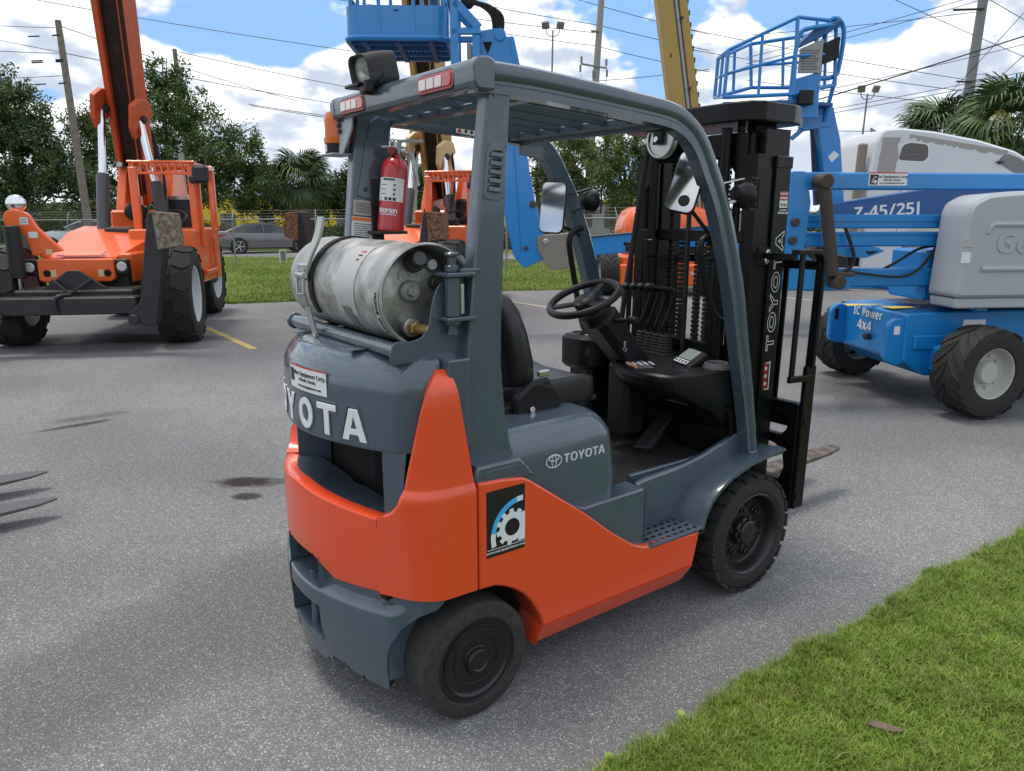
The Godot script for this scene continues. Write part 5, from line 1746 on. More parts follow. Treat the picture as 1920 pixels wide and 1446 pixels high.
func extinguisher() -> void:
	var E := thing("fire_extinguisher", "red fire extinguisher with white instruction label strapped inside the forklift's left rear pillar", "fire extinguisher")
	var b := Transform3D(Basis(Vector3(0, 0, 1), -7.0 * D), Vector3(.185, 1.545, -.345))
	part("body", M.new().lathe(V2([0, 0, .042, 0, .050, .008, .0515, .02, .0515, .235, .048, .258, .036, .277, .02, .287, .018, .30, 0, .30]), 32, b), mats.ext_red, E)
	var sheet := M.new().grid(14, 1, func(a, bb): return b * Vector3(cos(lerpf(80, 290, a) * D) * .0520, lerpf(.118, .205, 1 - bb), -sin(lerpf(80, 290, a) * D) * .0520))
	sheet.flip_from(0)
	part("instruction_label", sheet, mats.print_white, E)
	var mk := func(an: float, y: float, w: float, h: float, m: Material) -> void:
		var q := Vector3(cos(an * D), 0, -sin(an * D))
		part("label_mark", M.new().box(Vector3.ZERO, Vector3(w, h, .0006), 0, b * Transform3D(Basis(Vector3(-q.z, 0, q.x) if true else q, Vector3.UP, q), q * .0523 + Vector3(0, y, 0))), m, E, 0)
	# faces the photographer at about 215 degrees
	for i in 6: mk.call(196.0 + i * 9.0, .198, .007, .007, mats.print_black)
	for r in 3:
		for i in 3: mk.call(190.0 + i * 9.0, .178 - r * .017, .006, .003, mats.plastic_grey)
		mk.call(246.0, .178 - r * .017, .008, .008, mats.print_dark_red if r != 1 else mats.print_black)
	for i in 3: mk.call(212.0 + i * 18.0, .126, .011, .011, mats.print_black)
	mk.call(180.0, .124, .012, .008, mats.label_yellow)
	var wd := "Koorsen"
	for i in wd.length():
		var an := 188.0 + i * 11.5
		var q := Vector3(cos(an * D), 0, -sin(an * D))
		text(wd[i], .019, b * Transform3D(Basis(Vector3(-sin(an * D), 0, -cos(an * D)), Vector3.UP, q), q * .0525 + Vector3(0, .083, 0)), mats.print_white, E, "lettering", "Droid Sans", true, 1, 1.0, .0006)
	for i in 9: mk.call(190.0 + i * 8.5, .068, .005, .005, mats.print_white)
	var top := M.new().cyl(b * Vector3(0, .295, 0), b * Vector3(0, .345, 0), .018, 14, .002)
	part("valve", top, mats.steel_zinc, E)
	part("gauge", M.new().cyl(b * Vector3(-.012, .305, .008), b * Vector3(-.030, .305, .018), .017, 16, .002), mats.print_dark_red, E)
	part("carry_handle", M.new().beam(b * Vector3(-.055, .318, -.02), b * Vector3(.05, .328, .0), .018, .008, .001).beam(b * Vector3(-.015, .345, .0), b * Vector3(.10, .362, .02), .018, .010, .001), mats.steel_zinc, E)
	part("discharge_hose", M.new().tube(smooth_path(PackedVector3Array([b * Vector3(.02, .31, .0), b * Vector3(.055, .30, .02), b * Vector3(.07, .25, .03), b * Vector3(.085, .19, .035)]), 5), .009, 8), mats.tank_alu, E)
	part("wall_bracket", M.new().box(Vector3(.16, 1.60, -.402), Vector3(.05, .3, .01), .002).box(Vector3(.175, 1.548, -.35), Vector3(.12, .012, .11), .003), mats.black_semi, E)

func forklift() -> void:
	FL = thing("forklift", "grey and orange sit-down forklift with overhead guard and black mast, nearest machine in the lot", "forklift")
	cw_setup()
	counterweight()
	side_bodies()
	guard()
	wheels()
	mast()
	cockpit()
	fittings()
	propane_tank()
	extinguisher()
# ---------------------------------------------------------------- machines round the forklift. Locally x runs right, z towards the photographer.
func rt_wheel(parent: Node3D, c: Vector3, r: float, w: float, side: float, rimm: Material, style := 0, steer := 0.0) -> void:
	# wheel with its axle along local x; side = +1 when its outer face looks to +x
	var n := Node3D.new()
	n.name = "wheel"
	parent.add_child(n, true)
	n.transform = Transform3D(Basis(Vector3.UP, steer * D) * Basis(Vector3(0, -side, 0), Vector3(side, 0, 0), Vector3(0, 0, 1)), c)   # local y = outward
	var key := "wheel%.3f_%.3f_%d" % [r, w, style]
	if not made.has(key):
		var h := w / 2
		var ri := r * (.56 if style == 0 else .60)
		var m := M.new()
		m.lathe(V2([ri, -h * .86, ri * 1.1, -h * .98, r * .80, -h, r * .93, -h * .93, r * .965, -h * .75, r * .968, h * .75, r * .93, h * .93, r * .80, h, ri * 1.1, h * .98, ri * 1.02, h * .93, ri, h * .84]), 40)
		var tr := M.new()
		var nb := 12 if style == 0 else 13
		for i in nb:
			for sd in [1, -1]:
				var a := TAU * (i + (0.0 if sd > 0 else .5)) / nb
				var aw := TAU / nb * (.27 if style == 0 else .44)
				var sk := TAU / nb * (.85 if style == 0 else .12)
				var lo := PackedVector3Array()
				var hi := PackedVector3Array()
				var pts := [[-aw, h * 1.0], [aw, h * 1.0], [aw * .9 + sk * .4, h * .5], [aw * .7 + sk, h * .03], [-aw * .7 + sk, h * .03], [-aw + sk * .4, h * .5]]
				if style == 1: pts = [[-aw * .6, h * 1.0], [aw * .6, h * 1.0], [aw, h * .62], [aw * .55, h * .04], [-aw * .55, h * .04], [-aw, h * .62]]
				for q in pts:
					var an: float = a + q[0]
					var y: float = q[1] * sd
					var rr := r * (.965 if absf(y) > h * .9 else 1.0)
					hi.append(Vector3(cos(an) * rr, y * .985, sin(an) * rr))
					lo.append(Vector3(cos(an) * r * .93, y * 1.0, sin(an) * r * .93))
				var k := tr.p.size()
				tr.loft([lo, hi], true, false, true)
				if sd > 0: tr.flip_from(k)
		var rm := M.new().lathe(V2([ri, h * .84, ri * .985, h * .88, ri * .95, h * .84, ri * .90, h * .55, ri * .86, h * .36, ri * .80, h * .28, ri * .5, h * .22, ri * .46, h * .24, ri * .44, h * .52, ri * .40, h * .60, 0, h * .61]), 36)
		rm.lathe(V2([ri * .8, -h * .2, ri, -h * .86]), 30)
		for i in 9:
			var a := TAU * i / 9
			rm.hexnut(Vector3(cos(a) * ri * .64, h * .24, sin(a) * ri * .64), Vector3.UP, ri * .055, h * .14)
		made[key] = [m.build(40), tr.build(20), rm.build(35)]
	var nm := ["tyre", "tread", "rim"]
	for i in 3:
		var o := MeshInstance3D.new()
		o.mesh = made[key][i]
		o.material_override = mats.rubber if i < 2 else rimm
		o.name = nm[i]
		n.add_child(o, true)
var made := {}

func company_label(c: Vector3, w: float, parent: Node3D, t := Transform3D.IDENTITY) -> void:
	t = t * Transform3D(Basis.IDENTITY, c)
	var h := w * .30
	part("company_plate", M.new().box(Vector3.ZERO, Vector3(w, h, .003), 0, t), mats.print_white, parent, 0)
	part("red_edge", M.new().box(Vector3(0, h * .5, .0005), Vector3(w, h * .09, .003), 0, t), mats.print_red, parent, 0)
	part("plate_emblem", M.new().box(Vector3(-w * .37, -h * .03, .002), Vector3(w * .2, h * .78, .002), 0, t), mats.print_navy, parent, 0)
	var em := M.new()
	for i in 8:
		var a := (95 + i * 12) * D
		em.box(Vector3(-w * .31 + cos(a) * w * .1, -h * .28 + sin(a) * w * .14, .0036), Vector3(w * .022, w * .022, .001), 0, t)
	em.prism(ngon(w * .045, 10, -w * .335, -h * .2), .0032, .0042, 0, t)
	part("emblem_gear", em, mats.print_white, parent, 0)
	text("Mar Equipment Corp.", h * .20, t * Transform3D(Basis.IDENTITY, Vector3(w * .105, h * .20, .002)), mats.print_black, parent, "lettering", "Droid Serif", true, 1, .92)
	text("Orlando, Florida", h * .13, t * Transform3D(Basis.IDENTITY, Vector3(w * .105, -h * .06, .002)), mats.print_black, parent, "lettering", "Droid Serif", true, 1)
	text("www.marequipmentco.com", h * .11, t * Transform3D(Basis.IDENTITY, Vector3(w * .105, -h * .30, .002)), mats.print_black, parent, "lettering", "Droid Serif", true, 1)

func telehandler(called: String, label: String, t: Transform3D, boomm: Material, boom2: Material, rust: Material, lug: bool, lugf := .275, bw := 1.0) -> Node3D:
	var P := thing(called, label, "telehandler", t, "orange telehandlers")
	var O: Material = mats.jl_orange
	var B: Material = mats.black_paint
	for q in [[.98, 0], [-.98, 0], [.62, -2.85], [-.62, -2.85]]: rt_wheel(P, Vector3(q[0], .605, q[1]), .605, .44, signf(q[0]), mats.rim_white, 1, 4.0 if q[1] == 0 else 0.0)
	var m := M.new()
	m.box(Vector3(0, .72, -1.4), Vector3(.95, .5, 3.2), .03)
	m.box(Vector3(0, .6, 0), Vector3(1.6, .22, .3), .03)
	m.box(Vector3(0, .6, -2.85), Vector3(1.6, .22, .3), .03)
	m.box(Vector3(.0, .62, .45), Vector3(1.3, .24, .5), .02)
	part("chassis", m, mats.black_semi, P)
	# engine cover, sloping to the front
	m = M.new()
	var fr := V2([-.52, .83, -.50, 1.10, .30, 1.10, .36, 1.02, .34, .86, .24, .80, -.06, .80, -.1, .96, -.16, .80, -.44, .80])
	m.prism(rounded(V2([-.52, .82, -.52, 1.075, .335, 1.075, .345, .84, .29, .80, -.46, .80]), .03), .16, .32, .012)
	var ra := [Vector3(-.50, .86, .17), Vector3(.33, .86, .17), Vector3(.33, 1.085, .17), Vector3(-.50, 1.085, .17)]
	var rb := [Vector3(-.62, .86, -.75), Vector3(.50, .86, -.75), Vector3(.50, 1.30, -.75), Vector3(-.55, 1.36, -.75)]
	var rc := [Vector3(-.66, .86, -1.4), Vector3(.50, .86, -1.4), Vector3(.30, 1.43, -1.4), Vector3(-.58, 1.43, -1.4)]
	m.loft([rc, rb, ra], true, true, true)
	m.box(Vector3(.42, .95, -.25), Vector3(.16, .36, .8), .02)
	part("engine_cover", m, O, P, 25)
	part("cover_lid", M.new().box(Vector3(-.06, 1.125, .0), Vector3(.5, .012, .22), .004, Transform3D(Basis(Vector3(1, 0, 0), .17), Vector3(0, .02, -.02))), O, P)
	for x in [-.42, .26]:
		part("round_hole", M.new().cyl(Vector3(x, .905, .315), Vector3(x, .905, .323), .042, 18), mats.black_deep, P)
		part("reflector", M.new().box(Vector3(x + (.075 if x < 0 else -.075), .905, .321), Vector3(.06, .085, .004)), mats.label_cream, P)
	for x in [-.60, .43]:
		part("lamp_housing", M.new().box(Vector3(x, .975, .28), Vector3(.15, .19, .10), .015), mats.plastic_black, P)
		part("front_lamp", M.new().cyl(Vector3(x, .98, .32), Vector3(x, .98, .345), .058, 20, .008), mats.lamp_glass, P)
	# guard fin with its cylinder
	if lug:
		m = M.new().prism(rounded(V2([-.80, 1.44, -.83, 1.55, -.78, 1.64, -.66, 1.655, -.55, 1.60, -.48, 1.45, -.22, 1.17, -.56, 1.11, -.60, 1.35]), .03), .22, .30, .008)
		m.box(Vector3(-.50, 1.22, .10), Vector3(.02, .26, .25), .004)
		part("guard_fin", m, O, P)
		part("fin_label", M.new().box(Vector3(-.60, 1.52, .303), Vector3(.09, .08, .004)), mats.print_white, P)
		print_lines(.08, .06, 3, T(-.60, 1.52, .306), mats.print_black, P, 8)
		part("fin_label", M.new().box(Vector3(-.52, 1.36, .303), Vector3(.10, .07, .004)), mats.print_white, P)
		part("fin_label", M.new().box(Vector3(-.37, 1.16, .303), Vector3(.07, .06, .004)), mats.label_cream, P)
		part("stabiliser_cylinder", M.new().cyl(Vector3(-.69, .86, .42), Vector3(-.69, 1.47, .42), .085, 18, .01), mats.black_semi, P)
		part("cylinder_rod", M.new().cyl(Vector3(-.69, .60, .42), Vector3(-.69, .88, .42), .03, 14), mats.chrome, P)
		part("convex_mirror", M.new().ball(Vector3(-.70, 1.72, .2), .115, 20, Vector3(1, .9, .6)), mats.chrome, P)
	# front beam, gusset and stabiliser arms
	m = M.new().box(Vector3(0, .58, .86), Vector3(1.5, .2, .2), .015)
	part("stabiliser_beam", m, B, P)
	m = M.new().prism(rounded(V2([-.44, .68, -.06, .96, .06, .96, .44, .68]), .03), .60, .66, .006)
	m.beam(Vector3(-.22, .86, .69), Vector3(-.02, .70, .78), .03, .03, .005)
	m.beam(Vector3(.20, .86, .69), Vector3(-.02, .70, .78), .03, .03, .005)
	m.tube(smooth_path(V3([.02, .70, .86, -.05, .70, .95, -.10, .66, .985, -.105, .56, .985, -.09, .50, .975]), 4), .022, 8)
	part("beam_gusset", m, B, P)
	for sd in [1, -1]:
		m = M.new().prism(rounded(V2([.66, .48, .70, .40, .82, .345, .955, .35, 1.12, 1.20, 1.10, 1.45, 1.02, 1.63, .98, 1.62, .80, .62]), .02, 2), .78, 1.0, .012)
		m.cyl(Vector3(.72, .42, .76), Vector3(.72, .42, 1.03), .06, 16, .01)
		m.cyl(Vector3(1.02, 1.40, .99), Vector3(1.02, 1.40, 1.012), .03, 14, .004)
		part("stabiliser_arm", m if sd > 0 else mirx(m), B, P)
		m = M.new().prism(rounded(V2([1.035, 1.63, 1.27, 1.61, 1.29, 1.25, 1.06, 1.205]), .015, 2), .76, 1.03, .008)
		part("stabiliser_pad", m if sd > 0 else mirx(m), rust, P)
	# operator's cage
	m = M.new()
	m.prism(rounded(V2([.24, .66, .24, 1.40, 1.06, 1.40, 1.06, .66]), .03), -2.1, -.62, .015)
	part("cab_body", m, O, P)
	m = M.new()
	var cage := func(z: float) -> void:
		m.box(Vector3(.295, 1.78, z), Vector3(.10, .86, .09), .012)
		m.box(Vector3(1.03, 1.78, z), Vector3(.085, .86, .09), .012)
	cage.call(-.9); cage.call(-2.05)
	m.box(Vector3(1.085, 1.66, -1.0), Vector3(.05, 1.0, .05), .008)
	m.box(Vector3(1.10, 1.35, -1.6), Vector3(.04, 1.3, .05), .008)
	m.box(Vector3(1.10, .80, -1.3), Vector3(.04, .06, .65), .008)
	for x in [.285, 1.035]: m.box(Vector3(x, 2.24, -1.5), Vector3(.07, .07, 1.2), .01)
	m.box(Vector3(.66, 2.13, -.9), Vector3(.80, .035, .06), .006)
	m.box(Vector3(.66, 2.275, -.9), Vector3(.86, .035, .07), .012)
	for i in 9: m.box(Vector3(.305 + i * .089, 2.2, -.9), Vector3(.024, .14, .05), .004)
	m.box(Vector3(.66, 2.26, -2.05), Vector3(.8, .06, .06), .01)
	for i in 6: m.box(Vector3(.36 + i * .12, 2.265, -1.5), Vector3(.03, .03, 1.15), .004)
	part("cab_cage", m, O, P)
	m = M.new().box(Vector3(1.16, 2.12, -.86), Vector3(.20, .24, .16), .04).box(Vector3(1.06, 2.05, -.83), Vector3(.09, .10, .08), .02)
	part("cage_lamp", m, mats.plastic_matte, P)
	part("door_handle", M.new().tube(V3([1.125, 1.30, -1.35, 1.16, 1.28, -1.35, 1.16, 1.02, -1.35, 1.125, 1.0, -1.35]), .012, 6), O, P)
	m = M.new().box(Vector3(.65, 1.20, -1.6), Vector3(.5, .2, .5), .05).box(Vector3(.65, 1.55, -1.85), Vector3(.48, .6, .12), .05)
	part("seat", m, mats.seat_vinyl, P)
	var ring := PackedVector3Array()
	for i in 20: ring.append(Vector3(.70 + cos(TAU * i / 20) * .18, 1.55 + sin(TAU * i / 20) * .09, -1.05 - sin(TAU * i / 20) * .15))
	part("steering_wheel", M.new().tube(ring, .016, 6, false, true), mats.plastic_black, P)
	part("instrument_box", M.new().box(Vector3(.55, 1.46, -1.0), Vector3(.44, .12, .2), .02), mats.plastic_black, P)
	part("black_side_box", M.new().box(Vector3(.02, 1.30, -1.15), Vector3(.34, .24, .5), .02), mats.plastic_matte, P)
	# boom, leaning over towards the front
	var ax := (Vector3(.24, 4.26, -1.0) - Vector3(-.135, 2.42, -2.4))
	var a := Vector3(-.135, 2.42, -2.4) - ax * .32
	var b := a + ax * 2.6
	var up := Vector3(0, .35, 1)
	var z := (b - a).normalized()
	var x := up.cross(z).normalized()
	var y := z.cross(x)
	var tb := Transform3D(Basis(x, y, z), a)
	var L := a.distance_to(b)
	m = M.new()
	m.box(Vector3(.165 * bw, -.04, L / 2), Vector3(.085 * bw, .36, L), .012, tb)
	m.box(Vector3(-.165 * bw, -.04, L / 2), Vector3(.085 * bw, .36, L), .012, tb)
	m.box(Vector3(0, -.14, L / 2), Vector3(.30 * bw, .16, L), .012, tb)
	part("boom", m, boomm, P)
	part("boom_slot", M.new().box(Vector3(0, .055, L / 2), Vector3(.245 * bw, .02, L * .96), 0, tb), mats.grimy_black, P)
	m = M.new()
	for k in [-.19 * bw, -.205 * bw, -.165 * bw]: m.tube(PackedVector3Array([tb * Vector3(k, .155, .25), tb * Vector3(k, .155, L * .95)]), .009, 6)
	part("boom_pipe", m, mats.steel_dark, P)
	part("inner_boom", M.new().box(Vector3(0, -.02, L + .3), Vector3(.2, .2, 1.2), .01, tb), boom2, P)
	m = M.new()
	for k in [-.12, .12]: m.cyl(tb * Vector3(k, .12, .6), tb * Vector3(k, .20, .72), .045, 12, .006)
	part("boom_wear_block", m, mats.steel_galv, P)
	for sd in [1, -1]:
		# lugs and lift cylinders either side
		var c := tb * Vector3(.26 * bw * sd * -1, .03, L * lugf)
		m = M.new().prism(rounded(V2([-.22, -.20, .02, -.14, .20, .10, .22, .34, -.10, .42, -.30, .36]), .03), -.035, .035, .008, Transform3D(Basis(z, y, x * -1.0).orthonormalized(), c))
		part("cylinder_lug", m, boom2, P)
		var foot := Vector3(.50, 1.30, -1.5) if sd > 0 else Vector3(-.24, 1.35, -1.15)
		var head := c + y * .16 + z * -.08
		var mid := foot.lerp(head, .46)
		part("cylinder_barrel", M.new().cyl(foot, mid, .085, 18, .01), mats.barrel_grey, P)
		part("cylinder_rod", M.new().cyl(mid, head, .05, 16), mats.chrome, P)
		part("lug_pin", M.new().cyl(head - x * .10, head + x * .10, .055, 12, .01), mats.steel_dark, P)
	m = M.new()
	m.prism(rounded(V2([-1.9, .9, -3.2, .9, -3.1, 2.0, -2.8, 2.35, -2.4, 2.3, -2.1, 1.7]), .06), -.42, -.30, .01, Transform3D(Basis(Vector3(0, 0, 1), Vector3.UP, Vector3(-1, 0, 0)), Vector3.ZERO))
	m.prism(rounded(V2([-1.9, .9, -3.2, .9, -3.1, 2.0, -2.8, 2.35, -2.4, 2.3, -2.1, 1.7]), .06), .24, .36, .01, Transform3D(Basis(Vector3(0, 0, 1), Vector3.UP, Vector3(-1, 0, 0)), Vector3.ZERO))
	m.box(Vector3(0, 1.35, -1.9), Vector3(.62, .6, .5), .03)
	part("boom_tower", m, O, P)
	m = M.new()
	for k in 6: m.tube(smooth_path(V3([.30, 1.3 + k * .03, -1.6, .42 + k * .015, 1.8, -1.7 + k * .03, .40, 2.25, -1.9, .24, 2.5 + k * .05, -2.2]), 4), .014, 6)
	m.ball(Vector3(.06, 1.62, -1.62), .14, 12, Vector3(1.2, .9, .5))
	part("hydraulic_hose", m, mats.rubber, P)
	part("yellow_side_plate", M.new().prism(V2([.26, 1.42, .54, 1.52, .56, 1.78, .50, 1.80, .26, 1.64]), -2.25, -2.22, .004), mats.label_orange, P)
	return P
func mirx(m: M) -> M:
	return M.new().add(m, Transform3D(Basis.from_scale(Vector3(-1, 1, 1)), Vector3.ZERO))
func plate_xy(poly: Array, z0: float, z1: float, bev := .008, r := .03) -> M:
	return M.new().prism(rounded(V2(poly), r), z0, z1, bev)

func basket(P: Node3D, t: Transform3D, w: float, dpt: float, solid: bool) -> void:
	# work platform: tube rails round a mesh floor; local origin at the middle of its floor, entry side at +z
	var Bl: Material = mats.blue_paint
	var m := M.new()
	var c := []
	for y in [0.0, .55, 1.1]:
		var lp := PackedVector3Array()
		for q in rrect(w, dpt, .16, 4): lp.append(t * Vector3(q.x, y, -q.y))
		m.tube(lp, .026 if y > .1 else .04, 8, false, true)
	for q in [[-.5, -.5], [-.17, -.5], [.17, -.5], [.5, -.5], [-.5, .5], [-.17, .5], [.17, .5], [.5, .5], [-.5, 0.0], [.5, 0.0]]:
		var x: float = q[0] * (w - .12)
		var z: float = q[1] * dpt if absf(q[0]) < .4 or absf(q[1]) < .1 else q[1] * (dpt - .12)
		if absf(q[0]) < .4: x = q[0] * w
		m.tube(PackedVector3Array([t * Vector3(x, 0, z), t * Vector3(x, 1.1, z)]), .024, 8)
	part("basket_rail", m, Bl, P)
	if solid:
		m = M.new()
		var rr: Array = [[], []]
		for q in rrect(w + .02, dpt + .02, .17, 5):
			rr[0].append(t * Vector3(q.x, .37, -q.y)); rr[1].append(t * Vector3(q.x, .02, -q.y))
		m.loft([PackedVector3Array(rr[1]), PackedVector3Array(rr[0])], true)
		part("basket_panel", m, Bl, P)
		part("panel_slot", M.new().box(Vector3(0, .31, dpt / 2 + .012), Vector3(.05, .014, .006), 0, t), mats.black_deep, P)
	# floor: frame bars and expanded mesh with open holes
	m = M.new()
	for k in 4: m.box(Vector3(0, -.03, -dpt / 2 + dpt * (k + .5) / 4), Vector3(w * .94, .05, .05), .005, t)
	for k in 3: m.box(Vector3(-w * .33 + w * .33 * k, -.035, 0), Vector3(.07, .05, dpt * .94), .005, t)
	part("floor_frame", m, mats.blue_dark, P)
	m = M.new()
	var st := .052
	var nx := int(w * .92 / st)
	var nz := int(dpt * .92 / st)
	for i in nx: m.box(Vector3(-w * .46 + i * st, 0, 0), Vector3(st * .42, .004, dpt * .93), 0, t)
	for j in nz: m.box(Vector3(0, .0022, -dpt * .46 + j * st), Vector3(w * .93, .004, st * .42), 0, t)
	var fl := part("floor_mesh", m, mats.blue_dark, P, 0)
	fl.set_meta("kind", "stuff")

func machines() -> void:
	telehandler("telehandler", "orange telehandler with its long orange boom raised, black stabiliser arms in front, at the left", gt(-5.2, 9.35, 9), mats.orange_worn, mats.orange_worn, mats.rusty_grey, true)
	telehandler("telehandler", "orange telehandler with a dirty tan boom, behind the silver propane cylinder", gt(-1.94, 12.16, -16), mats.tan_paint, mats.cream_paint, mats.rusty_steel, false, .215, 1.2)
	blue_lift_right()
	blue_lift_middle()
	blue_lift_far()
	orange_boom_lift()
	fork_pair()

func lift_base(P: Node3D, half_l: float, half_w: float) -> void:
	# four wheels on a low chassis with axles across z
	for x in [-half_l, half_l]:
		for z in [-half_w, half_w]: base_wheel(P, Vector3(x, .37, z), signf(z))
func base_wheel(P: Node3D, c: Vector3, side: float, steer := 0.0) -> void:
	var n := P.get_child_count()
	rt_wheel(P, c, .37, .30, 1.0, mats.rim_lift, 0, 0)
	var w: Node3D = P.get_child(P.get_child_count() - 1)
	w.transform = Transform3D(Basis(Vector3.UP, steer * D) * Basis(Vector3(1, 0, 0), Vector3(0, 0, side), Vector3(0, -side, 0)), c)

func blue_lift_right() -> void:
	var Bl: Material = mats.blue_paint
	var P := thing("boom_lift", "blue boom lift with grey hood and four stacked arms, nearest at the right edge", "boom lift", gt(3.65, 6.7, 6), "blue boom lifts")
	base_wheel(P, Vector3(.04, .375, .84), 1, 10)
	base_wheel(P, Vector3(-.08, .375, -.84), -1, 10)
	base_wheel(P, Vector3(2.05, .375, .84), 1)
	base_wheel(P, Vector3(2.05, .375, -.84), -1)
	# chassis with its sloped nose
	var m := M.new()
	m.prism(rounded(V2([-.42, .40, -.43, .80, .0, .815, 2.5, .84, 2.6, .5, 1.6, .30, -.10, .27, -.22, .27]), .03), -.45, .52, .012)
	m.box(Vector3(-.1, .56, .53), Vector3(.5, .12, .03), .01)
	m.box(Vector3(.0, .42, 0), Vector3(.36, .24, 1.5), .03)
	m.box(Vector3(2.05, .42, 0), Vector3(.36, .24, 1.5), .03)
	part("chassis", m, Bl, P)
	m = M.new()
	m.prism(rounded(V2([-.58, .42, -.58, .70, -.52, .76, -.40, .76, -.40, .36, -.50, .36]), .05), .44, .50, .01)
	part("chassis_ear", m, Bl, P)
	m = M.new()
	m.prism(rounded(V2([-.58, .44, -.58, .72, -.52, .78, -.40, .78, -.40, .40, -.50, .40]), .05), -.46, -.40, .01)
	part("chassis_ear", m, Bl, P)
	part("ear_hole", M.new().box(Vector3(-.52, .68, -.398), Vector3(.03, .10, .004)), mats.black_deep, P)
	part("tow_pin", M.new().cyl(Vector3(-.42, .53, .02), Vector3(-.48, .53, .02), .03, 12, .006), mats.steel_dark, P)
	text("IC Power", .075, Transform3D(Basis(Vector3(0, 0, 1), Vector3.UP, Vector3(-1, 0, 0)), Vector3(-.4315, .735, -.27)), mats.print_white, P, "lettering", "Droid Sans", true)
	text("4x4", .090, Transform3D(Basis(Vector3(0, 0, 1), Vector3.UP, Vector3(-1, 0, 0)), Vector3(-.4305, .62, -.19)), mats.print_white, P, "lettering", "Droid Sans", true, 0, 1.1)
	part("arrow_sticker", M.new().prism(V2([-.6, -.10, -.25, -.02, -.6, .08]), .8165, .8185, 0, Transform3D(Basis(Vector3(1, 0, 0), Vector3(0, 0, -1), Vector3(0, 1, 0)), Vector3(.18, 0, .2))), mats.label_yellow, P, 0)
	part("arrow_sticker", M.new().prism(V2([-.6, -.08, -.2, .0, -.55, .08]), .8165, .8185, 0, Transform3D(Basis(Vector3(1, 0, 0), Vector3(0, 0, -1), Vector3(0, 1, 0)), Vector3(-.1, 0, .0))), mats.label_yellow, P, 0)
	part("data_label", M.new().box(Vector3(.18, .71, .522), Vector3(.20, .07, .003)), mats.print_white, P)
	part("data_label", M.new().box(Vector3(-.49, .66, .5015), Vector3(.05, .07, .003)), mats.print_white, P)
	# turntable and the grey hood
	part("turntable", M.new().cyl(Vector3(.75, .84, 0), Vector3(.75, .93, 0), .45, 28, .02).box(Vector3(.9, .95, 0), Vector3(2.0, .08, 1.3), .02), mats.blue_dark, P)
	part("turntable_pedestal", M.new().box(Vector3(.12, .88, .62), Vector3(.10, .10, .10), .01).box(Vector3(.05, 1.1, .1), Vector3(.5, .42, .5), .02), Bl, P)
	m = M.new()
	m.prism(rounded(V2([-.215, .955, -.185, 1.62, -.16, 1.69, -.04, 1.755, .4, 1.79, 1.8, 1.80, 2.2, 1.6, 2.25, .955]), .05, 4), .42, .78, .05)
	part("engine_hood", m, mats.hood_grey, P, 40)
	part("hood_skirt", M.new().prism(rounded(V2([-.19, .87, -.20, .95, 2.2, .95, 2.2, .87]), .02), .44, .755, .01), mats.hood_grey, P)
	m = M.new()
	m.tube(V3([2.0, 1.53, .775, .03, 1.53, .775, .0, 1.51, .775, -.01, 1.46, .77]), .024, 8)
	m.tube(V3([2.0, 1.185, .775, -.03, 1.185, .775]), .026, 8)
	part("hood_ridge", m, mats.hood_grey, P)
	text("Genie", .155, T(.06, 1.385, .781), mats.hood_grey, P, "raised_lettering", "Droid Sans", true, 0, 1.1, .016)
	part("data_label", M.new().box(Vector3(-.165, 1.385, .784), Vector3(.09, .06, .003)), mats.label_grey, P)
	part("data_label", M.new().box(Vector3(-.175, 1.275, .784), Vector3(.075, .085, .003)), mats.print_white, P)
	# boom arms, end plate and links
	part("upper_boom", M.new().box(Vector3(1.0, 1.867, .32), Vector3(4.95, .135, .16), .012), Bl, P)
	part("boom_gusset", M.new().prism(rounded(V2([-1.47, 1.805, -1.47, 1.93, -1.08, 1.93, -1.02, 1.867, -1.08, 1.805]), .02), .40, .412, .003), Bl, P)
	part("lower_arm", M.new().box(Vector3(.30, 1.548, .32), Vector3(3.35, .112, .14), .01), Bl, P)
	part("lower_arm", M.new().box(Vector3(.30, 1.405, .32), Vector3(3.35, .118, .14), .01), Bl, P)
	part("lower_arm", M.new().box(Vector3(.25, 1.09, .32), Vector3(3.38, .15, .14), .012), Bl, P)
	part("arm_groove", M.new().box(Vector3(.3, 1.548, .392), Vector3(3.2, .006, .002)).box(Vector3(.3, 1.44, .392), Vector3(3.2, .006, .002)), mats.blue_dark, P)
	m = M.new()
	m.prism(rounded(V2([-1.48, 1.94, -1.36, 1.94, -1.30, 1.70, -1.32, 1.30, -1.02, 1.08, -1.02, .99, -1.20, .985, -1.60, 1.01, -1.54, 1.3, -1.50, 1.6]), .02), .38, .42, .005)
	m.prism(rounded(V2([-1.48, 1.94, -1.36, 1.94, -1.30, 1.70, -1.32, 1.30, -1.02, 1.08, -1.02, .99, -1.20, .985, -1.60, 1.01, -1.54, 1.3, -1.50, 1.6]), .02), .20, .24, .005)
	m.prism(rounded(V2([-1.62, 1.0, -1.6, 1.14, -1.0, 1.16, -.86, 1.12, -.9, 1.0]), .03), .40, .43, .005)
	part("end_link", m, Bl, P)
	for q in [[-1.42, 1.545], [-1.43, 1.40], [-1.47, 1.19]]: part("link_pin", M.new().cyl(Vector3(q[0], q[1], .42), Vector3(q[0], q[1], .445), .034, 16, .006), mats.rust_brown, P)
	part("lift_strut", M.new().cyl(Vector3(-1.235, 1.80, .50), Vector3(-1.10, 1.12, .50), .048, 18, .006), mats.rust_brown, P)
	part("strut_head", M.new().cyl(Vector3(-1.25, 1.86, .40), Vector3(-1.25, 1.86, .56), .06, 18, .01).box(Vector3(-1.24, 1.82, .5), Vector3(.07, .1, .08), .015), mats.rust_brown, P)
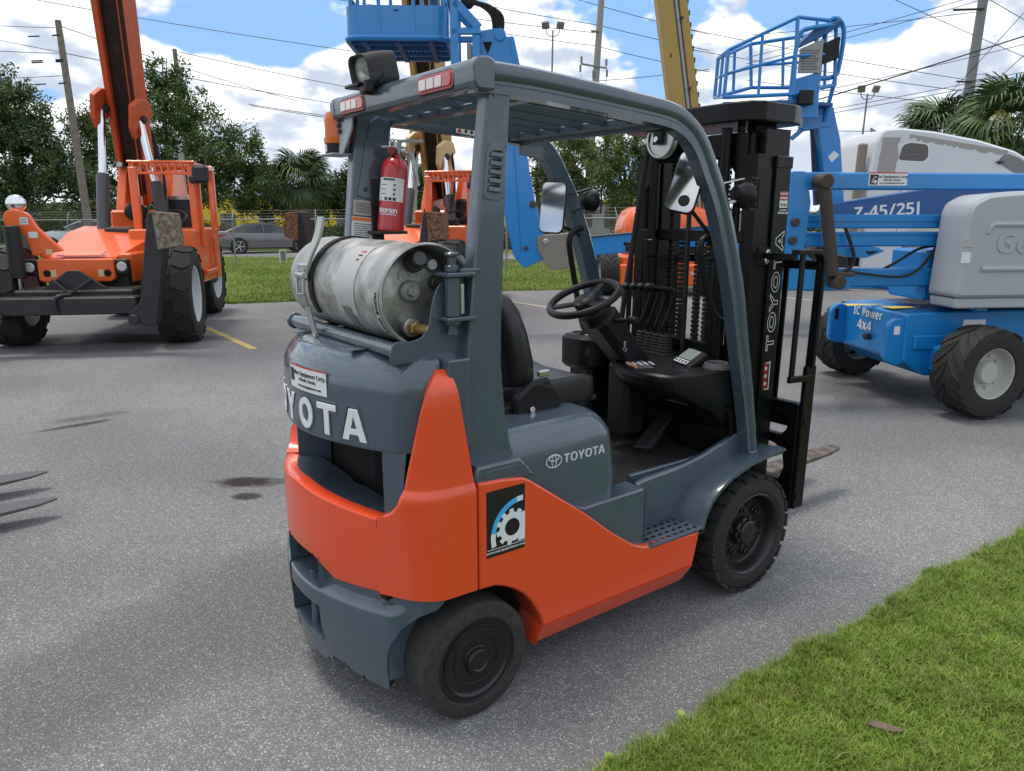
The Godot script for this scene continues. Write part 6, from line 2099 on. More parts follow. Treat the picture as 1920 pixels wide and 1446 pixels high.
	part("strut_foot", M.new().cyl(Vector3(-1.06, 1.07, .40), Vector3(-1.06, 1.07, .56), .055, 18, .01).box(Vector3(-1.02, 1.13, .5), Vector3(.17, .035, .09), .006), mats.rust_brown, P)
	m = M.new()
	m.tube(smooth_path(V3([-.62, 1.13, .34, -.45, 1.22, .34, -.25, 1.33, .34, .05, 1.36, .34]), 5), .012, 6)
	m.tube(smooth_path(V3([-.95, 1.15, .42, -.5, 1.10, .44, -.3, 1.17, .42, -.15, 1.34, .38]), 5), .012, 6)
	m.tube(smooth_path(V3([-1.0, 1.5, .44, -.92, 1.3, .46, -.92, 1.2, .46, -1.0, 1.14, .46]), 5), .014, 6)
	part("hydraulic_hose", m, mats.rubber, P)
	part("valve_block", M.new().prism(rounded(V2([-1.1, 1.34, -.70, 1.345, -.62, 1.31, -.78, 1.255, -.92, 1.26, -1.06, 1.30]), .015), .30, .42, .006), Bl, P)
	part("valve_block_gap", M.new().prism(V2([-.80, 1.31, -.68, 1.31, -.76, 1.28]), .42, .424, 0), mats.black_deep, P)
	company_label(Vector3(-.655, 1.882, .4015), .33, P)

func jib_boom(P: Node3D, a: Vector3, b: Vector3, w: float, h: float, called: String, m0: Material) -> void:
	part(called, M.new().beam(a, b, w, h, .012), m0, P)

func blue_lift_middle() -> void:
	var Bl: Material = mats.blue_paint
	var P := thing("boom_lift", "blue boom lift whose basket hangs above the forklift roof, boom running low behind mast", "boom lift", gt(0, 10.0, 0), "blue boom lifts")
	# boom low, left end at the grey knuckle
	part("main_boom", M.new().beam(Vector3(.80, 1.165, 0), Vector3(2.7, 1.33, 0), .22, .245, .012).beam(Vector3(2.7, 1.33, 0), Vector3(3.95, .74, 0), .22, .245, .012).beam(Vector3(3.85, .74, 0), Vector3(6.9, .74, 0), .22, .22, .012), Bl, P)
	part("boom_edge", M.new().beam(Vector3(.92, 1.30, .02), Vector3(2.7, 1.455, .02), .24, .012, .002), mats.steel_dark, P)
	part("boom_bolt", M.new().cyl(Vector3(1.66, 1.27, .11), Vector3(1.66, 1.27, .135), .055, 18, .006), mats.rim_lift, P)
	part("boom_bolt_centre", M.new().cyl(Vector3(1.66, 1.27, .134), Vector3(1.66, 1.27, .142), .028, 14, .003), mats.steel_dark, P)
	part("boom_bolt", M.new().cyl(Vector3(2.62, 1.36, .11), Vector3(2.62, 1.36, .135), .05, 18, .006), mats.rim_lift, P)
	part("knuckle_plate", plate_xy([.32, 1.32, .80, 1.36, .86, 1.02, .72, .90, .50, .88, .42, 1.0, .34, 1.14], .10, .14), mats.worn_grey, P)
	part("knuckle_plate", plate_xy([.32, 1.32, .80, 1.36, .86, 1.02, .72, .90, .50, .88, .42, 1.0, .34, 1.14], -.14, -.10), mats.worn_grey, P)
	part("knuckle_cylinder", M.new().cyl(Vector3(.25, 1.0, 0), Vector3(.85, 1.05, 0), .035, 14), mats.steel_zinc, P)
	part("knuckle_pin", M.new().cyl(Vector3(.44, 1.25, .13), Vector3(.44, 1.25, .17), .035, 14, .006), mats.steel_bright, P)
	# jib rising to the basket
	part("jib_arm", M.new().prism(rounded(V2([.16, .90, .02, 1.06, -.16, 1.9, -.20, 2.6, -.14, 3.72, .02, 3.74, .10, 3.4, .18, 2.4, .30, 1.75, .50, 1.10, .34, .98]), .03), -.11, .11, .012), Bl, P)
	part("jib_pin", M.new().cyl(Vector3(.27, 1.72, .11), Vector3(.27, 1.72, .14), .045, 14, .006).cyl(Vector3(.18, 1.16, .11), Vector3(.18, 1.16, .14), .03, 14, .006), mats.steel_dark, P)
	part("jib_seam", M.new().beam(Vector3(.12, 1.1, .113), Vector3(.02, 2.5, .113), .008, .004), mats.blue_dark, P)
	# head of the jib, with its triangular cut
	var m := M.new()
	m.prism(rounded(V2([-.42, 3.42, -.45, 3.78, -.18, 3.82, -.06, 3.72, .0, 3.40]), .02), .10, .14, .006)
	m.prism(rounded(V2([-.42, 3.42, -.45, 3.78, -.18, 3.82, -.06, 3.72, .0, 3.40]), .02), -.14, -.10, .006)
	m.cyl(Vector3(-.15, 3.74, -.16), Vector3(-.15, 3.74, .16), .075, 18, .01)
	part("jib_head", m, Bl, P)
	part("jib_head_cut", M.new().prism(V2([-.36, 3.66, -.24, 3.66, -.30, 3.52]), .138, .144, 0), mats.black_deep, P)
	# upright between jib head and basket
	m = M.new()
	for z in [-.22, .22]:
		m.box(Vector3(-.70, 3.72, z), Vector3(.10, .95, .06), .008)
		m.box(Vector3(-.44, 3.50, z), Vector3(.09, .44, .06), .008)
		m.beam(Vector3(-.70, 4.10, z), Vector3(-.40, 3.80, z), .06, .10, .008)
		m.box(Vector3(-.56, 3.76, z), Vector3(.36, .07, .06), .008)
		m.box(Vector3(-.56, 3.34, z), Vector3(.36, .10, .06), .008)
	part("basket_mount", m, Bl, P)
	part("mount_box", M.new().box(Vector3(-.53, 3.57, .0), Vector3(.06, .18, .2), .01), mats.rim_lift, P)
	m = M.new()
	for k in 4: m.tube(smooth_path(V3([-.62 + k * .03, 4.5, .1, -.55 + k * .02, 4.15, .16, -.36 + k * .03, 4.06, .14, -.24 + k * .04, 3.95, .1, -.22 + k * .03, 3.72, .05]), 6), .022, 8)
	m.ball(Vector3(-.54, 4.12, .12), .09, 12)
	part("hydraulic_hose", m, mats.rubber, P)
	basket(P, T(-1.45, 3.73, -.62, 2), 1.26, 1.30, true)
	part("control_post", M.new().box(Vector3(-.98, 4.45, -.2), Vector3(.10, .7, .16), .02), mats.blue_dark, P)
	# base, standing behind the nearest lift
	part("turntable", M.new().box(Vector3(6.6, 1.0, -.1), Vector3(2.2, .55, 1.2), .04), mats.blue_dark, P)
	part("turntable_end", M.new().box(Vector3(5.44, .95, .1), Vector3(.12, .6, .9), .02), mats.worn_grey, P)
	part("chassis", M.new().box(Vector3(7.4, .55, -.2), Vector3(1.9, .34, 1.0), .04), Bl, P)
	for x in [6.75, 8.3]:
		for z in [-.95, .55]: base_wheel(P, Vector3(x, .37, z), signf(z + .2))

func blue_lift_far() -> void:
	var Bl: Material = mats.blue_paint
	var P := thing("boom_lift", "blue boom lift with a tall railed basket raised in front of the white truck", "boom lift", gt(0, 11.0, 0), "blue boom lifts")
	part("main_boom", M.new().prism(rounded(V2([4.45, 1.54, 4.48, 1.73, 6.25, 2.0, 9.2, 2.06, 9.2, 1.62, 6.2, 1.50]), .02), -.14, .14, .012), mats.blue_shaded, P)
	text("Z-45/25J", .165, Transform3D(Basis(Vector3(0, 0, 1), 5.0 * D), Vector3(4.86, 1.60, .145)), mats.print_white, P, "lettering", "Droid Sans", true, 0, 1.08)
	part("jib_arm", M.new().prism(rounded(V2([4.50, 1.66, 4.72, 1.62, 4.74, 1.74, 4.60, 2.6, 4.46, 3.04, 4.30, 3.12, 4.22, 2.92, 4.36, 2.4]), .02), -.09, .09, .01), Bl, P)
	part("jib_tag", M.new().prism(V2([4.44, 2.38, 4.52, 2.46, 4.60, 2.40, 4.50, 2.30]), .092, .095, 0), mats.print_white, P, 0)
	part("jib_lower_bar", M.new().beam(Vector3(4.30, 2.75, -.14), Vector3(4.44, 1.72, -.14), .07, .09, .008), mats.blue_dark, P)
	var m := M.new()
	for k in 3: m.tube(smooth_path(V3([4.36, 1.75, .05 + k * .03, 4.28, 2.2, .06, 4.22, 2.6, .07, 4.14, 2.9 + k * .05, .08, 4.2, 3.15, .08]), 5), .02, 6)
	part("hydraulic_hose", m, mats.rubber, P)
	m = M.new().prism(rounded(V2([4.05, 2.72, 4.05, 2.92, 4.42, 2.98, 4.44, 2.78]), .02), -.1, .1, .01)
	m.beam(Vector3(4.10, 2.78, .05), Vector3(3.92, 2.62, .05), .05, .06, .006)
	part("jib_head", m, Bl, P)
	# basket: built of bent tube, seen from its end
	var t := gt(0, 0, 0)
	m = M.new()
	var pts_lo := V3([2.86, 3.13, .35, 3.72, 3.14, .55, 4.38, 3.30, .25, 4.40, 3.38, -.5, 3.55, 3.42, -.75, 2.9, 3.22, -.3])
	var pts_hi := V3([2.88, 3.72, .35, 3.70, 4.08, .55, 4.32, 4.10, .25, 4.36, 4.10, -.5, 3.50, 4.02, -.75, 2.92, 3.74, -.3])
	for k in 2:
		var pp: PackedVector3Array = [pts_lo, pts_hi][k]
		m.tube(pp, .026, 8, false, true)
	var midl := PackedVector3Array()
	for i in 6: midl.append(pts_lo[i].lerp(pts_hi[i], .5))
	m.tube(midl, .020, 8, false, true)
	for i in 6:
		m.tube(PackedVector3Array([pts_lo[i], pts_hi[i]]), .026, 8)
		var j := (i + 1) % 6
		m.tube(PackedVector3Array([pts_lo[i].lerp(pts_lo[j], .5), pts_hi[i].lerp(pts_hi[j], .5)]), .022, 8)
	# tall hoop at the control end
	m.tube(smooth_path(V3([3.70, 3.05, .5, 3.72, 3.6, .5, 3.76, 3.88, .5, 3.90, 3.96, .5, 4.30, 4.02, .4]), 5), .03, 8)
	m.tube(smooth_path(V3([4.12, 2.92, .3, 4.14, 3.6, .3, 4.20, 4.05, .3, 4.30, 4.12, .3, 4.42, 4.08, .2, 4.46, 3.95, .2, 4.44, 3.6, .2, 4.38, 3.42, .2, 4.10, 3.38, .25]), 6), .032, 8)
	m.tube(V3([4.40, 3.4, .2, 4.34, 2.85, .1]), .03, 8)
	part("basket_rail", m, Bl, P)
	part("basket_floor", M.new().prism(V2([2.86, .35, 3.72, .55, 4.38, .25, 4.40, -.5, 3.55, -.75, 2.9, -.3]), -.02, .02, 0, Transform3D(Basis(Vector3(1, 0, .0), Vector3(0, 0, 1), Vector3(0, -1, 0)), Vector3(0, 3.05, 0))), mats.blue_dark, P)
	part("basket_panel", plate_xy([3.72, 2.86, 3.74, 3.34, 4.10, 3.44, 4.12, 2.86], .40, .43), Bl, P)
	part("instruction_board", plate_xy([3.80, 3.42, 3.80, 3.72, 4.10, 3.84, 4.10, 3.42], .42, .45, .004, .01), mats.board_grey, P)
	print_lines(.24, .26, 8, T(3.95, 3.58, .453), mats.plastic_grey, P, 12)
	part("control_box", plate_xy([4.14, 3.55, 4.14, 3.80, 4.36, 3.90, 4.36, 3.62], .1, .35), mats.plastic_black, P)
	part("control_cover", plate_xy([3.80, 3.74, 4.18, 3.92, 4.34, 4.06, 4.30, 4.08, 3.95, 3.95, 3.80, 3.80], .2, .45), mats.blue_dark, P)
	part("tool_box", M.new().box(Vector3(3.90, 3.10, .52), Vector3(.20, .19, .10), .02), mats.plastic_black, P)
	part("turntable", M.new().box(Vector3(9.4, 1.3, 0), Vector3(2.0, .8, 1.4), .06), mats.hood_grey, P)
	part("chassis", M.new().box(Vector3(9.2, .6, 0), Vector3(2.2, .36, 1.0), .04), Bl, P)
	for x in [8.3, 10.2]:
		for z in [-.8, .8]: base_wheel(P, Vector3(x, .37, z), signf(z))

func orange_boom_lift() -> void:
	var O: Material = mats.jl_orange
	var P := thing("boom_lift", "orange boom lift with rounded hood and tan boom raised high, seen behind the black mast", "boom lift", gt(2.9, 15.0, 0))
	for q in [[-.98, .0], [.98, .0], [-.75, -2.3], [1.2, -2.3]]: rt_wheel(P, Vector3(q[0], .42, q[1]), .42, .36, signf(q[0]), mats.rim_white, 0, 0)
	var m := M.new().box(Vector3(0, .55, -1.0), Vector3(1.5, .5, 2.6), .05).box(Vector3(-.55, .42, .25), Vector3(.5, .42, .3), .03).box(Vector3(.55, .42, .25), Vector3(.5, .42, .3), .03)
	part("chassis", m, O, P)
	part("data_label", M.new().box(Vector3(-.60, .46, .402), Vector3(.09, .06, .004)).box(Vector3(.62, .46, .402), Vector3(.09, .06, .004)), mats.label_cream, P)
	var rings: Array = []
	for q in [[.95, 1.0], [1.28, 1.0], [1.48, .95], [1.64, .86], [1.72, .72], [1.74, .4]]:
		var R := PackedVector3Array()
		for v in rrect(1.86 * q[1], 1.5 * q[1], .25 * q[1], 5): R.append(Vector3(.25 + v.x, q[0], -.9 - v.y))
		rings.append(R)
	part("engine_hood", M.new().loft(rings, true, true, true), O, P, 45)
	part("hood_vent", M.new().box(Vector3(.02, 1.45, -.17), Vector3(.08, .05, .02)).box(Vector3(.6, 1.2, -.145), Vector3(.2, .12, .01)), mats.black_deep, P)
	part("turntable", M.new().box(Vector3(.3, .88, -.9), Vector3(1.5, .16, 1.3), .03), mats.black_semi, P)
	# tan telescopic boom
	var a := Vector3(.80, 1.3, -.75)
	var b := Vector3(-.36, 7.6, -.55)
	part("boom", M.new().beam(a, b, .30, .34, .012, Vector3(0, 0, 1)), mats.tan_clean, P)
	var off := Vector3(.25, .03, .02)
	part("boom_strip", M.new().beam(a + off * .86, b + off * .86, .06, .22, .01, Vector3(0, 0, 1)), mats.hood_grey, P)
	part("boom_side_section", M.new().beam(a + off * 1.35, b + off * 1.35, .15, .28, .01, Vector3(0, 0, 1)), mats.tan_clean, P)
	m = M.new()
	for k in 30:
		var c := (a + off * 1.72).lerp(b + off * 1.72, float(k) / 30)
		m.box(c, Vector3(.05, .10, .14), .01)
	part("boom_cable_chain", m, mats.black_semi, P)
	part("boom_latch", M.new().box((a + off).lerp(b + off, .42) + Vector3(0, 0, .2), Vector3(.07, .05, .06), .01).box((a + off).lerp(b + off, .62) + Vector3(0, 0, .2), Vector3(.07, .05, .06), .01), mats.steel_dark, P)
	part("boom_hole", M.new().box(a.lerp(b, .52) + Vector3(-.02, 0, .172), Vector3(.025, .07, .006)), mats.black_deep, P)

func fork_pair() -> void:
	# forks of another truck that stands outside the picture on the left
	var P := thing("lift_forks", "pair of grey steel forks reaching in over the asphalt at the left edge", "forks")
	for z in [-2.23, -2.76]:
		var k := M.new()
		k.prism(V2([-2.15, -.08, -1.20, -.08, -1.02, -.055, -.93, -.010, -.93, .010, -1.02, .055, -1.20, .08, -2.15, .08]), -.105, -.068, .003, Transform3D(Basis(Vector3(1, 0, 0), Vector3(0, 0, 1), Vector3(0, -1, 0)), Vector3(0, 0, z)))
		k.deform(func(v: Vector3) -> Vector3: return Vector3(v.x, lerpf(v.y, .103, clampf((v.x + 1.6) / .67, 0, 1) * .75) if v.y < .09 else v.y, v.z))
		k.box(Vector3(-2.17, .36, z), Vector3(.045, .6, .124), .006)
		part("fork", k, mats.fork_dark, P)
	part("fork_carriage", M.new().box(Vector3(-2.22, .55, -2.45), Vector3(.06, .12, 1.1), .01).box(Vector3(-2.22, .22, -2.45), Vector3(.06, .12, 1.1), .01), mats.mast_black, P)
# ---------------------------------------------------------------- what stands behind the lot
func gy(d: float) -> float: return -.33 * clampf((d - 15.0) / 19.0, 0, 1)   # the land falls a little beyond the lot
func wv(a: Array) -> Vector3: return gp(a[0], a[1] if a[1] > .01 else gy(a[2]), a[2])

func leaf_clump(sd: int, n: int, size: float, long: float, spread: float) -> ArrayMesh:
	var rg := RandomNumberGenerator.new()
	rg.seed = sd
	var m := M.new()
	for i in n:
		var c := Vector3(rg.randfn(), rg.randfn(), rg.randfn()) * spread * .45
		var a := Vector3(rg.randfn(), rg.randfn() * .6 - .25, rg.randfn()).normalized()
		var b := a.cross(Vector3(rg.randfn(), rg.randfn() + 1.2, rg.randfn())).normalized()
		var s := size * rg.randf_range(.7, 1.3)
		m.tri(c, c + a * s * long * .5 + b * s * .5, c + a * s * long)
		m.tri(c, c + a * s * long, c + a * s * long * .5 - b * s * .5)
	return m.build(0)

func leaf_mat(key: String) -> StandardMaterial3D:
	var m := mat(key, Color.WHITE, .62)
	m.vertex_color_use_as_albedo = true
	m.backlight_enabled = true
	m.backlight = lin(.5, .55, .3)
	return m

func multi(called: String, mesh: Mesh, xs: Array, cols: PackedColorArray, material: Material, parent: Node3D) -> MultiMeshInstance3D:
	var mm := MultiMesh.new()
	mm.transform_format = MultiMesh.TRANSFORM_3D
	mm.use_colors = true
	mm.mesh = mesh
	mm.instance_count = xs.size()
	for i in xs.size():
		mm.set_instance_transform(i, xs[i])
		mm.set_instance_color(i, cols[i])
	var o := MultiMeshInstance3D.new()
	o.multimesh = mm
	o.material_override = material
	o.name = called
	parent.add_child(o, true)
	o.set_meta("kind", "stuff")
	return o

var clumps := {}
func tree(called: String, label: String, category: String, s: float, d: float, h: float, blobs: Array, count: int, tone: Color, sd: int, leaf := .10, long := 2.0, bark := "bark", group := "", gap := .10) -> Node3D:
	# blobs: [ds, y, dd, rx, ry] leafy masses joined to the trunk by limbs
	var P := thing(called, label, category, Transform3D(Basis(RX, Vector3.UP, -FX), gp(s, gy(d), d)), group)
	var rg := RandomNumberGenerator.new()
	rg.seed = sd
	var m := M.new()
	if h > 0.0:
		var top := Vector3(rg.randf_range(-.3, .3), h * .62, 0)
		m.tube(smooth_path(PackedVector3Array([Vector3(0, -.1, 0), Vector3(.06, h * .2, 0), Vector3(-.05, h * .4, .1), top]), 4), .022 * h + .05, 10, true, false, PackedFloat32Array([1.35, 1.1, 1, .95, .9, .85, .8, .72, .66, .6, .5, .42, .35]))
		for b in blobs:
			var st := Vector3(0, h * rg.randf_range(.18, .45), 0)
			var en := Vector3(b[0], b[1], b[2])
			var md := st.lerp(en, .5) + Vector3(rg.randf_range(-.3, .3), -.2, rg.randf_range(-.3, .3))
			var pth := smooth_path(PackedVector3Array([st, md, en + Vector3(0, float(b[4]) * .3, 0)]), 4)
			m.tube(pth, .012 * h, 6, true, false, PackedFloat32Array([1, .9, .8, .7, .6, .5, .4, .3, .2]))
			for k in 3:
				var e2 := en + Vector3(rg.randfn() * float(b[3]) * .6, rg.randfn() * float(b[4]) * .6, rg.randfn() * float(b[3]) * .6)
				m.tube(PackedVector3Array([md.lerp(en, .5), md.lerp(e2, .7) + Vector3(0, .1, 0), e2]), .006 * h, 5, true, false, PackedFloat32Array([1, .7, .3]))
		part("trunk", m, mats[bark], P)
	var nz := FastNoiseLite.new()
	nz.seed = sd
	nz.frequency = .55
	nz.fractal_octaves = 3
	var ck := "%.2f_%.1f" % [leaf, long]
	if not clumps.has(ck): clumps[ck] = leaf_clump(11, 26, leaf, long, leaf * 4.2)
	var xs: Array = []
	var cols := PackedColorArray()
	var vol := 0.0
	for b in blobs: vol += float(b[3]) * float(b[3]) * float(b[4])
	for b in blobs:
		var n := int(count * float(b[3]) * float(b[3]) * float(b[4]) / vol)
		for i in n:
			var q := Vector3(rg.randfn(), rg.randfn(), rg.randfn()).normalized() * pow(rg.randf(), .40)
			q *= 1.0 + .22 * nz.get_noise_3dv(q * 3.0 + Vector3(b[0], b[1], b[2]))
			var p := Vector3(b[0] + q.x * b[3], b[1] + q.y * b[4], b[2] + q.z * b[3])
			if nz.get_noise_3dv(p * 1.7) < gap: continue
			xs.append(Transform3D(Basis(Vector3(rg.randfn(), rg.randfn(), rg.randfn()).normalized(), rg.randf() * TAU).scaled(Vector3.ONE * rg.randf_range(.7, 1.35)), p))
			var k := 1.7 * rg.randf_range(.6, 1.35) * (1.0 + .45 * nz.get_noise_3dv(p * .8))
			var w := rg.randf_range(-.25, .35)
			cols.append(Color(tone.r * k * (1.0 + w), tone.g * k, tone.b * k * (1.0 - w * .5)))
	multi("crown", clumps[ck], xs, cols, leaf_mat("leaf"), P)
	return P

func fan_frond(sd: int, r: float, droop: float) -> M:
	# fan leaf: stalk and a half disc of narrow folded leaflets bending at the tips; local z is outward
	var rg := RandomNumberGenerator.new()
	rg.seed = sd
	var m := M.new()
	m.tube(V3([0, 0, 0, 0, .10, r * .45, 0, .06, r * .85]), .014, 5, false)
	var hub := Vector3(0, .06, r * .85)
	for i in 30:
		var a := (-118.0 + 236.0 * i / 29.0) * D + rg.randf_range(-.03, .03)
		var l := r * (.95 - .22 * absf(a) / 2.0) * rg.randf_range(.85, 1.1)
		var dir := Vector3(sin(a), .12, cos(a)).normalized()
		var sd2 := Vector3(cos(a), 0, -sin(a))
		var w := .020 + .012 * r
		var p1 := hub + dir * l * .55 + Vector3(0, -droop * l * .08, 0)
		var p2 := hub + dir * l * .82 + Vector3(0, -droop * l * .26, 0)
		var p3 := hub + dir * l * .95 + Vector3(0, -droop * l * rg.randf_range(.45, .75), 0)
		m.tri(hub, p1 - sd2 * w, p1 + sd2 * w)
		m.quad(p1 + sd2 * w, p1 - sd2 * w, p2 - sd2 * w * .8, p2 + sd2 * w * .8)
		m.tri(p2 - sd2 * w * .8, p3, p2 + sd2 * w * .8)
	return m

func palm(label: String, s: float, d: float, h: float, r: float, n: int, sd: int, skirt: bool, group := "") -> Node3D:
	var P := thing("palm_tree", label, "palm tree", Transform3D(Basis(RX, Vector3.UP, -FX), gp(s, gy(d), d)), group)
	var rg := RandomNumberGenerator.new()
	rg.seed = sd
	var m := M.new()
	m.cyl(Vector3(0, -.1, 0), Vector3(0, h, 0), .17, 14, 0, .15)
	for k in 60:
		# leaf-base stubs crossing on the trunk
		var a := k * 2.4
		var y := h * .35 + h * .65 * k / 60.0
		m.beam(Vector3(cos(a) * .14, y, sin(a) * .14), Vector3(cos(a) * .30, y + .22, sin(a) * .30), .07, .03, 0)
	part("trunk", m, mats.bark, P)
	if not made.has("fr%d" % int(r * 100)):
		var l := []
		for k in 3: l.append([fan_frond(k + 3, r, .8 + k * .5).build(0)])
		made["fr%d" % int(r * 100)] = l
	var lst: Array = made["fr%d" % int(r * 100)]
	for i in n:
		var dead := skirt and i >= n - 9
		var o := MeshInstance3D.new()
		o.mesh = lst[i % 3][0]
		o.material_override = mats.frond_dead if dead else [mats.frond_a, mats.frond_b, mats.frond_c][rg.randi() % 3]
		var az := rg.randf() * TAU if not dead else TAU * i / 9.0
		var el := lerpf(1.25, -.75, float(i) / (n - 9 if skirt else n)) + rg.randf_range(-.15, .15)
		if dead: el = rg.randf_range(-1.35, -1.1)
		o.transform = Transform3D(Basis(Vector3.UP, az) * Basis(Vector3.RIGHT, -el) * Basis(Vector3(0, 0, 1), rg.randf_range(-.4, .4)), Vector3(0, h - (.25 if dead else 0.0), 0))
		o.name = "frond"
		P.add_child(o, true)
	return P

func car(called: String, label: String, t: Transform3D, body: Material, suv: bool) -> void:
	# local x points to its nose, z to the photographer
	var P := thing(called, label, "car", t)
	var up := .14 if suv else 0.0
	var st := [[-2.40, .55, .80, .72], [-2.36, .35, .98, .84], [-2.1, .26, 1.02, .89], [-1.5, .24, 1.00, .91], [-.7, .22, .97, .92], [.4, .22, .95, .92], [1.0, .22, .93, .91], [1.6, .24, .88, .89], [2.1, .28, .78, .84], [2.36, .36, .66, .74], [2.42, .48, .58, .62]]
	var rings: Array = []
	for q in st:
		var R := PackedVector3Array()
		var w: float = q[3]
		var y0: float = q[1] + up * .5
		var y1: float = q[2] + up
		for v in [[0, y0], [.8, y0], [.97, y0 + .06], [1.0, lerpf(y0, y1, .5)], [.98, y1 - .12], [.90, y1 - .02], [.6, y1 + .015], [0, y1 + .03]]: R.append(Vector3(q[0], v[1], w * v[0]))
		for v in [[.6, y1 + .015], [.90, y1 - .02], [.98, y1 - .12], [1.0, lerpf(y0, y1, .5)], [.97, y0 + .06], [.8, y0]]: R.append(Vector3(q[0], v[1], -w * v[0]))
		rings.append(R)
	var m := M.new().loft(rings, true, true, true)
	part("body", m, body, P, 40)
	var cab := func(off: float, side: float, y1: float) -> Array:
		var rr: Array = []
		var prof := [[-2.05, .98], [-1.45, 1.24], [-1.0, 1.38], [-.3, 1.435], [.2, 1.40], [.75, 1.20], [1.25, .94]]
		if suv: prof = [[-2.25, 1.0], [-2.05, 1.42], [-1.4, 1.56], [-.3, 1.60], [.2, 1.54], [.75, 1.30], [1.25, 1.04]]
		for q in prof:
			var R := PackedVector3Array()
			var yt: float = minf(q[1] + off, y1)
			for v in [[.84, .90 + up], [lerpf(.84, .66, clampf((yt - .9) / .5, 0, 1)), yt - .05], [.45, yt], [-.45, yt], [-lerpf(.84, .66, clampf((yt - .9) / .5, 0, 1)), yt - .05], [-.84, .90 + up]]: R.append(Vector3(q[0], v[1], v[0] + side * signf(v[0])))
			rr.append(R)
		return rr
	m = M.new().loft(cab.call(-.012, -.004, 9.0), true, true, true)
	part("window_band", m, mats.glass_dark, P, 50)
	# roof and pillars over the glass
	m = M.new()
	var rr: Array = cab.call(0.0, .004, 9.0)
	for k in range(1, rr.size() - 2):
		for i in [1, 2, 3]: m.quad(rr[k][i], rr[k][i + 1], rr[k + 1][i + 1], rr[k + 1][i])
	for sd in [0, 1]:
		for k in rr.size() - 1:
			var a: Vector3 = rr[k][1 if sd == 0 else 4]
			var b: Vector3 = rr[k + 1][1 if sd == 0 else 4]
			m.beam(a + Vector3(0, -.02, .004 * (1 - 2 * sd)), b + Vector3(0, -.02, .004 * (1 - 2 * sd)), .03, .06)
		for k in [0, 1, 3]:
			var a: Vector3 = rr[k + (0 if k < 3 else 0)][1 if sd == 0 else 4]
			var b: Vector3 = rr[k][0 if sd == 0 else 5]
			m.beam(a, b + Vector3(.05 if k != 1 else -.28, 0, .01 * (1 - 2 * sd)), .03, .05 if k == 3 else .12)
	part("roof", m, body, P, 30)
	for x in [-1.42, 1.42]:
		for sd in [1, -1]:
			var c := Vector3(x, .34, .80 * sd)
			var wt := Transform3D(Basis(Vector3(1, 0, 0), Vector3(0, 0, sd), Vector3(0, -sd, 0)), c)
			part("wheel_arch", M.new().cyl(Vector3(x, .36, .60 * sd), Vector3(x, .36, .925 * sd), .40, 22), mats.black_deep, P)
			var w := part("wheel", M.new().lathe(V2([.22, -.1, .30, -.1, .335, -.07, .335, .1, .30, .135, .245, .135]), 28, wt), mats.rubber, P)
			part("rim", M.new().lathe(V2([.245, .135, .225, .13, .215, .10, 0, .09]), 24, wt), mats.black_satin, w)
			var sp := M.new()
			for k in 5: sp.beam(wt * Vector3(0, .115, 0), wt * Vector3(cos(k * TAU / 5) * .23, .12, sin(k * TAU / 5) * .23), .045, .02, 0, wt.basis.y)
			sp.lathe(V2([.225, .12, .235, .138, .245, .136]), 24, wt)
			part("spokes", sp, mats.steel_bright, w)
	for sd in [1, -1]:
		part("tail_light", M.new().prism(rounded(V2([-2.37, .80 + up, -2.37, .92 + up, -1.95, .92 + up, -1.90, .88 + up]), .02), .80, .90, .01) if sd > 0 else mir(M.new().prism(rounded(V2([-2.37, .80 + up, -2.37, .92 + up, -1.95, .92 + up, -1.90, .88 + up]), .02), .80, .90, .01)), mats.red_lens, P)
		part("head_light", M.new().box(Vector3(2.22, .68 + up, .66 * sd), Vector3(.25, .10, .24), .03), mats.lamp_glass, P)
		part("door_mirror", M.new().box(Vector3(.78, 1.0 + up, .97 * sd), Vector3(.16, .12, .14), .03), mats.plastic_black, P)
	part("rear_bumper", M.new().box(Vector3(-2.38, .42, 0), Vector3(.14, .16, 1.3), .03), mats.plastic_black, P)
	part("number_plate", M.new().box(Vector3(-2.415, .74 + up, 0), Vector3(.01, .12, .34)), mats.print_white, P)

func pole_with(called: String, label: String, a: Array, b: Array, r0: float, r1: float, m0: Material) -> Node3D:
	# a = foot, b = head; both s, y, d
	var foot := wv(a)
	var head := wv(b)
	var P := thing(called, label, "utility pole" if called == "utility_pole" else "light pole", Transform3D(Basis(RX, Vector3.UP, -FX), foot))
	var inv := P.transform.affine_inverse()
	part("pole", M.new().cyl(Vector3(0, -.05, 0), inv * head, r0, 14, 0, r1), m0, P)
	return P

func wire(q: Array, r := .016) -> void:
	var a := gp(q[0], q[1], q[2])
	var b := gp(q[3], q[4], q[5])
	var pts := PackedVector3Array()
	for i in 13:
		var t := float(i) / 12
		pts.append(a.lerp(b, t) - Vector3(0, a.distance_to(b) * .012 * 4 * t * (1 - t) * .5, 0))
	var o := part("power_line", M.new().tube(pts, r * (q[2] + q[5]) / 80.0, 5), mats.wire_black, self, 60)
	tag(o, "thin black overhead power line crossing the cloudy sky behind the machines", "power line", "overhead power lines")

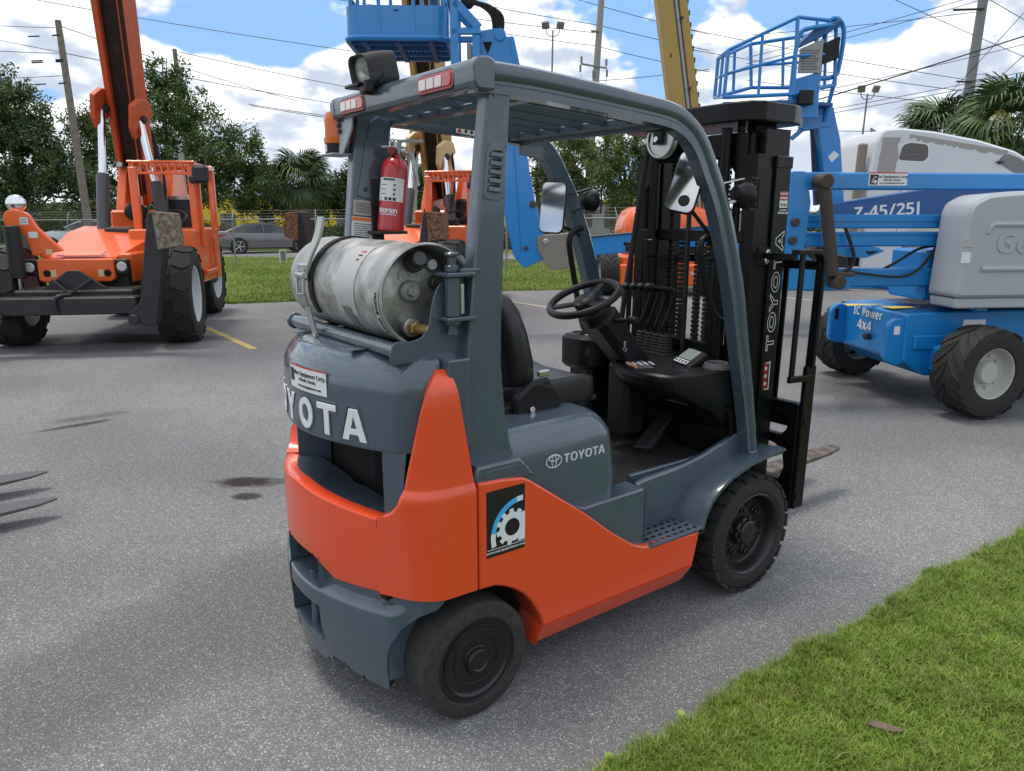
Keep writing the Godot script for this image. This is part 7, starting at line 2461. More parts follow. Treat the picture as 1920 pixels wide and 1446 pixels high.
func background() -> void:
	var bk := mat("bark", Color.WHITE, .9)
	bk.albedo_texture = noise_tex(101, 256, .05, 4, lin(.045, .036, .028), lin(.15, .125, .10))
	bk.uv1_triplanar = true
	var wp := mat("pole_wood", Color.WHITE, .85)
	wp.albedo_texture = noise_tex(102, 256, .03, 4, lin(.14, .12, .10), lin(.26, .23, .20))
	wp.uv1_triplanar = true
	wp.uv1_scale = Vector3(3, .4, 3)
	mat("concrete", lin(.30, .29, .27), .85)
	mat("concrete_grey", lin(.20, .21, .22), .8)
	mat("wire_black", lin(.012, .013, .016), .6)
	mat("frond_a", lin(.065, .12, .032), .6)
	mat("frond_b", lin(.11, .165, .05), .6)
	mat("frond_c", lin(.05, .088, .028), .6)
	mat("frond_dead", lin(.26, .17, .10), .8)
	mat("flower_yellow", lin(.46, .42, .10), .8)
	mat("car_grey", lin(.13, .125, .14), .3, .3, .8)
	mat("car_white", lin(.55, .60, .68), .3, 0, .8)
	mat("yellow_wall", lin(.75, .55, .02), .7)
	mat("pale_wall", lin(.50, .49, .46), .8)
	mat("roof_grey", lin(.16, .16, .17), .8)
	mat("truck_white", lin(.60, .63, .67), .45, 0, .2)
	mat("truck_worn", lin(.34, .32, .31), .8)
	mat("marking_yellow", lin(.46, .36, .13), .8)
	mat("marking_pale", lin(.40, .38, .28), .8)
	# far road behind the fence
	var poly := PackedVector2Array()
	for q in [[-60, 47], [-24, 36.5], [-9, 31.6], [3, 30.2], [60, 26], [60, 31.5], [3, 35.7], [-9, 37.0], [-24, 42], [-60, 53]]:
		var g := gp(q[0], 0, q[1])
		poly.append(Vector2(g.x, g.z))
	sheet("road", poly, -.325, mats.asphalt)
	falling_lawn()
	# parking lines
	for q in [[1.55, -11.3, -6.7, "marking_yellow"], [6.97, -10.4, -7.45, "marking_pale"], [11.65, -9.6, -5.45, "marking_pale"], [14.2, -9.6, -5.45, "marking_pale"]]:
		sheet("parking_line", V2([q[0] - .05, q[1], q[0] + .05, q[1], q[0] + .05, q[2], q[0] - .05, q[2]]), .004, mats[q[3]])
	# dark marks on the asphalt: wet and oily patches with soft edges
	stain(.05, -2.15, .15, .085, .80, Color(.010, .010, .012), 1, -.63)
	stain(.08, -2.13, .27, .10, .4, Color(.035, .022, .010), 2, -.63)
	stain(-.02, -1.90, .10, .06, .7, Color(.022, .015, .010), 3, -.63)
	stain(-.62, -4.19, .30, .05, .55, Color(.02, .02, .02), 4, .1)
	stain(-.50, -4.40, .35, .09, .22, Color(.02, .02, .02), 5, 0.0)
	stain(.15, -8.75, 1.2, .45, .55, Color(.012, .012, .013), 6, -.63)
	stain(.85, -8.15, .9, .40, .40, Color(.012, .012, .013), 7, -.63)
	stain(.9, -2.3, .26, .03, .4, Color(.02, .02, .02), 8, -.3)
	stain(3.9, -2.0, .9, .25, .16, Color(.02, .02, .022), 9, .2)
	stain(-.6, -.6, 1.2, .5, .16, Color(.02, .02, .022), 10, .3)
	stain(5.6, -1.2, .9, .5, .25, Color(.014, .014, .015), 11, .3)
	# trees beyond the fence
	tree("oak_tree", "broad dark green oak behind the left orange telehandler, largest tree", "tree", -18.6, 42, 9.6, [[-2.6, 5.4, 0, 2.7, 1.7], [2.6, 5.0, .3, 2.9, 2.1], [0, 7.2, 0, 2.6, 1.7], [.4, 8.8, .2, 1.3, 1.2], [-3.6, 6.6, .2, 1.5, 1.0], [4.4, 3.8, 0, 1.7, 1.5], [-3.4, 3.2, 0, 1.6, 1.0], [1.6, 3.2, 1, 2.4, 1.2], [-4.4, 4.4, .5, 1.4, 1.0]], 7600, Color(.042, .072, .020), 5, .08, 1.9, "bark", "", .16)
	tree("oak_tree", "thin-leaved tree at the left edge, beside the leaning utility pole", "tree", -24.4, 38, 8.0, [[0, 6.6, 0, 1.9, 1.5], [1.2, 4.8, 0, 1.7, 1.2], [-1.6, 5.0, .3, 1.8, 1.5], [2.4, 3.4, .2, 1.8, .9], [-.6, 3.2, .4, 2.0, 1.1], [3.6, 2.4, .2, 1.3, .8], [.4, 7.8, 0, .8, .8]], 5600, Color(.046, .068, .027), 6, .08, 2.3, "bark", "", .16)
	tree("willow_tree", "slender grey-green tree between the left roof pillar and the mast", "tree", 5.6, 38, 6.4, [[0, 4.6, 0, 1.3, 1.3], [-1.1, 4.0, .2, 1.0, 1.2], [.9, 3.6, .2, 1.1, 1.4], [0, 2.6, .1, 1.2, 1.0], [-.5, 5.6, 0, .9, .6], [.9, 5.2, 0, .8, .6], [.2, 1.6, .2, .9, .7]], 3400, Color(.075, .105, .036), 7, .06, 2.6, "bark", "", .2)
	tree("willow_tree", "sparse leaning tree behind the blue jib, left of the forklift's mirror", "tree", 1.4, 40, 6.2, [[0, 4.8, 0, 1.0, 1.1], [-.6, 3.6, .2, .8, 1.0], [.8, 4.0, .2, .8, 1.0], [1.9, 5.2, 0, 1.1, .8], [-.9, 5.4, 0, .7, .6], [.1, 2.4, 0, .7, .7]], 2000, Color(.080, .105, .040), 8, .06, 2.4, "bark", "", .2)
	tree("willow_tree", "leafy tree filling the view through the forklift's open cab", "tree", 3.5, 44, 6.6, [[0, 5.0, 0, 1.5, 1.2], [.9, 4.0, 0, 1.3, 1.2], [-1.0, 4.2, 0, 1.2, 1.1], [0, 3.0, 0, 1.6, .8]], 2600, Color(.075, .10, .036), 9, .065, 2.2, "bark", "", .2)
	tree("oak_tree", "bushy green tree glimpsed between the roof pillars beside the extinguisher", "tree", -7.4, 44, 6.6, [[0, 4.9, 0, 1.5, 1.4], [-1.2, 3.6, 0, 1.6, 1.3], [1.5, 3.4, 0, 1.6, 1.3], [0, 2.4, 0, 2.0, 1.0], [2.6, 2.2, 0, 1.3, 1.0]], 3600, Color(.034, .062, .018), 10, .085, 1.9)
	tree("oak_tree", "dark bushy tree low behind the palm, above the yellow building", "tree", -15.2, 47, 4.4, [[0, 2.9, 0, 1.5, 1.1], [1.6, 2.6, .2, 1.5, 1.1], [3.6, 2.8, 0, 1.5, 1.3], [5.4, 2.6, 0, 1.4, 1.2], [-1.5, 2.3, 0, 1.3, .9], [6.4, 3.4, 0, 1.2, 1.0]], 3600, Color(.036, .064, .018), 12, .085, 1.9, "bark", "", .2)
	# low shrubs along the far side of the road
	var sh := [[-36, 50, 3.4], [-31, 48, 3.0], [-27, 47, 2.6], [-23, 46, 2.5], [-20, 45, 1.5], [-11.6, 44, 1.2], [-7.5, 43, 1.4], [-3, 43, 1.4], [.5, 42, 1.2], [9, 43, 2.2], [13, 42, 2.5], [18, 42, 2.4], [24, 42, 2.6]]
	var i := 0
	for q in sh:
		tree("shrub", "dark green shrub in the row beyond the far road", "shrub", q[0], q[1], 0.0, [[-.9, q[2] * .42, 0, 1.3, q[2] * .42], [.9, q[2] * .5, .2, 1.5, q[2] * .5], [0, q[2] * .6, -.3, 1.1, q[2] * .4], [2.1, q[2] * .4, 0, 1.2, q[2] * .4], [-2.1, q[2] * .4, 0, 1.2, q[2] * .38]], 900, Color(.030, .052, .016) if i % 2 else Color(.042, .066, .020), 20 + i, .085, 1.9, "bark", "shrubs beyond the road")
		i += 1
	palm("cabbage palm with a skirt of dead brown fronds, left of the amber beacon", -12.35, 45, 3.55, 1.35, 60, 3, true)
	var pr := palm("tall cabbage palm with yellow flower plumes at the right edge, above the white truck", 16.5, 26, 4.55, 1.15, 54, 4, true)
	palm("cabbage palm half hidden behind another palm, right of the grey pole", 16.2, 29.5, 4.5, 1.15, 40, 9, false)
	var fm := M.new()
	var rg := RandomNumberGenerator.new()
	rg.seed = 5
	for k in 260:
		var a := Vector3(0, 4.6, .3).lerp([Vector3(-1.05, 4.95, .85), Vector3(-.7, 4.7, 1.0), Vector3(.7, 4.75, .8)][k % 3], rg.randf_range(.35, 1.0)) + Vector3(rg.randfn(), rg.randfn(), rg.randfn()) * .10
		fm.tri(a, a + Vector3(rg.randfn(), -1.0, rg.randfn()).normalized() * .14, a + Vector3(.03, -.05, .02))
	part("flower_plume", fm, mats.flower_yellow, pr, 0)
	# poles
	var p := pole_with("utility_pole", "leaning grey wooden utility pole at the left, between two trees", [-20.02, 0, 36], [-20.26, 9.94, 36], .20, .13, mats.pole_wood)
	for y in [9.64, 8.62, 8.55, 7.63]: part("insulator", M.new().cyl(Vector3(-.5, y - .02, .12), Vector3(-.15, y, .12), .035, 8).cyl(Vector3(-1.6, y - .06, .1), Vector3(-1.1, y - .04, .1), .03, 8), mats.black_semi, p)
	p = pole_with("utility_pole", "wooden utility pole whose top just clears the broad oak", [-25.0, 0, 60], [-25.3, 13.5, 60], .24, .16, mats.pole_wood)
	p = pole_with("utility_pole", "tall pale utility pole with a crossarm and hanging insulators behind the forklift's roof", [4.3, 0, 45], [4.98, 13.6, 45], .24, .17, mats.concrete)
	part("crossarm", M.new().beam(Vector3(-.42, 10.05, .2), Vector3(1.05, 9.82, .2), .08, .09, .01).beam(Vector3(.1, 11.75, .2), Vector3(.55, 11.75, .2), .1, .1, .01), mats.concrete_grey, p)
	for q in [[-.45, 9.9], [-.40, 10.35], [1.0, 10.2], [1.05, 9.65], [.28, 9.6]]: part("insulator", M.new().cyl(Vector3(q[0], q[1] - .28, .2), Vector3(q[0], q[1] + .1, .2), .06, 8, .02), mats.concrete_grey, p)
	part("drop_wire", M.new().tube(smooth_path(V3([-.45, 9.5, .2, -.2, 8.9, .2, .1, 8.4, .2]), 4), .012, 5).tube(V3([1.05, 9.4, .2, .9, 8.5, .2]), .012, 5), mats.wire_black, p)
	p = pole_with("utility_pole", "grey concrete utility pole leaning above the white truck, beside the right palms", [22.9, 0, 40], [23.24, 12.4, 40], .27, .22, mats.concrete_grey)
	part("crossarm", M.new().beam(Vector3(-1.2, 11.62, .2), Vector3(.3, 11.66, .2), .10, .09, .01).beam(Vector3(-.6, 8.32, .2), Vector3(.2, 8.30, .2), .08, .08, .01).beam(Vector3(-.8, 7.55, .2), Vector3(.2, 7.57, .2), .08, .08, .01), mats.black_semi, p)
	pole_with("utility_pole", "weathered grey pole cut off by the right edge, in front of the palms", [13.12, 0, 19], [13.0, 6.2, 19], .17, .13, mats.pole_wood)
	p = pole_with("utility_pole", "old grey pole standing behind the left telehandler's cab", [-16.3, 0, 38], [-16.2, 4.4, 38], .16, .14, mats.concrete)
	p = pole_with("utility_pole", "pale weathered pole right behind the red fire extinguisher", [-4.05, 0, 30], [-3.6, 7.2, 30], .2, .17, mats.concrete)
	for q in [[[2.42, 0, 50], [2.54, 12.6, 50], "slim light pole with two floodlights above the forklift's roof"], [[22.3, 0, 50], [22.5, 8.9, 50], "slim light pole with floodlights above the white truck's sleeper"]]:
		p = pole_with("light_pole", q[2], q[0], q[1], .09, .05, mats.concrete_grey)
		var hd: float = q[1][1]
		var dx: float = q[1][0] - q[0][0]
		var m := M.new()
		for sd in [-1, 1]:
			m.tube(smooth_path(PackedVector3Array([Vector3(dx, hd - .02, 0), Vector3(dx + .25 * sd, hd + .03, 0), Vector3(dx + .40 * sd, hd + .22, 0), Vector3(dx + .42 * sd, hd + .4, 0)]), 4), .03, 6)
		part("lamp_arm", m, mats.concrete_grey, p)
		for sd in [-1, 1]: part("floodlight", M.new().box(Vector3.ZERO, Vector3(.46, .42, .22), .04, T(dx + .46 * sd, hd + .60, .1, 20 * sd, 25)), mats.worn_grey, p)
	for w in WIRES: wire(w)
	wire([8.97, 5.04, 30.0, 20.44, 8.43, 30.0], .034)
	fence()
	car("parked_car", "dark grey sedan parked on the far road behind the fence", gt(-12.0, 37.2, 25, -.32), mats.car_grey, false)
	car("parked_car", "white car parked behind the left orange telehandler's hood", gt(-20.9, 37.5, 186, -.32), mats.car_white, true)
	truck()
	# buildings glimpsed between the leaves
	var b := thing("yellow_building", "low bright yellow building behind the far shrubs and palm", "building", gt(-19, 62, 0, -.33))
	part("wall", M.new().box(Vector3(0, 1.5, 0), Vector3(16, 3.0, 6), .02), mats.yellow_wall, b)
	part("roof", M.new().box(Vector3(0, 3.05, 0), Vector3(16.4, .12, 6.4), .02), mats.roof_grey, b)
	for k in 5: part("door", M.new().box(Vector3(-6 + k * 3, .9, 3.0), Vector3(1.2, 1.8, .05), .01), mats.roof_grey, b)
	b = thing("pale_building", "long pale low building beyond the trees at the far left", "building", gt(-36, 60, 0, -.33))
	part("wall", M.new().box(Vector3(0, 1.2, 0), Vector3(18, 2.4, 6), .02), mats.pale_wall, b)
	part("roof", M.new().box(Vector3(0, 2.5, 0), Vector3(18.4, .2, 6.4), .02), mats.roof_grey, b)
	for k in 6: part("window", M.new().box(Vector3(-7 + k * 2.8, 1.4, 3.0), Vector3(1.2, .9, .06), .01), mats.glass_dark, b)
	b = thing("shed", "small white shed with grey shutters behind the forklift's left head lamp", "building", gt(5.0, 46, 0, -.33))
	part("wall", M.new().box(Vector3(0, 1.2, 0), Vector3(4.4, 2.4, 3), .02), mats.pale_wall, b)
	part("roof", M.new().box(Vector3(0, 2.46, 0), Vector3(4.7, .12, 3.3), .02), mats.roof_grey, b)
	for k in 2:
		var sh2 := part("shutter", M.new().box(Vector3(-.9 + k * 1.9, 1.6, 1.5), Vector3(1.2, 1.0, .06), .01), mats.worn_grey, b)
		for j in 6: part("slat", M.new().box(Vector3(-.9 + k * 1.9, 1.2 + j * .16, 1.54), Vector3(1.1, .05, .03)), mats.roof_grey, sh2)
	b = thing("yellow_trailer", "yellow trailer showing between the leaves right of the small shed", "trailer", gt(9.0, 55, 0, -.33))
	part("box", M.new().box(Vector3(0, 1.7, 0), Vector3(5, 2.2, 2.4), .04), mats.yellow_wall, b)
	part("chassis", M.new().box(Vector3(0, .5, 0), Vector3(5, .2, 1.2), .02), mats.black_semi, b)
	for x in [-1.5, 1.5]: part("wheel", M.new().cyl(Vector3(x, .42, .9), Vector3(x, .42, 1.2), .42, 18, .03), mats.rubber, b)
	# small white-framed sign in the far grass
	b = thing("yard_sign", "small white framed sign standing in the grass before the grey sedan", "sign", gt(-8.3, 27.3, 15, -.2))
	part("sign_frame", M.new().box(Vector3(-.11, .24, 0), Vector3(.035, .48, .03)).box(Vector3(.11, .24, 0), Vector3(.02, .48, .02)).box(Vector3(0, .47, 0), Vector3(.25, .04, .03)), mats.print_white, b)
	part("sign_panel", M.new().box(Vector3(.01, .25, 0), Vector3(.18, .3, .02)), mats.roof_grey, b)
	lawns()
	# bits lying on the near grass
	var bp := part("bark_chip", M.new().ball(Vector3.ZERO, .05, 12, Vector3(1.0, .16, .36)), mats.bark_chip, self, 50)
	bp.transform = Transform3D(Basis(Vector3.UP, -67 * D) * Basis(Vector3(0, 0, 1), 5 * D), Vector3(.962, .050, 1.375))
	tag(bp, "flat brown piece of bark lying on the near grass", "bark")
	for q in [[.52, .935, "small round yellow-green leaf on the asphalt edge, the upper of two"], [.19, .94, "small round yellow-green leaf by the grass at the bottom edge"]]:
		var lf := part("fallen_leaf", M.new().prism(ngon(.014, 10, 0, 0, .011), -.0008, .0008, 0, Transform3D(Basis(Vector3(1, 0, 0), Vector3(0, .4, -.9).normalized(), Vector3(0, .9, .4).normalized()), Vector3.ZERO)), mats.leaf_lime, self, 50)
		lf.position = Vector3(q[0], .03, q[1])
		tag(lf, q[2], "leaf")

func stain(x: float, z: float, rx: float, rz: float, alpha: float, c: Color, sd: int, turn: float) -> void:
	var nz := FastNoiseLite.new()
	nz.seed = sd
	nz.frequency = 1.0
	var m := M.new()
	var n := 40
	var lv := [[0.0, 1.0], [.45, 1.0], [.7, .85], [.85, .5], [.95, .2], [1.05, 0.0]]
	var f := func(k: int, i: int) -> Vector3:
		var a := TAU * (i % n) / n
		var rr := 1.0 + .38 * nz.get_noise_2d(cos(a) * 1.6, sin(a) * 1.6) + .22 * nz.get_noise_2d(cos(a) * 6, sin(a) * 6)
		var q: Vector2 = Vector2(cos(a) * rx, sin(a) * rz) * rr * lv[k][0]
		q = q.rotated(-turn)
		return Vector3(x + q.x, .0035 + sd * .00025, z + q.y)
	for k in lv.size() - 1:
		for i in n:
			var q := [f.call(k, i), f.call(k, i + 1), f.call(k + 1, i + 1), f.call(k + 1, i)]
			var al := [lv[k][1], lv[k][1], lv[k + 1][1], lv[k + 1][1]]
			for e in [0, 2, 1, 0, 3, 2]:
				m.p.append(q[e])
				m.col.append(Color(c.r, c.g, c.b, al[e] * alpha))
	var sm := mat("stain", Color.WHITE, .75)
	sm.transparency = BaseMaterial3D.TRANSPARENCY_ALPHA
	sm.vertex_color_use_as_albedo = true
	var o := part("stain", m, sm, self, 0)
	o.set_meta("kind", "structure")

const WIRES := [[-40.06, 17.73, 60.00, -10.80, 13.20, 60.00], [-24.29, 9.79, 36.00, -20.43, 9.64, 36.00], [-20.13, 9.68, 36.00, -16.23, 9.81, 60.00], [-24.35, 9.41, 36.00, -20.40, 8.64, 36.00], [-20.35, 8.62, 36.00, -10.22, 8.98, 58.00], [-24.46, 8.75, 36.00, -20.36, 8.57, 36.00], [-25.00, 13.31, 60.00, -10.52, 10.49, 60.00], [-24.67, 7.49, 36.00, -20.34, 7.63, 36.00], [-19.24, 9.24, 58.00, -10.26, 7.97, 58.00], [-19.4, 9.34, 58.00, -10.3, 8.12, 58.00],
	[-11.80, 13.38, 45.00, 4.80, 11.36, 45.00], [-2.66, 13.00, 45.00, 4.79, 11.78, 45.00], [4.79, 11.78, 45.00, 11.10, 10.45, 45.00], [-4.76, 11.97, 45.00, 4.70, 10.70, 45.00], [4.70, 10.70, 45.00, 11.16, 9.33, 45.00], [2.95, 13.27, 45.00, 11.05, 11.28, 45.00], [4.84, 8.85, 45.00, 12.39, 10.34, 50.00], [10.13, 6.04, 34.00, 23.23, 8.90, 34.00], [9.58, 5.13, 32.00, 22.05, 7.40, 32.00], [9.4, 4.95, 32.00, 22.05, 7.2, 32.00], [11.77, 8.85, 40.00, 23.12, 11.79, 40.00], [11.75, 9.14, 40.00, 22.63, 11.91, 40.00], [9.83, 11.58, 45.00, 22.98, 8.09, 40.00], [9.89, 10.53, 45.00, 23.06, 7.54, 40.00], [13.31, 8.90, 45.00, 22.74, 6.93, 40.00], [18.09, 12.12, 40.00, 27.62, 8.47, 40.00], [19.99, 5.01, 40.00, 19.65, 9.61, 30.00], [23.20, 5.30, 44.00, 23.14, 9.44, 34.00], [19.63, 10.47, 34.00, 23.27, 8.71, 34.00], [14.60, 12.32, 50.00, 23.46, 11.30, 40.00], [20.04, 7.76, 60.00, 34.37, 7.69, 60.00]]

func fence() -> void:
	var P := thing("chain_link_fence", "grey chain-link fence with angled barbed-wire arms along the far lawn", "fence", Transform3D(Basis(RX, Vector3.UP, -FX), gp(0, 0, 0)))
	var line := [Vector3(-44, 0, -38.4), Vector3(-20, 0, -29.5), Vector3(-9.4, 0, -25.6), Vector3(6.0, 0, -20.0)]
	var rails := M.new()
	var mesh := M.new()
	var barb := M.new()
	for k in line.size() - 1:
		var a: Vector3 = line[k] + Vector3(0, gy(-line[k].z) - .02, 0)
		var b: Vector3 = line[k + 1] + Vector3(0, gy(-line[k + 1].z) - .02, 0)
		var L := a.distance_to(b)
		var dir := (b - a) / L
		rails.tube(PackedVector3Array([a + Vector3(0, 1.58, 0), b + Vector3(0, 1.58, 0)]), .026, 6)
		var n := int(L / 3.0)
		var back := Vector3(-dir.z, 0, dir.x) * -1.0
		for i in n + 1:
			var q := a.lerp(b, float(i) / n)
			if k > 0 and i == 0: continue
			part("fence_post", M.new().cyl(q + Vector3(0, -.05, 0), q + Vector3(0, 1.62, 0), .030, 8).tube(PackedVector3Array([q + Vector3(0, 1.58, 0), q + Vector3(0, 1.88, 0) + dir * -.12 + back * .2]), .014, 6), mats.galv_dull, P)
		for w in 3: barb.tube(PackedVector3Array([a + Vector3(0, 1.68 + w * .09, 0) + back * (.07 + w * .06), b + Vector3(0, 1.68 + w * .09, 0) + back * (.07 + w * .06)]), .004, 3)
		var st := .09
		var i := -1.55
		while i < L:
			for sg in [1.0, -1.0]:
				var x0 := maxf(i, 0.0)
				var x1 := minf(i + 1.55, L)
				if x1 <= x0: continue
				var y0 := (x0 - i) if sg > 0 else 1.55 - (x0 - i)
				var y1 := (x1 - i) if sg > 0 else 1.55 - (x1 - i)
				var p0 := a + dir * x0 + Vector3(0, y0 + .02, 0)
				var p1 := a + dir * x1 + Vector3(0, y1 + .02, 0)
				mesh.tube(PackedVector3Array([p0, p1]), .0012, 3, false)
			i += st
	part("top_rail", rails, mats.galv_dull, P)
	part("barbed_wire", barb, mats.galv_dull, P, 0)
	var o := part("wire_mesh", mesh, mats.galv_dull, P, 0)
	o.set_meta("kind", "stuff")

func truck() -> void:
	var P := thing("semi_truck", "white sleeper-cab truck with peeling weathered paint behind the blue lifts", "truck", gt(0, 17.0, 0))
	var W: Material = mats.truck_white
	var m := M.new()
	m.prism(rounded(V2([7.42, .95, 7.36, 2.4, 7.44, 3.05, 7.56, 3.26, 7.9, 3.29, 8.6, 3.22, 9.5, 3.06, 10.3, 2.84, 10.75, 2.60, 11.0, 2.36, 11.2, 2.05, 11.3, 1.5, 11.3, .95]), .08, 3), -1.1, 1.1, .16)
	part("cab", m, W, P, 40)
	part("bonnet", plate_xy([11.25, .8, 11.25, 1.9, 12.4, 1.75, 13.0, 1.5, 13.15, .8], -.9, .9, .12, .15), W, P)
	part("sleeper_window", M.new().prism(rounded(V2([7.92, 2.66, 7.98, 2.95, 8.12, 3.0, 8.50, 2.96, 8.53, 2.72, 8.45, 2.63]), .08, 4), 1.095, 1.106, .004), mats.window_grey, P)
	part("window_seal", M.new().prism(rounded(V2([7.88, 2.63, 7.95, 2.98, 8.12, 3.03, 8.53, 2.99, 8.57, 2.70, 8.47, 2.60]), .08, 4), 1.09, 1.101, .004), mats.print_white, P)
	part("window_rail", M.new().beam(Vector3(7.95, 2.75, 1.108), Vector3(8.5, 2.78, 1.108), .008, .02), mats.roof_grey, P)
	# worn patches of bare filler and weathered roof edge
	var rg := RandomNumberGenerator.new()
	rg.seed = 4
	var pl := PackedVector2Array()
	for k in 14: pl.append(Vector2(7.50 + rg.randf_range(-.01, .02) + .004 * k, 2.30 + .062 * k))
	for k in 14: pl.append(Vector2(7.90 + rg.randf_range(-.03, .03), 3.10 - .062 * k))
	part("bare_patch", M.new().prism(pl, 1.0985, 1.1025, 0), mats.truck_worn, P, 0)
	pl = PackedVector2Array()
	for k in 34:
		var x := 8.1 + k * .062
		pl.append(Vector2(x, 3.165 - (x - 8.1) * .155))
	for k in 34:
		var x := 8.1 + (33 - k) * .062
		pl.append(Vector2(x, 3.12 - (x - 8.1) * .17 - rg.randf_range(0, .07)))
	part("weathered_edge", M.new().prism(pl, .985, 1.104, 0), mats.truck_worn, P, 0)
	part("windscreen_side", M.new().prism(V2([9.95, 2.62, 10.1, 2.80, 10.4, 2.70, 10.75, 2.50, 10.95, 2.30, 10.3, 2.42]), 1.0985, 1.103, 0), mats.weathered_glass, P, 0)
	part("roof_windscreen", M.new().prism(V2([10.25, 2.86, 10.76, 2.62, 11.02, 2.37, 11.0, 2.34, 10.72, 2.57, 10.22, 2.81]), -.9, .9, 0), mats.weathered_glass, P, 0)
	for x in [8.05, 9.1, 9.9]: part("door_gap", M.new().box(Vector3(x, 1.7, 1.1005), Vector3(.014, 1.3, .004)), mats.roof_grey, P)
	part("side_vent", M.new().box(Vector3(8.55, 1.98, 1.102), Vector3(.10, .28, .006)), mats.rust_brown, P)
	part("body_gap", M.new().box(Vector3(9.2, 1.13, 1.1005), Vector3(3.6, .014, .004)), mats.roof_grey, P)
	part("bright_strip", M.new().box(Vector3(8.9, 1.28, 1.104), Vector3(1.2, .12, .01), .004), mats.steel_bright, P)
	part("exhaust_stack", M.new().beam(Vector3(7.22, .9, .9), Vector3(7.26, 3.0, .9), .16, .16, .03), mats.worn_grey, P)
	part("roof_aerial", M.new().cyl(Vector3(10.0, 2.5, 1.05), Vector3(10.0, 2.62, 1.12), .015, 8).box(Vector3(10.0, 2.62, 1.12), Vector3(.16, .02, .05)), mats.black_semi, P)
	part("roof_fin", plate_xy([7.6, 3.27, 7.6, 3.36, 7.72, 3.29], .4, .45, .004, .01), mats.worn_grey, P)
	part("side_skirt", M.new().box(Vector3(9.3, .68, 1.0), Vector3(3.8, .5, .12), .03), W, P)
	part("frame_rail", M.new().box(Vector3(8.5, .6, 0), Vector3(9.0, .3, .9), .03), mats.black_semi, P)
	for x in [5.4, 6.6, 12.3]:
		for z in [-1.0, 1.0]: part("wheel", M.new().cyl(Vector3(x, .5, z - .18), Vector3(x, .5, z + .18), .5, 24, .04), mats.rubber, P)

func grass_tuft(sd: int, n: int, h: float, w: float, spread: float) -> ArrayMesh:
	var rg := RandomNumberGenerator.new()
	rg.seed = sd
	var m := M.new()
	for i in n:
		var a := rg.randf() * TAU
		var base := Vector3(rg.randf_range(-spread, spread), 0, rg.randf_range(-spread, spread))
		var side := Vector3(cos(a), 0, sin(a)) * w * rg.randf_range(.6, 1.2)
		var lean := Vector3(-sin(a), 0, cos(a)) * h * rg.randf_range(-.9, .9) + Vector3(rg.randfn(), 0, rg.randfn()) * h * .2
		var hh := h * rg.randf_range(.5, 1.15)
		var p1 := base + Vector3(0, hh * .6, 0) + lean * .35
		var p2 := base + Vector3(0, hh * .9, 0) + lean
		m.quad(base - side, base + side, p1 + side * .8, p1 - side * .8)
		m.tri(p1 - side * .8, p1 + side * .8, p2)
	return m.build(0)

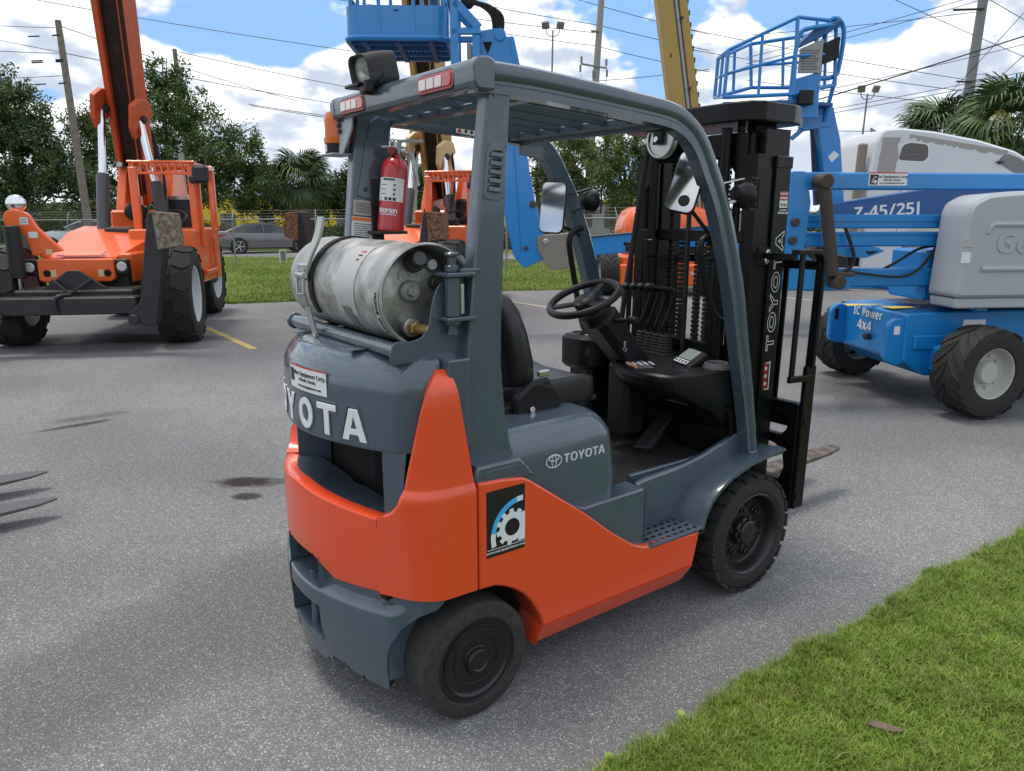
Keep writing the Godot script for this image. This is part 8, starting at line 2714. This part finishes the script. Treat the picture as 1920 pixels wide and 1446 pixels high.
func lawns() -> void:
	var gm := mat("grass_blade", Color.WHITE, .6)
	gm.vertex_color_use_as_albedo = true
	gm.backlight_enabled = true
	gm.backlight = lin(.45, .5, .2)
	var rg := RandomNumberGenerator.new()
	rg.seed = 77
	var nz := FastNoiseLite.new()
	nz.seed = 4
	nz.frequency = 1.6
	nz.fractal_octaves = 3
	var xs: Array = []
	var cols := PackedColorArray()
	for i in 62000:
		var x := rg.randf_range(-1.2, 5.6)
		var z := .9 + pow(rg.randf(), 1.25) * 3.2
		var e := near_edge(x)
		if z < e - .01 + .03 * rg.randf(): continue
		if Vector2(x + 1.184, z - 2.321).length() < .35: continue
		var v := nz.get_noise_2d(x * 2, z * 2)
		var k := rg.randf_range(.7, 1.25) * (1.0 + .3 * v)
		var dry := rg.randf() < .10 + .16 * maxf(0, v)
		var c := Color(.20 * k, .30 * k, .036 * k) if not dry else Color(.34 * k, .33 * k, .11 * k)
		xs.append(Transform3D(Basis(Vector3.UP, rg.randf() * TAU).scaled(Vector3(1, rg.randf_range(.6, 1.15), 1)), Vector3(x, .012, z)))
		cols.append(c)
	var o := multi("near_lawn_grass", grass_tuft(3, 22, .052, .0020, .024), xs, cols, gm, self)
	tag(o, "short bright green lawn grass in the bottom right corner", "grass")
	# dry straws among it
	var m := M.new()
	for i in 60:
		var x := rg.randf_range(.1, 4.0)
		var z := near_edge(x) + rg.randf_range(.03, 1.4)
		var a := rg.randf() * TAU
		var l := rg.randf_range(.03, .08)
		var d := Vector3(cos(a), rg.randf_range(-.1, .25), sin(a)) * l
		m.tube(PackedVector3Array([Vector3(x, .05, z), Vector3(x, .055, z) + d * .5 + Vector3(0, .004, 0), Vector3(x, .05, z) + d]), .0011, 4)
	var st := part("dry_straw", m, mats.straw, self, 0)
	tag(st, "pale dry straws scattered in the near green grass", "straw", "", "stuff")
	# far lawn between the lot and the road
	xs = []
	cols = PackedColorArray()
	nz.frequency = .25
	for i in 75000:
		var s := rg.randf_range(-26, 9)
		var dmax := 29.5 - (s + 20) * .36
		var d := lerpf(13.2, minf(dmax + 6.5, 33), pow(rg.randf(), 1.4))
		var g := gp(s, 0, d)
		if g.z > far_edge(g.x) - .02 * rg.randf(): continue
		var v := nz.get_noise_2d(g.x, g.z)
		var k := rg.randf_range(.75, 1.25) * (1.0 + .35 * v)
		var dry := rg.randf() < .18 + .3 * v
		xs.append(Transform3D(Basis(Vector3.UP, rg.randf() * TAU).scaled(Vector3(1, rg.randf_range(.6, 1.2), 1)), Vector3(g.x, gy(d) - .03, g.z)))
		cols.append(Color(.17 * k, .25 * k, .034 * k) if not dry else Color(.30 * k, .31 * k, .09 * k))
	o = multi("far_lawn_grass", grass_tuft(8, 16, .11, .007, .10), xs, cols, gm, self)
	tag(o, "green lawn between the parking lot and the chain-link fence", "grass")

func falling_lawn() -> void:
	var v := PackedVector3Array()
	var nn := PackedVector3Array()
	var u := PackedVector2Array()
	var at := func(s: float, k: float) -> Vector3:
		# k 0 at the lot's edge, 1 at the road
		var d0 := 14.0 if s < 3.0 else 15.2
		var d := lerpf(d0 - 1.0, 50.0, k)
		return gp(s, gy(d) - .028 if d > 15.0 else -.028, d)
	for i in 30:
		for j in 24:
			var s0 := -62.0 + i * 2.7
			var q := [at.call(s0, j / 24.0), at.call(s0 + 2.7, j / 24.0), at.call(s0 + 2.7, (j + 1) / 24.0), at.call(s0, (j + 1) / 24.0)]
			for e in [0, 2, 1, 0, 3, 2]:
				v.append(q[e]); nn.append(Vector3.UP); u.append(Vector2(q[e].x, q[e].z))
	var arr := []
	arr.resize(Mesh.ARRAY_MAX)
	arr[Mesh.ARRAY_VERTEX] = v
	arr[Mesh.ARRAY_NORMAL] = nn
	arr[Mesh.ARRAY_TEX_UV] = u
	var u2 := PackedVector2Array()
	for q in u: u2.append(q / 24.0)
	arr[Mesh.ARRAY_TEX_UV2] = u2
	var am := ArrayMesh.new()
	am.add_surface_from_arrays(Mesh.PRIMITIVE_TRIANGLES, arr)
	var o := MeshInstance3D.new()
	o.mesh = am
	o.material_override = mats.grass_ground
	o.name = numbered("lawn_ground")
	add_child(o)
	o.set_meta("kind", "structure")

func far_edge(x: float) -> float:
	var px := [-60.0, .5, 2.57, 3.85, 8.2, 9.07, 14.0, 30.0]
	var pz := [-14.5, -12.05, -11.6, -11.18, -10.34, -9.9, -10.4, -13.0]
	for i in px.size() - 1:
		if x <= px[i + 1]: return lerpf(pz[i], pz[i + 1], clampf((x - px[i]) / (px[i + 1] - px[i]), 0, 1))
	return -13.0
